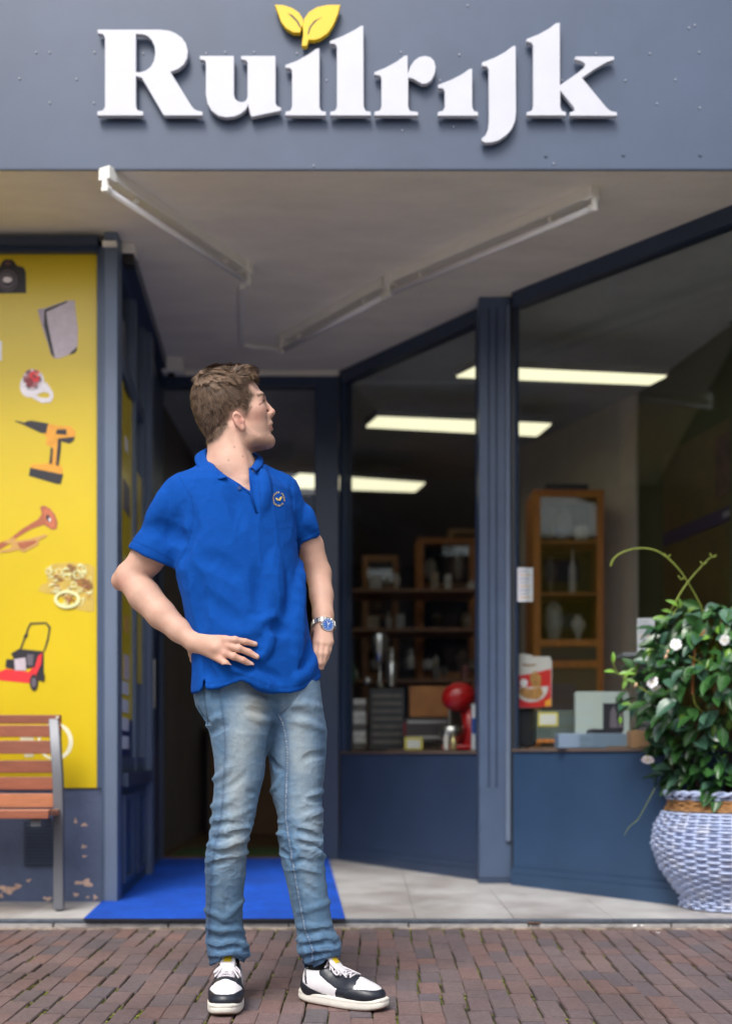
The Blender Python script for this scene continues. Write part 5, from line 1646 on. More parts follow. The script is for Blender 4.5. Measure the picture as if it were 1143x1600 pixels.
def crease(f, pts, r, amp, k=.006, mode='add', src=None, D1=3.8):
    """a fold following photo pixels, lying on the front of the field"""
    src = src or f
    out = []
    pts2 = []
    for i in range(len(pts) - 1):
        a, b = pts[i], pts[i + 1]
        n = max(1, int(math.hypot(b[0] - a[0], b[1] - a[1]) / 5))
        for j in range(n): pts2.append((a[0] + (b[0] - a[0]) * j / n, a[1] + (b[1] - a[1]) * j / n))
    pts2.append(pts[-1])
    for (x, y) in pts2:
        d = src.hit(x, y, 2.9, D1)
        if d is None: continue
        off = (r - amp) if mode == 'add' else -(r - amp)
        out.append(P(x, y, d + off))
    n = len(out)
    if n < 2: return
    rs = [r * (.45 + .55 * math.sin(math.pi * (i + .5) / n) ** .5) for i in range(n)]
    if mode == 'add': out = [p + Vector((0, r - rr_, 0)) for p, rr_ in zip(out, rs)]
    else: out = [p - Vector((0, r - rr_, 0)) for p, rr_ in zip(out, rs)]
    # taper amplitude at the ends by sinking them
    step = max(1, n // 7)
    ii = list(range(0, n, step)); ii = ii if ii[-1] == n - 1 else ii + [n - 1]
    if len(ii) > 2: f.chain([out[i] for i in ii], [rs[i] for i in ii], k, mode)
    else: f.chain([out[0], out[-1]], [rs[0], rs[-1]], k, mode)
# ------------------------------------------------------------------ the man
man = empty('person', (-.17, 3.36, 0), 'man in blue polo shirt and faded jeans, hands on hips, looking up', 'person')
TH = math.radians(24)
# ---- polo shirt
sf = Fld((-.76, 3.02, .85), (-.10, 3.72, 1.70), .0036)
SH = [(735, 318, 405, 3.37, .07), (748, 296, 430, 3.37, .095), (762, 284, 447, 3.37, .108), (790, 279, 457, 3.37, .122), (830, 276, 461, 3.365, .128), (865, 278, 463, 3.36, .128), (900, 278, 467, 3.355, .126),
      (940, 288, 475, 3.355, .126), (980, 297, 481, 3.355, .127), (1010, 302, 487, 3.36, .130), (1040, 304, 496, 3.365, .133), (1062, 304, 500, 3.37, .136), (1092, 304, 501, 3.37, .138)]
sf.loft([lev(a, b, c, d, e, TH) for a, b, c, d, e in SH], k=.01, theta=TH, pw=2.15)
# shoulders
sf.cone(P(345, 742, 3.38), P(290, 778, 3.335), .048, .068, k=.035)
sf.cone(P(398, 742, 3.40), P(438, 765, 3.445), .040, .050, k=.03)
# sleeves
LS0, LS1 = P(286, 795, 3.335), P(238, 872, 3.345)
sf.cone(P(291, 785, 3.335), P(243, 868, 3.35), .070, .074, k=.028)
sf.cone(P(243, 868, 3.35), P(225, 899, 3.355), .074, .076, k=.02)
sf.cone(P(443, 780, 3.455), P(480, 842, 3.50), .053, .041, k=.03)
sf.cone(P(480, 842, 3.50), P(488, 862, 3.51), .041, .041, k=.01)
def pxcut(f, fn, lo, hi, k=.004):
    """carve with a function of (px,py,D) returning metres (negative = removed side outside)"""
    w_ = f.win(lo, hi, 0)
    sl, X, Y, Z = w_
    X, Y, Z = np.broadcast_arrays(X, Y, Z)
    px = CX + X * F / Y; py = HZ - (Z - H) * F / Y
    f.comb(sl, (-fn(px, py, Y)).astype(np.float32), k, 'sub')
s_px = 3.33 / F
# hem lines of the sleeves
def linefn(a, b, sag=0.0):
    ax, ay = a; bx, by = b; L = math.hypot(bx - ax, by - ay)
    def fn(px, py, Y):
        t = ((px - ax) * (bx - ax) + (py - ay) * (by - ay)) / L ** 2
        return (((px - ax) * (by - ay) - (py - ay) * (bx - ax)) / L * -1 - sag * np.sin(np.clip(t, 0, 1) * np.pi)) * s_px
    return fn
h1 = linefn((190, 850.5), (273, 889), 1.5)
pxcut(sf, lambda px, py, Y: np.where((px < 275) & (py > 835), h1(px, py, Y), -.01), (-.76, 3.02, .9), (-.52, 3.72, 1.45))
h2 = linefn((460, 853.5), (503, 833.5), 1.5)
pxcut(sf, lambda px, py, Y: np.where((px > 469) & (Y > 3.40) & (py < 900), h2(px, py, Y), -.01), (-.25, 3.38, 1.2), (-.10, 3.72, 1.45))
# hollow sleeve mouths
sf.cone(P(250, 857, 3.352), P(215, 918, 3.362), .0665, .070, k=.002, mode='sub')
sf.cone(P(479, 836, 3.50), P(490, 868, 3.515), .034, .037, k=.002, mode='sub')
# bottom hem: outline in photo pixels, with the side slit
HEM = [(296, 1083), (304, 1083), (312, 1080), (317.5, 1074.5), (318.2, 1062), (320.6, 1062), (321.5, 1074.5), (326, 1077), (346, 1074.5), (362, 1069), (377.5, 1063.5), (390, 1067), (402, 1072.5), (416, 1078), (430, 1081.5), (443, 1083), (455, 1082.5), (470, 1078.5), (482, 1072), (491, 1067), (499, 1059), (506, 1052)]
hx_ = [a for a, b in HEM]; hy_ = [b for a, b in HEM]
pxcut(sf, lambda px, py, Y: np.where(py > 1035, (py - np.interp(px, hx_, hy_)) * s_px * .8, -.01), (-.6, 3.02, .85), (-.10, 3.72, 1.08), k=.002)
# the right edge of the shirt pulls back over the hand
# neck opening
VN = [(322, 696), (327, 716), (341, 737), (357, 748), (376, 758), (391.5, 769), (389.5, 748), (389, 733), (399, 712), (401, 690), (360, 670)]
def vfn(px, py, Y): return -polysd(px, py, VN) * s_px
w_ = sf.win((-.50, 3.02, 1.45), (-.30, 3.42, 1.68), 0)
sl, X, Y, Z = w_; X, Y, Z = np.broadcast_arrays(X, Y, Z)
dd = polysd(CX + X * F / Y, HZ - (Z - H) * F / Y, VN) * s_px
sf.comb(sl, np.maximum(dd, Y - 3.42).astype(np.float32), .003, 'sub')
sf.cone(P(357, 730, 3.40), P(357, 690, 3.40), .058, .07, k=.004, mode='sub')
def TZm(l): return [(150 + x / 2.8575, 680 + y / 2.8575) for x, y in l]
base_hit = sf
for pts, r, amp, mode in (
    ([(600, 888), (690, 872), (780, 842), (850, 796)], .03, .007, 'add'),
    ([(775, 885), (762, 925), (745, 965), (722, 1005)], .014, .007, 'add'),
    ([(735, 905), (742, 940), (728, 975)], .010, .005, 'sub'),
    ([(700, 1035), (770, 1078), (840, 1092)], .018, .006, 'sub'),
    ([(690, 1060), (740, 1105), (790, 1128)], .016, .006, 'add'),
    ([(905, 560), (890, 700), (885, 860), (870, 1050)], .022, .005, 'add'),
    ([(870, 620), (862, 760), (850, 900)], .02, .004, 'sub'),
    ([(735, 560), (745, 700), (742, 800)], .022, .004, 'sub'),
    ([(770, 520), (785, 680), (792, 800)], .025, .004, 'add'),
    ([(390, 575), (440, 640), (455, 760), (452, 880)], .020, .004, 'sub'),
    ([(410, 540), (500, 540), (600, 580), (700, 660)], .03, .0035, 'sub'),
    ([(430, 700), (520, 760), (640, 820), (740, 850)], .03, .003, 'sub'),
    ([(760, 860), (800, 850), (850, 870)], .016, .004, 'sub'),
    ([(560, 1010), (600, 1040), (660, 1062)], .012, .005, 'add'),
    ([(620, 1000), (670, 1040), (700, 1060)], .012, .004, 'sub'),
    ([(470, 1020), (490, 1060), (520, 1100)], .014, .004, 'sub'),
    ([(960, 940), (955, 1010), (930, 1080)], .016, .005, 'sub'),
    ([(880, 1100), (930, 1060), (960, 1000)], .016, .004, 'add'),
    ([(590, 210), (640, 300), (660, 420)], .02, .0035, 'sub'),
    ([(740, 160), (745, 260), (730, 340)], .016, .0035, 'add'),
    ([(320, 260), (300, 330), (250, 400)], .022, .002, 'add'),
    ([(420, 320), (430, 420), (400, 500), (375, 560)], .014, .005, 'sub'),
    ([(345, 330), (330, 420), (290, 500)], .02, .004, 'sub'),
    ([(868, 190), (880, 300), (890, 420), (895, 480)], .008, .004, 'sub'),
    ([(940, 330), (950, 390), (970, 430)], .016, .004, 'add'),
    ([(230, 420), (290, 410), (380, 470)], .02, .004, 'sub'),
    ):
    crease(sf, TZm(pts), r * (1.25 if r >= .018 else 1), amp * (.55 if r >= .018 else .95), k=.018 if r > .012 else .007, mode=mode)
sv, sfc = sf.mesh(2)
nn = vnormals(sv, sfc)
px_, py_ = topx(sv)
amp = .0012 + .0028 * np.clip((py_ - 900) / 150, 0, 1)
d_ = vn(sv * np.array([1.6, 1.6, .8]), 9, 1) * amp + vn(sv, 30, 2) * .0006
d_ += (np.clip(1 - 2.6 * np.abs(vn(sv * np.array([1.4, 1.4, .7]), 13, 5)), 0, 1) ** 2 - .3) * .0015 + (np.clip(1 - 3 * np.abs(vn(sv, 34, 6)), 0, 1) ** 2) * .0006
sv = sv + nn * d_[:, None]
# raised seams: hem stitch line, sleeve hem, shoulder seam
def seamline(px, py, pts, wpx):
    d = np.full(px.shape, 1e9)
    for i in range(len(pts) - 1):
        (ax, ay), (bx, by) = pts[i], pts[i + 1]; ex, ey = bx - ax, by - ay
        t = np.clip(((px - ax) * ex + (py - ay) * ey) / (ex * ex + ey * ey), 0, 1)
        d = np.minimum(d, np.hypot(px - ax - ex * t, py - ay - ey * t))
    return np.exp(-(d / wpx) ** 2)
front = nn[:, 1] < .1
sm = seamline(px_, py_, [(a, b - 8) for a, b in HEM if a > 321] , .7) * front
sm += seamline(px_, py_, TZm([(140, 458), (200, 490), (270, 522), (362, 570)]), .8) * front
sm += seamline(px_, py_, TZm([(897, 470), (940, 452), (992, 420)]), .8) * front
sm += seamline(px_, py_, TZm([(375, 190), (425, 280), (438, 350), (425, 440), (395, 520), (358, 590)]), .9) * front
sm += seamline(px_, py_, TZm([(868, 170), (875, 260), (885, 380), (893, 480)]), .9) * front
sm += seamline(px_, py_, TZm([(398, 560), (410, 700), (440, 860), (480, 1000), (482, 1080)]), .8) * front * .8
sm += seamline(px_, py_, TZm([(690, 262), (712, 345), (738, 345), (724, 200)]), .8) * front
sv = sv - nn * (sm * .0014)[:, None]
M_shirt = mat('polo_cotton', (0, 0, 0), .9, attr='col', var=.07, vscale=40, bump=.3, bscale=900, spec=.2)
shirt = npmesh('polo_shirt', sv, sfc, M_shirt, man)
cc = np.array((0.0, 0.062, 0.325))[None] * (1 + .10 * vn(sv, 220, 9))[:, None] * (1 - .25 * np.clip(sm, 0, 1))[:, None]
setcol(shirt, cc)

# collar: strips between a fold line at the neck and the outer edge
def strip(name, A_, B_, thick, rows=7, bulge=.004, parent=None):
    def res(pts, n=40):
        pts = [P(*p) for p in pts]
        # catmull-rom
        out = []
        q = [pts[0]] + pts + [pts[-1]]
        for i in range(len(pts) - 1):
            p0, p1, p2, p3 = q[i:i + 4]
            for j in range(n // (len(pts) - 1) + 1):
                t = j / (n // (len(pts) - 1) + 1)
                out.append(.5 * ((2 * p1) + (-p0 + p2) * t + (2 * p0 - 5 * p1 + 4 * p2 - p3) * t * t + (-p0 + 3 * p1 - 3 * p2 + p3) * t ** 3))
        out.append(pts[-1]); return out
    a, b = res(A_), res(B_)
    n = min(len(a), len(b))
    vs, fs = [], []
    for i in range(n):
        for r in range(rows):
            t = r / (rows - 1)
            p = a[i].lerp(b[i], t)
            out = (b[i] - a[i]).normalized()
            p = p + Vector((0, -1, .6)).normalized() * bulge * math.sin(math.pi * t) + Vector((0, 0, 0))
            vs.append(p)
    for i in range(n - 1):
        for r in range(rows - 1):
            o = i * rows + r
            fs.append((o, o + 1, o + rows + 1, o + rows))
    ob = obj(name, vs, fs, M_shirt, parent, True)
    s_ = ob.modifiers.new('th', 'SOLIDIFY'); s_.thickness = thick; s_.offset = 0
    setcol(ob, np.array([[0, .062, .325]]))
    return ob
def HZm(l): return [(240 + x / 3.81, 540 + y / 3.81, d) for x, y, d in l]
strip('collar', HZm([(560, 620, 3.455), (450, 606, 3.46), (360, 606, 3.45), (322, 618, 3.415), (312, 655, 3.375), (340, 700, 3.335), (390, 745, 3.29), (432, 782, 3.262)]),
      HZm([(560, 660, 3.49), (430, 650, 3.50), (310, 640, 3.47), (254, 652, 3.41), (250, 700, 3.345), (292, 752, 3.285), (370, 795, 3.252), (436, 784, 3.2425)]), .004, parent=shirt)
strip('collar', HZm([(560, 618, 3.46), (600, 655, 3.44), (612, 668, 3.40), (600, 700, 3.345), (578, 730, 3.31)]),
      HZm([(600, 650, 3.49), (640, 664, 3.46), (652, 690, 3.395), (640, 722, 3.335), (610, 748, 3.285)]), .004, parent=shirt)
# inner stand of the collar
strip('collar_stand', HZm([(560, 622, 3.45), (450, 612, 3.455), (360, 614, 3.445), (326, 628, 3.41), (316, 660, 3.37), (344, 704, 3.33), (395, 748, 3.288), (440, 784, 3.262)]),
      HZm([(560, 680, 3.46), (450, 680, 3.465), (350, 680, 3.45), (316, 680, 3.41), (310, 710, 3.365), (350, 750, 3.32), (400, 790, 3.285), (450, 812, 3.262)]), .003, bulge=0, parent=shirt)
# placket edges of the open neck
pk1 = TZm([(585, 188), (640, 222), (690, 262), (716, 345)])
pts = []
for x, y in pk1:
    d = sf.hit(x, y) or 3.27
    pts.append(P(x, y, d - .001))
MB().tube(pts, .0032, 6).build('placket', M_shirt, shirt, True); setcol(bpy.data.objects['placket'], np.array([[0, .055, .29]]))
pts = []
for x, y in TZm([(686, 148), (688, 200), (694, 262), (716, 345)]):
    d = sf.hit(x, y) or 3.28
    pts.append(P(x, y, d - .001))
o = MB().tube(pts, .003, 6).build('placket', M_shirt, shirt, True); setcol(o, np.array([[0, .055, .29]]))
M_btn = mat('shirt_button', (.02, .05, .18), .3)
for x, y in TZm([(640, 236), (706, 160)]):
    d = (sf.hit(x, y) or 3.29) - .003
    p = P(x, y, d); MB().tube([p, p + Vector((0, -.003, 0))], .0055, 10).build('button', M_btn, shirt)

# emblem: ring of small stitched signs with two leaves
M_stitch = mat('gold_stitch', lin(216, 186, 84), .6)
def onshirt(x, y, off=.0022):
    d = sf.hit(x, y) or 3.3
    return P(x, y, d - off)
ec = (435.3, 779.6)
em = MB()
def quadpx(mb, pts, off=.0022):
    vs = [onshirt(x, y, off) for x, y in pts]
    vs += [v + Vector((0, .0015, 0)) for v in vs]
    n = len(pts)
    mb.add(vs, [tuple(range(n)), tuple(range(n, 2 * n))[::-1]] + [(i, (i + 1) % n, (i + 1) % n + n, i + n) for i in range(n)])
def txchar(cx_, cy_, ang, kind):
    """tiny stitched letter strokes"""
    c_, s_ = math.cos(ang), math.sin(ang)
    strokes = {0: [(-.7, -1, -.7, 1), (-.7, -1, .7, -1), (.7, -1, .7, 0)], 1: [(0, -1, 0, 1), (-.6, 1, .6, 1)], 2: [(-.7, -1, .7, -1), (-.7, 0, .5, 0), (-.7, 1, .7, 1)], 3: [(-.6, -1, .6, 1), (.6, -1, -.6, 1)]}[kind]
    for x0, y0, x1, y1 in strokes:
        x0, y0, x1, y1 = x0 * .75, y0 * 1.05, x1 * .75, y1 * 1.05
        dx, dy = x1 - x0, y1 - y0; L = math.hypot(dx, dy); nx, ny = -dy / L * .34, dx / L * .34
        q = [(x0 + nx, y0 + ny), (x1 + nx, y1 + ny), (x1 - nx, y1 - ny), (x0 - nx, y0 - ny)]
        quadpx(em, [(cx_ + x * c_ - y * s_, cy_ + x * s_ + y * c_) for x, y in q])
for i in range(24):
    a = math.radians(-165 + i * 15)
    if -78 < math.degrees(a) < -62: continue
    if 20 < (math.degrees(a) % 360) < 30: continue
    txchar(ec[0] + 8.6 * math.cos(a), ec[1] + 10.4 * math.sin(a), a + math.pi / 2, (i * 7) % 4)
quadpx(em, [(ec[0] + x, ec[1] + y) for x, y in ((-5, -2), (-2.5, -1.6), (-.8, .2), (-.2, 2.6), (-2, 2.2), (-3.8, .8))])
quadpx(em, [(ec[0] + x, ec[1] + y) for x, y in ((5, -4), (4.4, -.6), (2.6, 2), (.8, 3), (.2, .8), (1, -1.6), (3, -3.2))])
em.build('emblem', M_stitch, shirt)

# ---- jeans
jf = Fld((-.56, 3.10, .02), (-.04, 3.66, 1.02), .0031)
LL = [(1060, 307, 412, 3.36, .112), (1083, 306, 420, 3.36, .112), (1104, 309.5, 428, 3.355, .110), (1131, 322, 429, 3.35, .104), (1149, 326, 425, 3.345, .1), (1170, 330.5, 419, 3.345, .094), (1185, 332.5, 416.5, 3.345, .09), (1212, 334, 414.5, 3.345, .084),
      (1242, 332, 407.5, 3.345, .080), (1278, 329, 400, 3.345, .077), (1305, 327, 391, 3.345, .073), (1332, 320, 385.5, 3.35, .071), (1365, 319, 385.5, 3.365, .071), (1410, 319.5, 381.5, 3.385, .068), (1440, 320, 380.5, 3.40, .064), (1462, 320.5, 383, 3.41, .062),
      (1482, 321.5, 389.5, 3.415, .062), (1493, 324, 389.5, 3.42, .060), (1503, 327.5, 384, 3.435, .052), (1514, 330, 377, 3.445, .047)]
RL = [(1060, 387, 500, 3.40, .115), (1083, 392, 503, 3.40, .115), (1110, 408, 506, 3.40, .108), (1143, 414, 512.6, 3.405, .102), (1179, 417.5, 511, 3.40, .096), (1218, 422, 507.5, 3.395, .088), (1240, 421.5, 503, 3.39, .084), (1272, 431, 505.5, 3.385, .079),
      (1305, 433.5, 504.8, 3.38, .076), (1330, 435.5, 506.3, 3.38, .074), (1368, 443, 510.5, 3.385, .072), (1410, 452, 514.5, 3.39, .069), (1452, 461, 522.5, 3.395, .066), (1470, 463, 531, 3.40, .066), (1487, 464.5, 534, 3.40, .064), (1498, 471, 533, 3.40, .058), (1509, 474, 516, 3.40, .052), (1518, 475, 501, 3.40, .046)]
jf.loft([lev(*a, math.radians(10)) for a in LL], k=.012, theta=math.radians(10), pw=2.1)
jf.loft([lev(*a, math.radians(22)) for a in RL], k=.014, theta=math.radians(22), pw=2.1)
jf.cone(P(350, 1082, 3.375), P(436, 1084, 3.40), .080, .080, k=.045)
def LZ(l): return [(290 + x / 3.333, 1050 + y / 3.333) for x, y in l]
for pts, r, amp, mode in (
    # fly and hip whiskers
    ([(575, 110), (545, 165), (510, 205), (480, 228)], .010, .006, 'sub'),
    ([(590, 120), (560, 170), (520, 212)], .009, .005, 'add'),
    ([(540, 175), (620, 165), (700, 185)], .014, .004, 'add'),
    ([(520, 215), (600, 215), (700, 240)], .013, .004, 'sub'),
    ([(530, 250), (620, 262), (715, 300)], .014, .004, 'add'),
    ([(480, 180), (400, 150), (300, 130), (220, 140)], .016, .004, 'add'),
    ([(470, 215), (380, 205), (290, 180)], .014, .0035, 'sub'),
    ([(460, 250), (380, 250), (300, 225)], .015, .004, 'add'),
    ([(110, 280), (160, 240), (210, 225)], .012, .005, 'add'),
    ([(120, 320), (170, 290), (220, 280)], .012, .004, 'sub'),
    ([(60, 190), (85, 240), (112, 270)], .010, .004, 'sub'),
    ([(470, 280), (440, 360), (425, 430)], .012, .006, 'sub'),
    # left thigh
    ([(145, 560), (190, 540), (250, 480)], .014, .004, 'add'),
    ([(140, 620), (230, 600), (340, 520)], .014, .0035, 'sub'),
    ([(320, 620), (345, 632), (372, 632)], .008, .003, 'sub'),
    ([(135, 700), (200, 690), (270, 640)], .014, .004, 'add'),
    # left knee and below
    ([(130, 770), (200, 770), (280, 740), (350, 700)], .013, .006, 'add'),
    ([(128, 800), (190, 800), (250, 790)], .010, .005, 'sub'),
    ([(122, 835), (200, 830), (290, 815), (345, 795)], .012, .006, 'add'),
    ([(120, 872), (180, 880), (260, 850), (330, 835)], .010, .006, 'sub'),
    ([(115, 905), (190, 905), (270, 880), (328, 868)], .012, .007, 'add'),
    ([(110, 940), (180, 945), (240, 935), (318, 905)], .009, .006, 'sub'),
    ([(110, 985), (180, 978), (250, 972), (316, 935)], .012, .007, 'add'),
    ([(105, 1020), (190, 1005), (290, 985)], .013, .0035, 'sub'),
    ([(190, 1180), (215, 1200), (210, 1240)], .008, .003, 'sub'),
    ([(100, 1240), (160, 1260), (230, 1300)], .013, .004, 'add'),
    ([(300, 1190), (250, 1230), (190, 1290)], .013, .004, 'add'),
    ([(305, 1300), (250, 1330), (180, 1340)], .012, .005, 'sub'),
    ([(105, 1330), (180, 1345), (260, 1330), (318, 1365)], .011, .006, 'add'),
    ([(108, 1375), (180, 1395), (250, 1375), (325, 1400)], .009, .006, 'sub'),
    ([(108, 1410), (170, 1420), (250, 1405), (330, 1430)], .011, .007, 'add'),
    ([(112, 1440), (180, 1458), (250, 1438), (330, 1455)], .008, .006, 'sub'),
    ([(118, 1470), (180, 1478), (250, 1465), (325, 1475)], .010, .006, 'add'),
    ([(122, 1500), (190, 1500), (260, 1492), (305, 1505)], .008, .005, 'sub'),
    ([(126, 1520), (160, 1510), (230, 1500), (300, 1515)], .008, .005, 'add'),
    # right leg
    ([(735, 430), (660, 440), (600, 470)], .014, .004, 'sub'),
    ([(712, 620), (660, 640), (600, 690)], .014, .005, 'add'),
    ([(712, 660), (660, 670), (610, 650)], .010, .0035, 'sub'),
    ([(440, 620), (470, 600), (505, 540)], .010, .005, 'add'),
    ([(540, 760), (590, 770), (650, 745), (712, 720)], .012, .005, 'add'),
    ([(560, 790), (620, 810), (670, 830), (718, 838)], .012, .008, 'add'),
    ([(570, 830), (630, 845), (700, 872)], .009, .006, 'sub'),
    ([(560, 850), (630, 870), (690, 890), (722, 900)], .011, .007, 'add'),
    ([(590, 890), (650, 905), (715, 930)], .009, .005, 'sub'),
    ([(600, 910), (660, 930), (725, 965)], .011, .006, 'add'),
    ([(555, 1000), (600, 985), (660, 1000), (690, 1020)], .010, .005, 'sub'),
    ([(560, 1030), (620, 1010), (690, 1050)], .013, .004, 'add'),
    ([(590, 1110), (640, 1130), (700, 1170)], .012, .004, 'sub'),
    ([(590, 1250), (650, 1230), (745, 1200)], .013, .004, 'add'),
    ([(580, 1330), (640, 1320), (700, 1330), (770, 1310)], .012, .005, 'add'),
    ([(580, 1370), (650, 1370), (720, 1352), (780, 1345)], .009, .006, 'sub'),
    ([(582, 1400), (650, 1395), (730, 1380), (800, 1385)], .011, .007, 'add'),
    ([(585, 1435), (660, 1425), (740, 1410), (812, 1420)], .008, .006, 'sub'),
    ([(590, 1462), (660, 1452), (740, 1440), (815, 1445)], .010, .007, 'add'),
    ([(605, 1492), (680, 1478), (760, 1465)], .008, .005, 'sub'),
    ([(608, 1515), (680, 1500), (745, 1486)], .009, .006, 'add'),
    ([(612, 1545), (670, 1528), (735, 1508)], .007, .004, 'sub'),
    ([(480, 840), (520, 850), (540, 880)], .010, .005, 'add'),
    ([(485, 930), (520, 960), (545, 1010)], .010, .004, 'sub'),
    ([(430, 450), (460, 500), (500, 520)], .012, .004, 'sub'),
    ):
    crease(jf, LZ(pts), r * .95, amp * ((.34 if pts[0][1] > 1200 else .4) if mode == 'add' else (.5 if pts[0][1] > 1200 else .8)), k=.009 if mode == 'add' else .006, mode=mode)
HJ = [(318, 1512), (327, 1512), (337, 1507), (345, 1498), (358, 1494.5), (371, 1498), (382, 1507), (391, 1500), (400, 1500), (440, 1520), (471, 1519), (483, 1517), (498, 1510), (507, 1504), (516, 1497), (534, 1496), (545, 1496)]
pxcut(jf, lambda px, py, Y: np.where(py > 1470, (py - np.interp(px, [a for a, b in HJ], [b for a, b in HJ])) * s_px * .8, -.01), (-.56, 3.10, .02), (-.04, 3.66, .22), k=.002)
# hollow cuffs
jf.cone(P(353, 1512, 3.42), P(352, 1545, 3.43), .040, .045, k=.002, mode='sub')
jf.cone(P(492, 1512, 3.395), P(494, 1545, 3.40), .038, .045, k=.002, mode='sub')
jv, jfc = jf.mesh(1)
nn = vnormals(jv, jfc)
px_, py_ = topx(jv)
kn = np.exp(-((py_ - 1320) / 45) ** 2) + np.clip((py_ - 1440) / 40, 0, .9) + .25
r1 = np.clip(1 - 2.4 * np.abs(vn(jv * np.array([.8, .8, 1.5]) + .02 * vn(jv, 9, 17)[:, None], 15, 3)), 0, 1) ** 2
r2 = np.clip(1 - 2.6 * np.abs(vn(jv * np.array([.9, .9, 1.3]), 34, 15)), 0, 1) ** 2
fold = r1
jv = jv + nn * (r1 * .0036 * kn + r2 * .0017 * (kn + .15) + vn(jv, 10, 5) * .0020 - .0042 + vn(jv, 80, 6) * .0004)[:, None]
front = nn[:, 1] < .25
inseam = LZ([(482, 225), (500, 262), (515, 320), (525, 400), (528, 480), (522, 560), (518, 650), (520, 760), (532, 850), (548, 950), (565, 1050), (583, 1150), (598, 1250), (618, 1340), (648, 1410), (662, 1450), (655, 1510)])
outseam = LZ([(170, 85), (186, 180), (198, 280), (203, 400), (198, 520), (192, 640), (182, 740), (165, 830), (150, 920), (135, 1000), (128, 1100), (118, 1250), (115, 1380)])
pocket = LZ([(88, 80), (96, 160), (105, 215), (110, 268)])
fly = LZ([(590, 108), (560, 150), (520, 195), (486, 225)])
s1 = seamline(px_, py_, inseam, 1.1) * front * (px_ > 416)
s2 = seamline(px_, py_, outseam, 1.2) * front * (px_ < 400)
s3 = (seamline(px_, py_, pocket, .9) + seamline(px_, py_, fly, .8)) * front
jv = jv + nn * ((s1 * .0028 + s2 * .0015 - s3 * .001))[:, None]
nseam = np.abs(np.sin(py_ * .75))
M_jean = mat('denim', (0, 0, 0), .85, attr='col', bump=.35, bscale=700, var=.09, vscale=160, sheen=.05)
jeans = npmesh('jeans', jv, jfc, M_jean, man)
base = np.array(lin(80, 113, 143)); light = np.array(lin(146, 160, 168)); dark = np.array(lin(48, 78, 114)); warm = np.array(lin(156, 154, 140))
def gauss(cx_, cy_, sx, sy, rot=0):
    dx, dy = px_ - cx_, py_ - cy_
    c_, s_ = math.cos(rot), math.sin(rot)
    u, v_ = dx * c_ + dy * s_, -dx * s_ + dy * c_
    return np.exp(-(u / sx) ** 2 - (v_ / sy) ** 2)
n1 = vn(jv, 14, 8); n2 = vn(jv * np.array([1, 1, .25]), 120, 9); n3 = vn(jv * np.array([1, 1, 2.5]), 40, 10)
wear = .85 * gauss(378, 1150, 26, 85, .1) + .85 * gauss(470, 1150, 26, 85, .05) + .55 * gauss(365, 1255, 22, 70) + .5 * gauss(480, 1265, 22, 70) + .25 * gauss(350, 1370, 18, 60) + .15 * gauss(485, 1380, 16, 60)
wear = np.clip(wear * (1 + .35 * n1) + .10 * n1 + .10 * n2 + .12 * n3, 0, 1) * np.where(nn[:, 1] < .3, 1, .2)
wm = np.clip(.9 * gauss(400, 1112, 16, 28) + .55 * gauss(372, 1320, 16, 26) + .5 * gauss(497, 1290, 12, 22) + .3 * gauss(372, 1240, 14, 40), 0, 1) * (1 + .4 * n1)
col = base[None] * (1 - wear[:, None]) + light[None] * wear[:, None]
wm = np.clip(wm, 0, 1)[:, None]; col = col * (1 - wm * .6) + warm[None] * wm * .6
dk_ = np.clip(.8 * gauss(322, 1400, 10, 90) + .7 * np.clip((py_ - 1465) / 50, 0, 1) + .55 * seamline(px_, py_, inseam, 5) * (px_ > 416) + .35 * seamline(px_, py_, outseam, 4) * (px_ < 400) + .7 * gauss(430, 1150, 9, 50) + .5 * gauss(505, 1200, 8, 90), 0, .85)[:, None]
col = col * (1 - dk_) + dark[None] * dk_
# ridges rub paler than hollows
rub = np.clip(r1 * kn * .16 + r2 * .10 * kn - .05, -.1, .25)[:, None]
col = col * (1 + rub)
st = ((s1 > .5) * (nseam > .45) * .4)[:, None]
col = col * (1 - st) + np.array(lin(186, 190, 190))[None] * st
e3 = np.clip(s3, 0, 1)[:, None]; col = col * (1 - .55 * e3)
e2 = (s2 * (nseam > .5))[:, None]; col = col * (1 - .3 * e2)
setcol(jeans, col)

# ---- body: head, neck, arms, hands as one skin
bf = Fld((-.78, 3.04, .98), (-.07, 3.62, 1.88), .0029)
yaw, pit = math.radians(12), math.radians(15)
HO = P(364, 657, 3.38)
Fv = Vector((math.cos(yaw) * math.cos(pit), math.sin(yaw) * math.cos(pit), math.sin(pit)))
Nv = Vector((math.sin(yaw), -math.cos(yaw), 0))           # towards the camera side (his right)
Uv = Nv.cross(Fv) * -1
if Uv.z < 0: Uv = -Uv
RM = np.array([[Fv.x, Nv.x, Uv.x], [Fv.y, Nv.y, Uv.y], [Fv.z, Nv.z, Uv.z]])
def hl(f, s_, u): return HO + Fv * f + Nv * s_ + Uv * u
# neck and upper chest
NB = P(362, 735, 3.37)
bf.cone(hl(-.016, 0, -.01), NB, .053, .061, k=.01)
bf.cone(hl(-.036, 0, .0), P(354, 735, 3.40), .042, .055, k=.015)
bf.cone(NB, P(385, 790, 3.37), .062, .075, k=.03)
bf.cone(P(352, 728, 3.39), P(290, 782, 3.35), .036, .050, k=.035)
bf.cone(P(372, 730, 3.40), P(440, 772, 3.45), .036, .040, k=.03)
bf.cone(P(375, 790, 3.38), P(385, 900, 3.38), .08, .08, k=.03)
# sternomastoid towards the notch
bf.cone(hl(-.012, .052, -.035), P(384, 748, 3.318), .014, .012, k=.018)
bf.cone(P(384, 752, 3.318), P(340, 738, 3.335), .010, .010, k=.014)
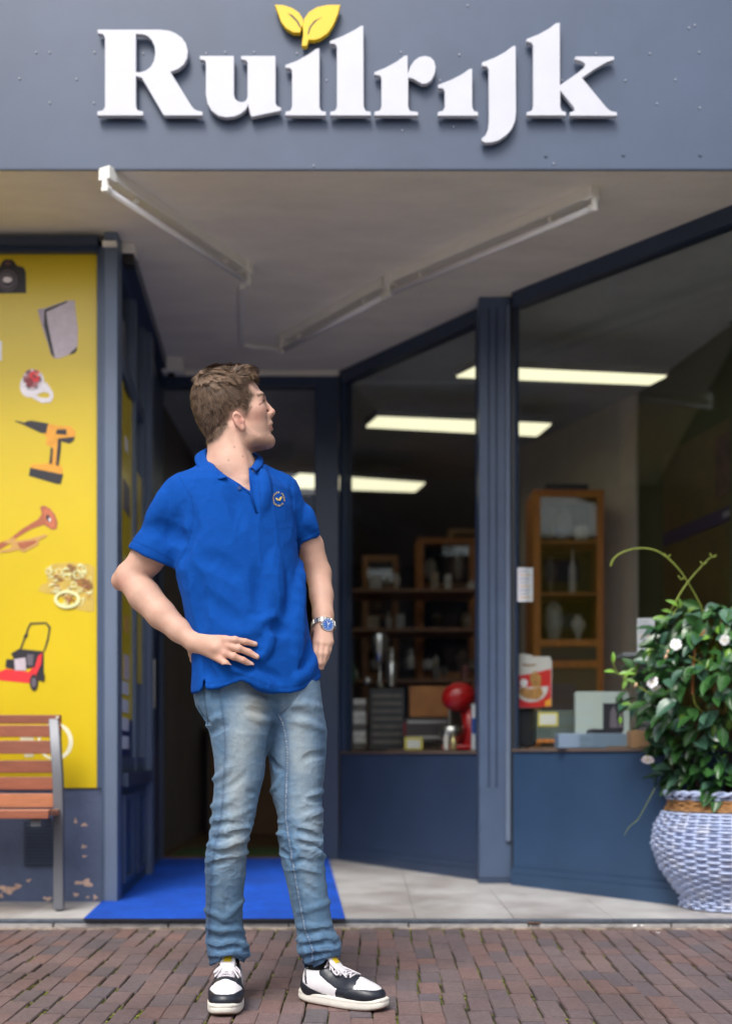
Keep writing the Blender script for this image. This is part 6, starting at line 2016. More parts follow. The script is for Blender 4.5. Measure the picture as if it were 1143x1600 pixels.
# head
bf.ell(hl(-.002, 0, .052), (.101, .076, .093), RM, k=.015)
bf.ell(hl(.052, 0, .006), (.050, .058, .092), RM, k=.02)
bf.ell(hl(.040, 0, -.045), (.055, .050, .046), RM, k=.02)
for s_ in (1, -1):
    bf.cone(hl(.004, .055 * s_, -.040), hl(.026, .048 * s_, -.078), .015, .013, k=.02)
    bf.cone(hl(.026, .048 * s_, -.078), hl(.082, .014 * s_, -.082), .013, .015, k=.02)
    bf.cone(hl(.093, .036 * s_, .046), hl(.099, .012 * s_, .046), .010, .011, k=.012)
    bf.ell(hl(.066, .040 * s_, .002), (.022, .020, .018), RM, k=.028)
    bf.ell(hl(.113, .033 * s_, .029), (.017, .016, .013), RM, k=.010, mode='sub')
    bf.ell(hl(.084, .032 * s_, .028), (.0125, .0125, .0125), RM, k=.003)
    bf.ell(hl(.0865, .032 * s_, .0345), (.0125, .014, .0055), RM, k=.003)
    bf.ell(hl(.109, .0105 * s_, -.006), (.0095, .007, .0075), RM, k=.004)
    bf.cone(hl(.094, .020 * s_, -.037), hl(.1045, .004 * s_, -.034), .0055, .007, k=.006)
    bf.cone(hl(.092, .019 * s_, -.0405), hl(.1015, 0, -.0485), .0055, .007, k=.006)
bf.ell(hl(.0935, 0, -.03), (.016, .022, .022), RM, k=.012)
bf.cone(hl(.104, 0, .038), hl(.119, 0, .001), .0055, .0090, k=.008)
bf.cone(hl(.119, 0, .001), hl(.110, 0, -.012), .0085, .006, k=.006)
bf.ell(hl(.0885, 0, -.080), (.017, .020, .017), RM, k=.014)
bf.cone(hl(.112, -.012, -.0405), hl(.112, .012, -.0405), .0055, .0055, k=.003, mode='sub')
bf.ell(hl(.112, 0, -.061), (.010, .018, .008), RM, k=.008, mode='sub')
# ears
for s_ in (1, -1):
    er = Matrix.Rotation(math.radians(-17) * s_, 3, 'Z')          # flare outward at the back
    E = RM @ np.array(er) @ np.array(Matrix.Rotation(math.radians(-8), 3, 'Y'))
    bf.ell(hl(.003, .0760 * s_, -.022), (.0175, .0068, .0275), E, k=.006)
    bf.ell(hl(.008, .0846 * s_, -.024), (.0092, .0100, .0155), E, k=.002, mode='sub')
    bf.ell(hl(-.001, .0864 * s_, -.013), (.0085, .0085, .0105), E, k=.002, mode='sub')
    bf.ell(hl(.0165, .0750 * s_, -.027), (.0045, .0050, .0065), E, k=.003)
    bf.ell(hl(.009, .0750 * s_, -.0460), (.0080, .005, .0080), E, k=.004)
# his right arm (image left)
def A3(*a): return [P(*p) for p in a]
bf.chain(A3((296, 800, 3.35), (264, 832, 3.352), (230, 873, 3.354), (209, 898, 3.362)), [.049, .050, .0475, .0445], k=.012)
bf.cone(P(199, 902, 3.372), P(190, 907.5, 3.380), .036, .030, k=.022)
bf.chain(A3((206, 905, 3.362), (226, 931, 3.338), (252, 960, 3.31), (280, 985, 3.29), (303, 1003.5, 3.272)), [.044, .0465, .0415, .0330, .0275], k=.012)
# hand: palm, then four fingers lying on the shirt
def shD(x, y, off): return (sf.hit(x, y) or 3.26) - off
def HDm(x, y): return (260 + x / 3.81, 960 + y / 3.81)
w0 = P(303, 1003.5, 3.272)
kn_px = [HDm(352, 150), HDm(365, 190), HDm(352, 232), HDm(322, 268)]
knk = [P(x, y, shD(x, y, .014)) for x, y in kn_px]
for q, r in zip(knk, (.0125, .013, .0125, .0115)):
    bf.cone(w0 + Vector((.006, 0, 0)), q, .024, r, k=.012)
bf.cone(P(318, 1003, 3.262), P(338, 1012, shD(338, 1012, .012)), .024, .018, k=.015)
FG = [([(352, 150), (410, 152), (470, 163), (528, 177)], (.0105, .0098, .0092, .0078)),
      ([(365, 190), (430, 203), (490, 225), (538, 252)], (.0110, .0102, .0095, .0080)),
      ([(352, 232), (400, 250), (455, 272), (506, 299)], (.0108, .0100, .0094, .0078)),
      ([(322, 268), (352, 292), (385, 322), (414, 354)], (.0100, .0092, .0086, .0072))]
tips = []
for pts, rs in FG:
    q = []
    for i, (x, y) in enumerate(pts):
        x, y = HDm(x, y)
        lift = (.016, .016, .012, .006)[i]
        q.append(P(x, y, shD(x, y, lift)))
    bf.chain(q, rs, k=.0035); tips.append(q)
    bf.ell(q[1] + Vector((0, -.0015, 0)), (rs[1] * 1.08,) * 3, None, k=.003)
# thumb: goes round the flank, behind
bf.chain(A3((300, 1006, 3.285), (303, 1022, 3.33), (304, 1030, 3.375), (306, 1030, 3.41)), [.02, .014, .012, .010], k=.01)
# his left arm (image right)
bf.chain(A3((440, 782, 3.46), (466, 818, 3.49), (484, 852, 3.515), (497, 896, 3.53), (502, 930, 3.50), (504.5, 962, 3.46), (505, 976, 3.445)), [.036, .038, .0395, .0385, .0350, .0305, .0295], k=.012)
bf.ell(P(497, 898, 3.55), (.034, .04, .04), None, k=.015)
w1_ = P(505, 978, 3.44)
kn2 = [P(494, 1003, 3.40), P(502, 1006, 3.392), (P(510, 1007, 3.398)), P(515.5, 1003, 3.41)]
for q, r in zip(kn2, (.0125, .013, .0125, .0115)):
    bf.cone(w1_, q, .0235, r, k=.012)
FG2 = [([(494, 1003), (493, 1020), (494, 1034), (497, 1046)], (3.40, 3.385, 3.38, 3.385)),
       ([(502, 1006), (500.5, 1022), (499.5, 1036), (500, 1048)], (3.392, 3.378, 3.378, 3.39)),
       ([(510, 1007), (507.5, 1022), (504, 1035), (501, 1046)], (3.398, 3.385, 3.385, 3.395)),
       ([(515.5, 1003), (513, 1016), (509, 1028), (505, 1037)], (3.41, 3.40, 3.398, 3.402))]
for (pts, ds), r0 in zip(FG2, (.0105, .0110, .0106, .0096)):
    bf.chain([P(x, y, d) for (x, y), d in zip(pts, ds)], [r0, r0 * .94, r0 * .88, r0 * .76], k=.003)
bf.chain(A3((494, 985, 3.44), (489, 1000, 3.46), (487, 1015, 3.475)), [.016, .013, .011], k=.01)
bv, bfc = bf.mesh(1)
nn = vnormals(bv, bfc)
px_, py_ = topx(bv)
bv = bv + nn * (vn(bv, 60, 3) * .0004)[:, None]
rel = bv - np.array(HO)
lF, lN, lU = rel @ np.array(Fv), rel @ np.array(Nv), rel @ np.array(Uv)
skin = np.array((.565, .345, .258)); colb = np.repeat(skin[None], len(bv), 0)
def blend(msk, c, a=1.0):
    global colb
    m_ = np.clip(msk * a, 0, 1)[:, None]; colb = colb * (1 - m_) + np.array(c)[None] * m_
def g3(f, s_, u, r, sym=True):
    d = (lF - f) ** 2 + (np.abs(lN) - s_) ** 2 + (lU - u) ** 2
    return np.exp(-d / r ** 2)
mott = vn(bv, 45, 11)
blend(np.clip(mott, 0, 1), (.60, .30, .22), .45)
blend(np.clip(vn(bv, 130, 14), 0, 1), (.50, .26, .19), .22)
blend(np.clip(-mott, 0, 1), (.60, .39, .30), .25)
head = (py_ < 720)
blend(g3(.07, .045, -.005, .022) * head, (.60, .27, .21), .45)
blend(g3(.122, 0, -.002, .012) * head, (.58, .25, .20), .5)
blend(g3(.005, .080, -.024, .024) * head, (.62, .25, .20), .5)
blend(g3(.105, .0, -.0405, .012) * head * (np.abs(lU + .0405) < .010), (.50, .17, .15), .8)
# stubble
stub = 0 * (1 / (1 + np.exp(-((-.018 - .55 * (lF - .03) * 0 - lU) / .006)))) * (1 / (1 + np.exp(-((lF - .012) / .008)))) * (lU > -.11)
stub2 = np.exp(-((lU + .022) / .006) ** 2) * (lF > .085)
sn = vn(bv, 150, 12)
blend(np.clip(stub * (.55 + .35 * np.clip((lF - .03) / .05, 0, 1)) * (1 - g3(.06, .045, -.03, .022) * .6) + .5 * stub2, 0, 1) * head * (1 + .4 * sn) * (g3(.105, 0, -.0405, .014) < .45), (.26, .155, .10), .72)
# brow and lashes
blend(np.exp(-((lU - .049 + .25 * np.clip(np.abs(lN) - .03, 0, 1)) / .0042) ** 2) * (lF > .075) * (np.abs(lN) > .012) * (np.abs(lN) < .052) * head, (.16, .10, .07), .85)
blend(g3(.094, .034, .029, .010) * (np.abs(lU - .028) < .0035) * head, (.10, .07, .06), .8)
# scalp under the short sides
# hairline traced on the near side of the head; the far side mirrors it
HPX = [(405, 588), (399, 594), (388, 597), (391, 607), (397.5, 617), (392, 628), (388.5, 640), (386, 650), (382.5, 652), (382, 643), (375, 638), (366, 639), (360, 645), (357, 656), (355, 668), (349, 678), (340, 688), (325, 695), (300, 705), (270, 690), (260, 600), (300, 530), (420, 530), (425, 570)]
def hairsd(v):
    """signed distance in metres to the hair region (negative inside), v: world points (n,3)"""
    r_ = v - np.array(HO); f_ = r_ @ np.array(Fv); n_ = np.abs(r_ @ np.array(Nv)); u_ = r_ @ np.array(Uv)
    q = np.array(HO)[None] + f_[:, None] * np.array(Fv) + n_[:, None] * np.array(Nv) + u_[:, None] * np.array(Uv)
    x, y = topx(q)
    return polysd(x, y, HPX) * s_px
hd_ = hairsd(bv)
def pxblob(cx_, cy_, r_): return np.exp(-((px_ - cx_) ** 2 + (py_ - cy_) ** 2) / r_ ** 2) * (nn[:, 1] < .35)
blend((1 / (1 + np.exp(hd_ / .0030 + .3 * sn))) * head, (.095, .060, .040), .93)
stp = polysd(px_, py_, [(383, 674), (383, 690), (393, 702), (405, 708), (421, 700), (431, 690), (430, 680), (425, 672), (420, 678), (405, 682), (393, 676)])
blend(1 / (1 + np.exp(stp / 2.0 + 1.6 * sn)) * (nn[:, 1] < .4) * head, (.19, .11, .07), .66)
blend(seamline(px_, py_, [(424, 655), (419, 657), (416, 663), (417, 671)], 1.8) * (nn[:, 1] < .3), (.26, .15, .10), .35)
blend(seamline(px_, py_, [(404, 618.5), (409, 616), (414, 618)], 2.0) * (nn[:, 1] < .5), (.11, .065, .04), .9)
blend(seamline(px_, py_, [(405.5, 632), (409.5, 630), (413, 625)], 1.5) * (nn[:, 1] < .6), (.12, .05, .035), .9)  # lashes, and the shade of the lid crease put into the colour
blend(seamline(px_, py_, [(405, 627), (408, 623.5), (412, 621)], 1.0) * (nn[:, 1] < .5), (.40, .21, .16), .5)
blend(seamline(px_, py_, [(420.5, 665.5), (424, 663.8), (427, 663)], .9) * (nn[:, 1] < .5), (.20, .07, .06), .8)  # shade between the lips put into the skin colour
blend(seamline(px_, py_, [(423, 668.5), (427, 668)], 2.2) * (nn[:, 1] < .5), (.55, .20, .17), .6)
blend(pxblob(377, 661, 3.2), (.16, .05, .04), .85)  # shade of the ear hollow and helix folds, put into the colour
blend(seamline(px_, py_, [(366, 650), (371, 647.5), (376, 651)], 1.1) * (nn[:, 1] < .5), (.32, .12, .09), .75)
blend(seamline(px_, py_, [(364, 654), (365.5, 661), (370, 667)], 1.1) * (nn[:, 1] < .5), (.34, .12, .10), .7)
blend(pxblob(425.5, 647, 1.3), (.14, .05, .04), .8)  # nostril and the fold beside it: shade put into the skin colour
blend(seamline(px_, py_, [(420, 640), (418.5, 645), (421, 649)], 1.0) * (nn[:, 1] < .5), (.42, .20, .16), .5)
blend(pxblob(404, 652, 11), (.60, .27, .21), .35)
# redder knuckles, elbows, paler nails
blend(np.exp(-((px_ - 186) ** 2 + (py_ - 912) ** 2) / 14 ** 2), (.60, .27, .21), .5)
for q in tips:
    for j in (1, 2):
        d = ((bv - np.array(q[j])) ** 2).sum(1); blend(np.exp(-d / .011 ** 2), (.60, .26, .20), .30)
    d = ((bv - np.array(q[3]) - np.array((0.001, -.008, .002))) ** 2).sum(1); blend(np.exp(-d / .0052 ** 2), (.72, .48, .42), .8)
for q in knk:
    d = ((bv - np.array(q)) ** 2).sum(1); blend(np.exp(-d / .016 ** 2), (.60, .27, .21), .35)
# moles
for mx_, my_ in ((357, 719), (379.5, 713), (366, 698.5)):
    blend(np.exp(-((px_ - mx_) ** 2 + (py_ - my_) ** 2) / 1.3 ** 2) * (nn[:, 1] < 0), (.12, .06, .04), .8)
M_skin = mat('skin', (0, 0, 0), .56, attr='col', sss=.15, spec=.4, bump=.12, bscale=260)
body = npmesh('body', bv, bfc, M_skin, man); setcol(body, colb)

# ---- hair
hf = Fld((-.56, 3.20, 1.58), (-.24, 3.56, 1.92), .0032)
hf.ell(hl(.002, 0, .050), (.103, .080, .100), RM, k=.01)
hf.ell(hl(-.020, 0, .066), (.084, .079, .086), RM, k=.015)
hf.ell(hl(.048, 0, .102), (.052, .058, .034), RM, k=.02)
hf.ell(hl(.066, .0, .098), (.022, .042, .018), RM, k=.012)
hf.cone(hl(-.052, 0, -.035), hl(-.050, 0, .02), .040, .05, k=.03)
w_ = hf.win((-.56, 3.20, 1.58), (-.24, 3.56, 1.92), 0)
sl, X, Y, Z = w_; X, Y, Z = np.broadcast_arrays(X, Y, Z)
rx, ry, rz = X - HO.x, Y - HO.y, Z - HO.z
lf = rx * Fv.x + ry * Fv.y + rz * Fv.z; lu = rx * Uv.x + ry * Uv.y + rz * Uv.z; ln_ = rx * Nv.x + ry * Nv.y
dpoly = hairsd(np.stack([X.ravel(), Y.ravel(), Z.ravel()], 1)).reshape(X.shape)
hf.v = np.maximum(hf.v, (dpoly + .005).astype(np.float32))
# shave the cap thin near its edge so that it fades into the skin
rad = np.sqrt(((lf + .002) / .101) ** 2 + (ln_ / .076) ** 2 + ((lu - .052) / .093) ** 2)
hv, hfc = hf.mesh(1)
hn = vnormals(hv, hfc)
rel = hv - np.array(HO); hF, hN, hU = rel @ np.array(Fv), rel @ np.array(Nv), rel @ np.array(Uv)
edge = np.clip(-hairsd(hv) / .035, 0, 1)
wave = (1 - 2 * np.abs(vn(hv, 28, 4))) * .0040 + vn(hv, 60, 7) * .0025
hv = hv + hn * ((wave * np.clip((hU - .04) / .05, 0, 1) - .001 + .0008 * vn(hv, 120, 2) - (1 - edge) * .0075))[:, None]
M_hair = mat('hair', (0, 0, 0), .55, attr='col', spec=.25)
cap_c = np.repeat(np.array([(.10, .066, .046)]), len(hv), 0) * (1 + .35 * vn(hv, 60, 5))[:, None]
hair = npmesh('hair', hv, hfc, M_hair, man); setcol(hair, cap_c)
# strands
whorl = np.array((-.045, .055, .108))
tri = hfc
cen = hv[tri].mean(1); nrm = hn[tri].mean(1)
ok = nrm @ np.array((0, -1, 0.0)) > -.75
cen, nrm = cen[ok], nrm[ok]
rs_ = np.random.RandomState(4)
N_ = 24000
pick = rs_.randint(0, len(cen), N_)
P0 = cen[pick] + rs_.normal(0, .0012, (N_, 3)); Nn = nrm[pick]
# short hairs rooted in the skin itself where the sides fade out
bc = bv[bfc].mean(1); bn = vnormals(bv, bfc)[bfc].mean(1)
q_ = (bc[:, 2] > 1.50) & (((bc - np.array(HO)) ** 2).sum(1) < .16 ** 2)
bc, bn = bc[q_], bn[q_]; sdv = hairsd(bc)
q_ = sdv < .004; bc, bn, sdv = bc[q_], bn[q_], sdv[q_]
NF = 22000
pk_i = rs_.randint(0, len(bc), NF)
keep = rs_.uniform(0, 1, NF) < np.clip(.25 - sdv[pk_i] / .016, .12, 1)
pk_i = pk_i[keep]
P0 = np.concatenate([P0, bc[pk_i] + rs_.normal(0, .0014, (len(pk_i), 3))]); Nn = np.concatenate([Nn, bn[pk_i]])
N_cap = N_; N_ = len(P0)
rel = P0 - np.array(HO); f_, s_, u_ = rel @ np.array(Fv), rel @ np.array(Nv), rel @ np.array(Uv)
L3 = np.stack([f_, s_, u_], 1)
away = L3 - whorl[None]; away /= np.linalg.norm(away, axis=1)[:, None] + 1e-9
partU = .098 - .10 * np.clip(f_ + .045, 0, .1)                 # the parting runs forward from the crown
topw = 1 / (1 + np.exp(-(u_ - partU) / .006)) * (f_ > -.075)
fl_ = away.copy()
fl_[:, 2] -= .45 * (1 - topw)
fl_[:, 0] += .35 * (1 - topw) * (f_ > -.02)
tp = np.stack([np.full(N_, .75), np.full(N_, .55), np.full(N_, -.2)], 1)
fl_ = fl_ * (1 - topw[:, None]) + (tp + .35 * away) * topw[:, None]
Wd = fl_[:, :1] * np.array(Fv)[None] + fl_[:, 1:2] * np.array(Nv)[None] + fl_[:, 2:3] * np.array(Uv)[None]
clump = np.stack([vn(P0, 26, 21), vn(P0, 26, 22), vn(P0, 26, 23)], 1)
Wd = Wd + clump * (1.9 * topw + .5)[:, None] + rs_.normal(0, .10, (N_, 3))
Wd -= Nn * (Wd * Nn).sum(1)[:, None]; Wd /= np.linalg.norm(Wd, axis=1)[:, None] + 1e-9
edge = np.clip(-hairsd(P0) / .035, 0, 1)
Ln = (.0045 + .019 * topw * edge + .014 * edge) * rs_.uniform(.7, 1.25, N_)
Ln[N_cap:] = .0045 + .009 * edge[N_cap:]
lift = .05 + .10 * topw * np.clip((f_ + .02) / .08, 0, 1) + .16 * topw
side_ = np.cross(Wd, Nn)
wid = .00062 + .0004 * topw
nb = 6
wav = (vn(P0, 30, 31) * 2 + 1) * .0034 * topw
phs = 9 * vn(P0, 14, 33)
def path(i_, t):
    return P0[i_] + Wd[i_] * (Ln[i_] * t)[:, None] + Nn[i_] * (Ln[i_] * (lift[i_] * t * 1.6 - .30 * t * t))[:, None] + side_[i_] * (wav[i_] * np.sin(t * 5 + phs[i_]))[:, None] - Nn[i_] * .001
NLK = 1500
lk = rs_.choice(N_cap, NLK, replace=False)
own_l = np.zeros(N_, int)
for i0 in range(0, N_, 1500):
    dd_ = ((P0[i0:i0 + 1500, None, :] - P0[lk][None]) ** 2).sum(2); own_l[i0:i0 + 1500] = dd_.argmin(1)
own_l = lk[own_l]
allx = np.arange(N_)
V_ = np.zeros((N_, nb * 2, 3))
for j in range(nb):
    t = j / (nb - 1)
    c_ = path(allx, t); cl = path(own_l, t)
    m_ = (.60 * t ** .8 * (.35 + .65 * topw))[:, None]
    c_ = c_ * (1 - m_) + cl * m_ + Nn * ((.0016 * math.sin(math.pi * t)) * topw + np.where(allx >= N_cap, .0016 + .001 * t, 0))[:, None]
    ww = (wid * (1 - .7 * t))[:, None]
    V_[:, 2 * j] = c_ - side_ * ww; V_[:, 2 * j + 1] = c_ + side_ * ww + Nn * (ww * .5)
fq = np.array([[2 * j, 2 * j + 1, 2 * j + 3, 2 * j + 2] for j in range(nb - 1)])
FQ = (fq[None] + (np.arange(N_) * nb * 2)[:, None, None]).reshape(-1, 4)
lt_ = rs_.normal(0, .20, N_)
tone = np.clip(rs_.normal(.36, .14, N_) + lt_[own_l] + .08 * topw + .12 * (1 - edge), 0, 1)
c0, c1_ = np.array((.030, .017, .010)), np.array((.34, .225, .150))
HC = c0[None] * (1 - tone[:, None]) + c1_[None] * tone[:, None]
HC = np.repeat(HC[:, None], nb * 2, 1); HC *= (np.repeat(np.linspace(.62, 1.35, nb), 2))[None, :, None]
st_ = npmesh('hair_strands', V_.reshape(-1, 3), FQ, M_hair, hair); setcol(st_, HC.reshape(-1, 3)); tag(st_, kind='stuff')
# eyebrow hairs on the near side
# ---- watch
wt = empty('wristwatch', P(505, 976, 3.44), parent=man)
wax = (P(505, 990, 3.43) - P(504, 962, 3.46)).normalized()
wc = P(505, 977.5, 3.443)
sx = Vector((1, .35, -.32)).normalized(); sx = (sx - wax * sx.dot(wax)).normalized(); sy = wax.cross(sx).normalized()
nlk = 26
for i in range(nlk):
    a = 2 * math.pi * (i + .5) / nlk
    c_ = wc + sx * (.0345 * math.cos(a)) + sy * (.0325 * math.sin(a))
    if c_.y > wc.y + .02 and i % 2: pass
    out_ = (sx * math.cos(a) + sy * math.sin(a)).normalized(); tg = wax.cross(out_).normalized()
    bm = bmesh.new(); bmesh.ops.create_cube(bm, size=1)
    M_ = Matrix((tg, wax, out_)).transposed()
    for v in bm.verts:
        q = Vector((v.co.x * .0072, v.co.y * .016, v.co.z * .003)); v.co = c_ + M_ @ q
    bmesh.ops.bevel(bm, geom=bm.edges[:], offset=.0008, segments=1, affect='EDGES')
    MB().bm(bm).build('link', M_steel, wt)
dn = Vector((.42, -.88, .10)).normalized()
dc = P(511.5, 976, 3.44); dc = Vector((dc.x, 3.408, dc.z))
dc = P(511.3, 976.5, 3.407)
e1 = dn.cross(Vector((0, 0, 1))).normalized(); e2_ = e1.cross(dn).normalized()
def disc(mb, c_, r, h, seg=28):
    mb.tube([c_, c_ + dn * h], r, seg); return mb
disc(MB(), dc - dn * .004, .0195, .0085).build('watch_case', M_steel, wt)
disc(MB(), dc + dn * .0046, .0165, .0008).build('watch_dial', mat('dial_blue', lin(40, 92, 170), .2, coat=.6), wt)
mbt = MB()
for i in range(12):
    a = i * math.pi / 6
    r0, r1 = .0125, .0150
    d_ = e1 * math.cos(a) + e2_ * math.sin(a); mbt.tube([dc + dn * .0058 + d_ * r0, dc + dn * .0058 + d_ * r1], .0007, 4)
mbt.build('hour_marks', mat('mark_white', (.8, .8, .82), .4), wt)
mbt = MB(); mbt.tube([dc + dn * .006, dc + dn * .006 + e2_ * .010 + e1 * .003], .0008, 4); mbt.tube([dc + dn * .006, dc + dn * .006 + e2_ * .006 - e1 * .006], .0009, 4)
mbt.tube([dc + dn * .006, dc + dn * .006 - e2_ * .011 + e1 * .001], .0004, 4)
mbt.build('watch_hands', mat('mark_white', (0, 0, 0)), wt)
MB().tube([dc + e1 * .0195, dc + e1 * .023], .0028, 8).build('crown', M_steel, wt)

# ---- shoes
M_leather = mat('white_leather', (.70, .68, .70), .45, var=.05, vscale=20, bump=.06, bscale=200)
M_blk = mat('black_leather', (.014, .017, .026), .38, var=.2, vscale=30, bump=.08, bscale=200)
M_sole = mat('cream_sole', (.70, .67, .60), .6, var=.10, vscale=14, bump=.1, bscale=120)
M_cream = mat('cream_tab', (.60, .57, .49), .6)
M_lace = mat('lace', (.66, .62, .66), .85, bump=.4, bscale=500)
def make_shoe(heel, toe, nm, label, mirror=1, roll=0.0):
    heel = Vector(heel); toe = Vector(toe)
    d = (toe - heel); L = d.length; fx = d.normalized(); sy_ = Vector((0, 0, 1)).cross(fx).normalized(); uz = fx.cross(sy_)
    k_ = L / .30
    ff = Fld((-.02, -.075, -.01), (.33, .075, .18), .0026)
    # last-shaped upper
    ff.ell((.245, .002 * mirror, .042), (.052, .045, .031), None, k=.01)
    ff.ell((.205, .002 * mirror, .046), (.060, .049, .040), None, k=.02)
    ff.cone((.185, 0, .055), (.10, 0, .078), .036, .034, k=.03)
    ff.ell((.13, 0, .045), (.075, .040, .045), None, k=.02)
    ff.ell((.060, 0, .050), (.055, .036, .050), None, k=.02)
    ff.cone((.045, 0, .05), (.052, 0, .088), .036, .035, k=.02)
    ff.cone((.085, 0, .06), (.095, 0, .096), .034, .030, k=.02)
    # ankle opening
    ff.cone((.058, 0, .075), (.062, 0, .15), .026, .034, k=.003, mode='sub')
    w_ = ff.win((-.02, -.075, -.01), (.33, .075, .18), 0); sl, X, Y, Z = w_
    X, Y, Z = np.broadcast_arrays(X, Y, Z)
    ff.v = np.maximum(ff.v, (Z - (.098 + .0 * X + .02 * np.clip((X - .08) / .05, 0, 1) + .004)).astype(np.float32))
    ff.v = np.maximum(ff.v, (.020 - Z).astype(np.float32))
    v, f = ff.mesh(2)
    # panel lines are pressed in
    v[:, 1] *= 1.09; n_ = vnormals(v, f)
    x, y, z = v.T
    def side_sd(poly): return polysd(x, z, poly)
    ay = np.abs(y)
    toecap = [(.225, .0), (.228, .045), (.240, .058), (.255, .060), (.262, .05), (.29, .04), (.35, .0)]     # black mudguard
    mud = [(.165, .0), (.175, .040), (.205, .062), (.245, .064), (.275, .062), (.35, .062), (.35, .0)]
    quarter_black = [(.155, .0), (.150, .045), (.165, .075), (.200, .085), (.215, .060), (.205, .048), (.185, .034), (.175, .0)]
    eyestay = [(.082, .12), (.088, .092), (.120, .072), (.150, .058), (.185, .055), (.215, .062), (.220, .10), (.12, .14)]
    heelp = [(-.03, .0), (-.03, .088), (.014, .092), (.026, .064), (.062, .046), (.100, .034), (.16, .026), (.17, .0)]
    heelw = [(-.03, .066), (-.03, .12), (.020, .12), (.040, .096), (.024, .060)]
    tab = [(-.03, .0), (-.03, .044), (.010, .044), (.020, .022), (.02, .0)]
    cen_ = v[f].mean(1)
    X_, Y_, Z_ = cen_.T; AY = np.abs(Y_)
    def inside(poly): return polysd(X_, Z_, poly) < 0
    mi = np.zeros(len(f), int)                  # white
    black = inside(mud)
    black |= inside(quarter_black)
    black |= inside(eyestay) & (AY > .012)
    black |= (X_ > .190) & (X_ < .212) & (Z_ > .04)
    black |= inside(heelp) & ~inside(tab)
    strip_ = np.abs((X_ - .034) - (.095 - Z_) * .28) < .004
    black |= strip_ & (Z_ > .06)
    black |= (X_ > .10) & (X_ < .195) & (AY < .021) & (Z_ > .06) & False
    mi[black] = 1; mi[inside(tab)] = 2
    # white toe box on top
    tb = (X_ > .216) & (X_ < .272) & (AY < .034 - .6 * np.clip(X_ - .245, 0, 1)) & (Z_ > .059)
    mi[tb] = 0
    edge_d = np.minimum.reduce([np.abs(side_sd(mud)), np.abs(side_sd(eyestay)) + 10 * (ay < .018), np.abs(side_sd(heelp))])
    v = v - n_ * (np.exp(-(edge_d / .0022) ** 2) * .0010)[:, None]
    M4 = Matrix.Translation(heel) @ Matrix((fx, sy_, uz)).transposed().to_4x4() @ Matrix.Diagonal((k_, k_, k_, 1))
    MM = np.array(M4)
    def tw(v): return v @ MM[:3, :3].T + MM[:3, 3]
    sh_ = empty(nm, heel.lerp(toe, .4), parent=man)
    if label: sh_['label'] = label
    npmesh('shoe_upper', tw(v), f, None, sh_, mats=[M_leather, M_blk, M_cream], midx=mi)
    # cup sole
    outl = []
    for i in range(64):
        a = 2 * math.pi * i / 64
        cx_, cy_ = math.cos(a), math.sin(a)
        xx = .150 + .155 * cx_
        wdt = .040 + .016 * (1 / (1 + math.exp(-(xx - .15) / .03)))
        yy_ = 1.05 * wdt * np.sign(cy_) * abs(cy_) ** .62
        outl.append((xx, yy_ * 1.0))
    prof = [(.93, .0), (.985, .004), (1.0, .008), (1.0, .018), (.987, .021), (1.0, .023), (.995, .028), (.95, .031)]
    rings = []
    vs = []
    for s_, z_ in prof:
        for xx, yy_ in outl:
            lift = .006 * max(0, (xx - .24) / .06) ** 2 + .003 * max(0, (.03 - xx) / .03)
            hz_ = z_ * (1.0 if z_ > 0 else 1) + lift + (.006 * max(0, 1 - xx / .09) if z_ > .03 else 0)
            vs.append(M4 @ Vector((.15 + (xx - .15) * (s_ if s_ < 1 else 1) * 1.0, yy_ * s_, hz_)))
    fs = []
    for r in range(len(prof) - 1):
        for i in range(64):
            j = (i + 1) % 64
            fs.append((r * 64 + i, r * 64 + j, (r + 1) * 64 + j, (r + 1) * 64 + i))
    fs.append(tuple(range(64))[::-1]); fs.append(tuple((len(prof) - 1) * 64 + i for i in range(64)))
    so = obj('shoe_sole', vs, fs, M_sole, sh_); autosmooth(so, 50)
    # thin dark outsole
    vs2 = [M4 @ Vector((.15 + (xx - .15) * .95, yy_ * .93, z_ + .006 * max(0, (xx - .24) / .06) ** 2)) for z_ in (-.001, .0015) for xx, yy_ in outl]
    obj('outsole', vs2, [(i, (i + 1) % 64, 64 + (i + 1) % 64, 64 + i) for i in range(64)] + [tuple(range(64))[::-1]], mat('outsole_tan', lin(120, 88, 64), .7), sh_)
    # tongue
    tg = Fld((.03, -.05, .04), (.17, .05, .17), .0026)
    tg.chain([(.165, 0, .080), (.138, 0, .098), (.116, 0, .118), (.104, 0, .134)], [.020, .022, .024, .022], k=.01)
    w_ = tg.win((.03, -.05, .04), (.17, .05, .17), 0); sl, X, Y, Z = w_
    X, Y, Z = np.broadcast_arrays(X, Y, Z)
    # keep only a curved plate
    plane = (X - .150) * .66 + (Z - .080) * .75
    dpl = (X - (.165 - (Z - .080) * 1.05)) + 8 * Y * Y
    tg.v = np.maximum(tg.v, (np.abs(dpl - .010) - .006).astype(np.float32))
    tv, tf = tg.mesh(2)
    npmesh('tongue', tw(tv), tf, M_leather, sh_)
    # yellow patch near the top of the tongue
    pm = MB()
    for j in range(9):
        yv = -.012 + .024 * j / 8
        for (zz_) in (.127, .141):
            xx = .165 - (zz_ - .080) * 1.05 + .0165 - 8 * yv * yv
            pm.v.append(tuple(M4 @ Vector((xx + .001, yv, zz_ + .001))))
    for j in range(8): pm.f.append((2 * j, 2 * j + 2, 2 * j + 3, 2 * j + 1))
    pmo = pm.build('tongue_patch', mat('patch_yellow', (.72, .52, .02), .4), sh_)
    s_ = pmo.modifiers.new('th', 'SOLIDIFY'); s_.thickness = .001
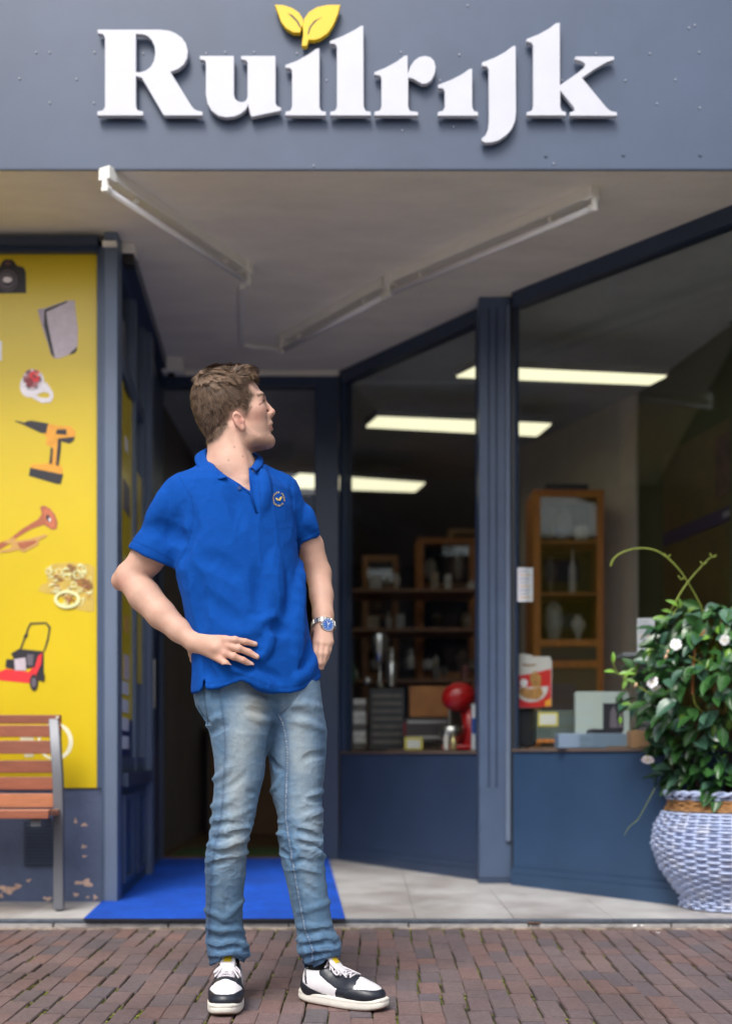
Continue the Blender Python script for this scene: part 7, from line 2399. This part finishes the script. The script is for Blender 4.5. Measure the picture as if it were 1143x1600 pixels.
    # laces
    def surf(x_, y_):
        zz_ = .16
        while zz_ > .03:
            if ff.at((x_, y_, zz_)) < .0: return zz_
            zz_ -= .0015
        return .05
    eye = [.100, .118, .136, .154, .172, .190]
    lc = MB()
    for i, ex in enumerate(eye):
        pts_ = []
        for t in np.linspace(-1, 1, 9):
            yv = .026 * t
            xx = ex + .004 * (1 - t * t)
            zt_ = surf(xx, yv) + .0035
            if ex < .145: zt_ = max(zt_, .080 + (.150 + .0165 - xx) / 1.05 * .9 - .4 * abs(yv)) if abs(t) < .7 else zt_
            pts_.append(M4 @ Vector((xx, yv, zt_)))
        lc.tube(pts_, .0030 * k_, 6)
        if i < 5:
            for sgn in (1, -1):
                q_ = []
                for t in np.linspace(0, 1, 7):
                    yv = sgn * (.024 - .048 * t); xx = ex + (eye[i + 1] - ex) * t
                    q_.append(M4 @ Vector((xx, yv, surf(xx, yv) + .0065)))
                lc.tube(q_, .0026 * k_, 6)
    # bow: two loops and two ends
    zb_ = surf(.112, 0) + .014
    for sgn, ln_b, dr in ((1, .050, .030), (-1, .046, .034), (1, .070, .020), (-1, .062, .022)):
        q_ = []
        closed = ln_b < .055
        for t in np.linspace(0, 1, 13 if closed else 8):
            if closed:
                a = t * 2 * math.pi
                r_ = ln_b * math.sin(a / 2)
                yv = sgn * (r_ * .85); xx = .112 + r_ * .85 + .010 * math.sin(a)
            else:
                yv = sgn * ln_b * .55 * t; xx = .112 + ln_b * 1.15 * t
            zz_ = max(surf(xx, yv) + .006, zb_ - .45 * abs(yv) - .02 * t) if not closed else max(surf(xx, yv) + .006, zb_ - .6 * abs(yv) - .15 * (xx - .112))
            if abs(yv) > .04: zz_ = min(zz_, .085)
            q_.append(M4 @ Vector((xx, yv, zz_)))
        lc.tube(q_, .0030 * k_, 6)
    lc.tube([M4 @ Vector((.112, -.006, zb_)), M4 @ Vector((.112, .006, zb_))], .006 * k_, 8)
    lc.build('laces', M_lace, sh_, True)
    # sock
    MB().tube([M4 @ Vector((.060, 0, .060)), M4 @ Vector((.060, 0, .10)), M4 @ Vector((.062, 0, .15))], [.030 * k_, .031 * k_, .034 * k_], 18).build('sock', mat('sock_black', (.012, .012, .013), .9), sh_, True)
    return sh_
def gpt(px, D): return Vector(((px - CX) * D / F, D, gz(D) + .0035))
make_shoe(gpt(360.5, 3.500), gpt(348.5, 3.215), 'shoe', None, 1)
make_shoe(gpt(470.5, 3.425), gpt(601.5, 3.290), 'shoe', None, -1)
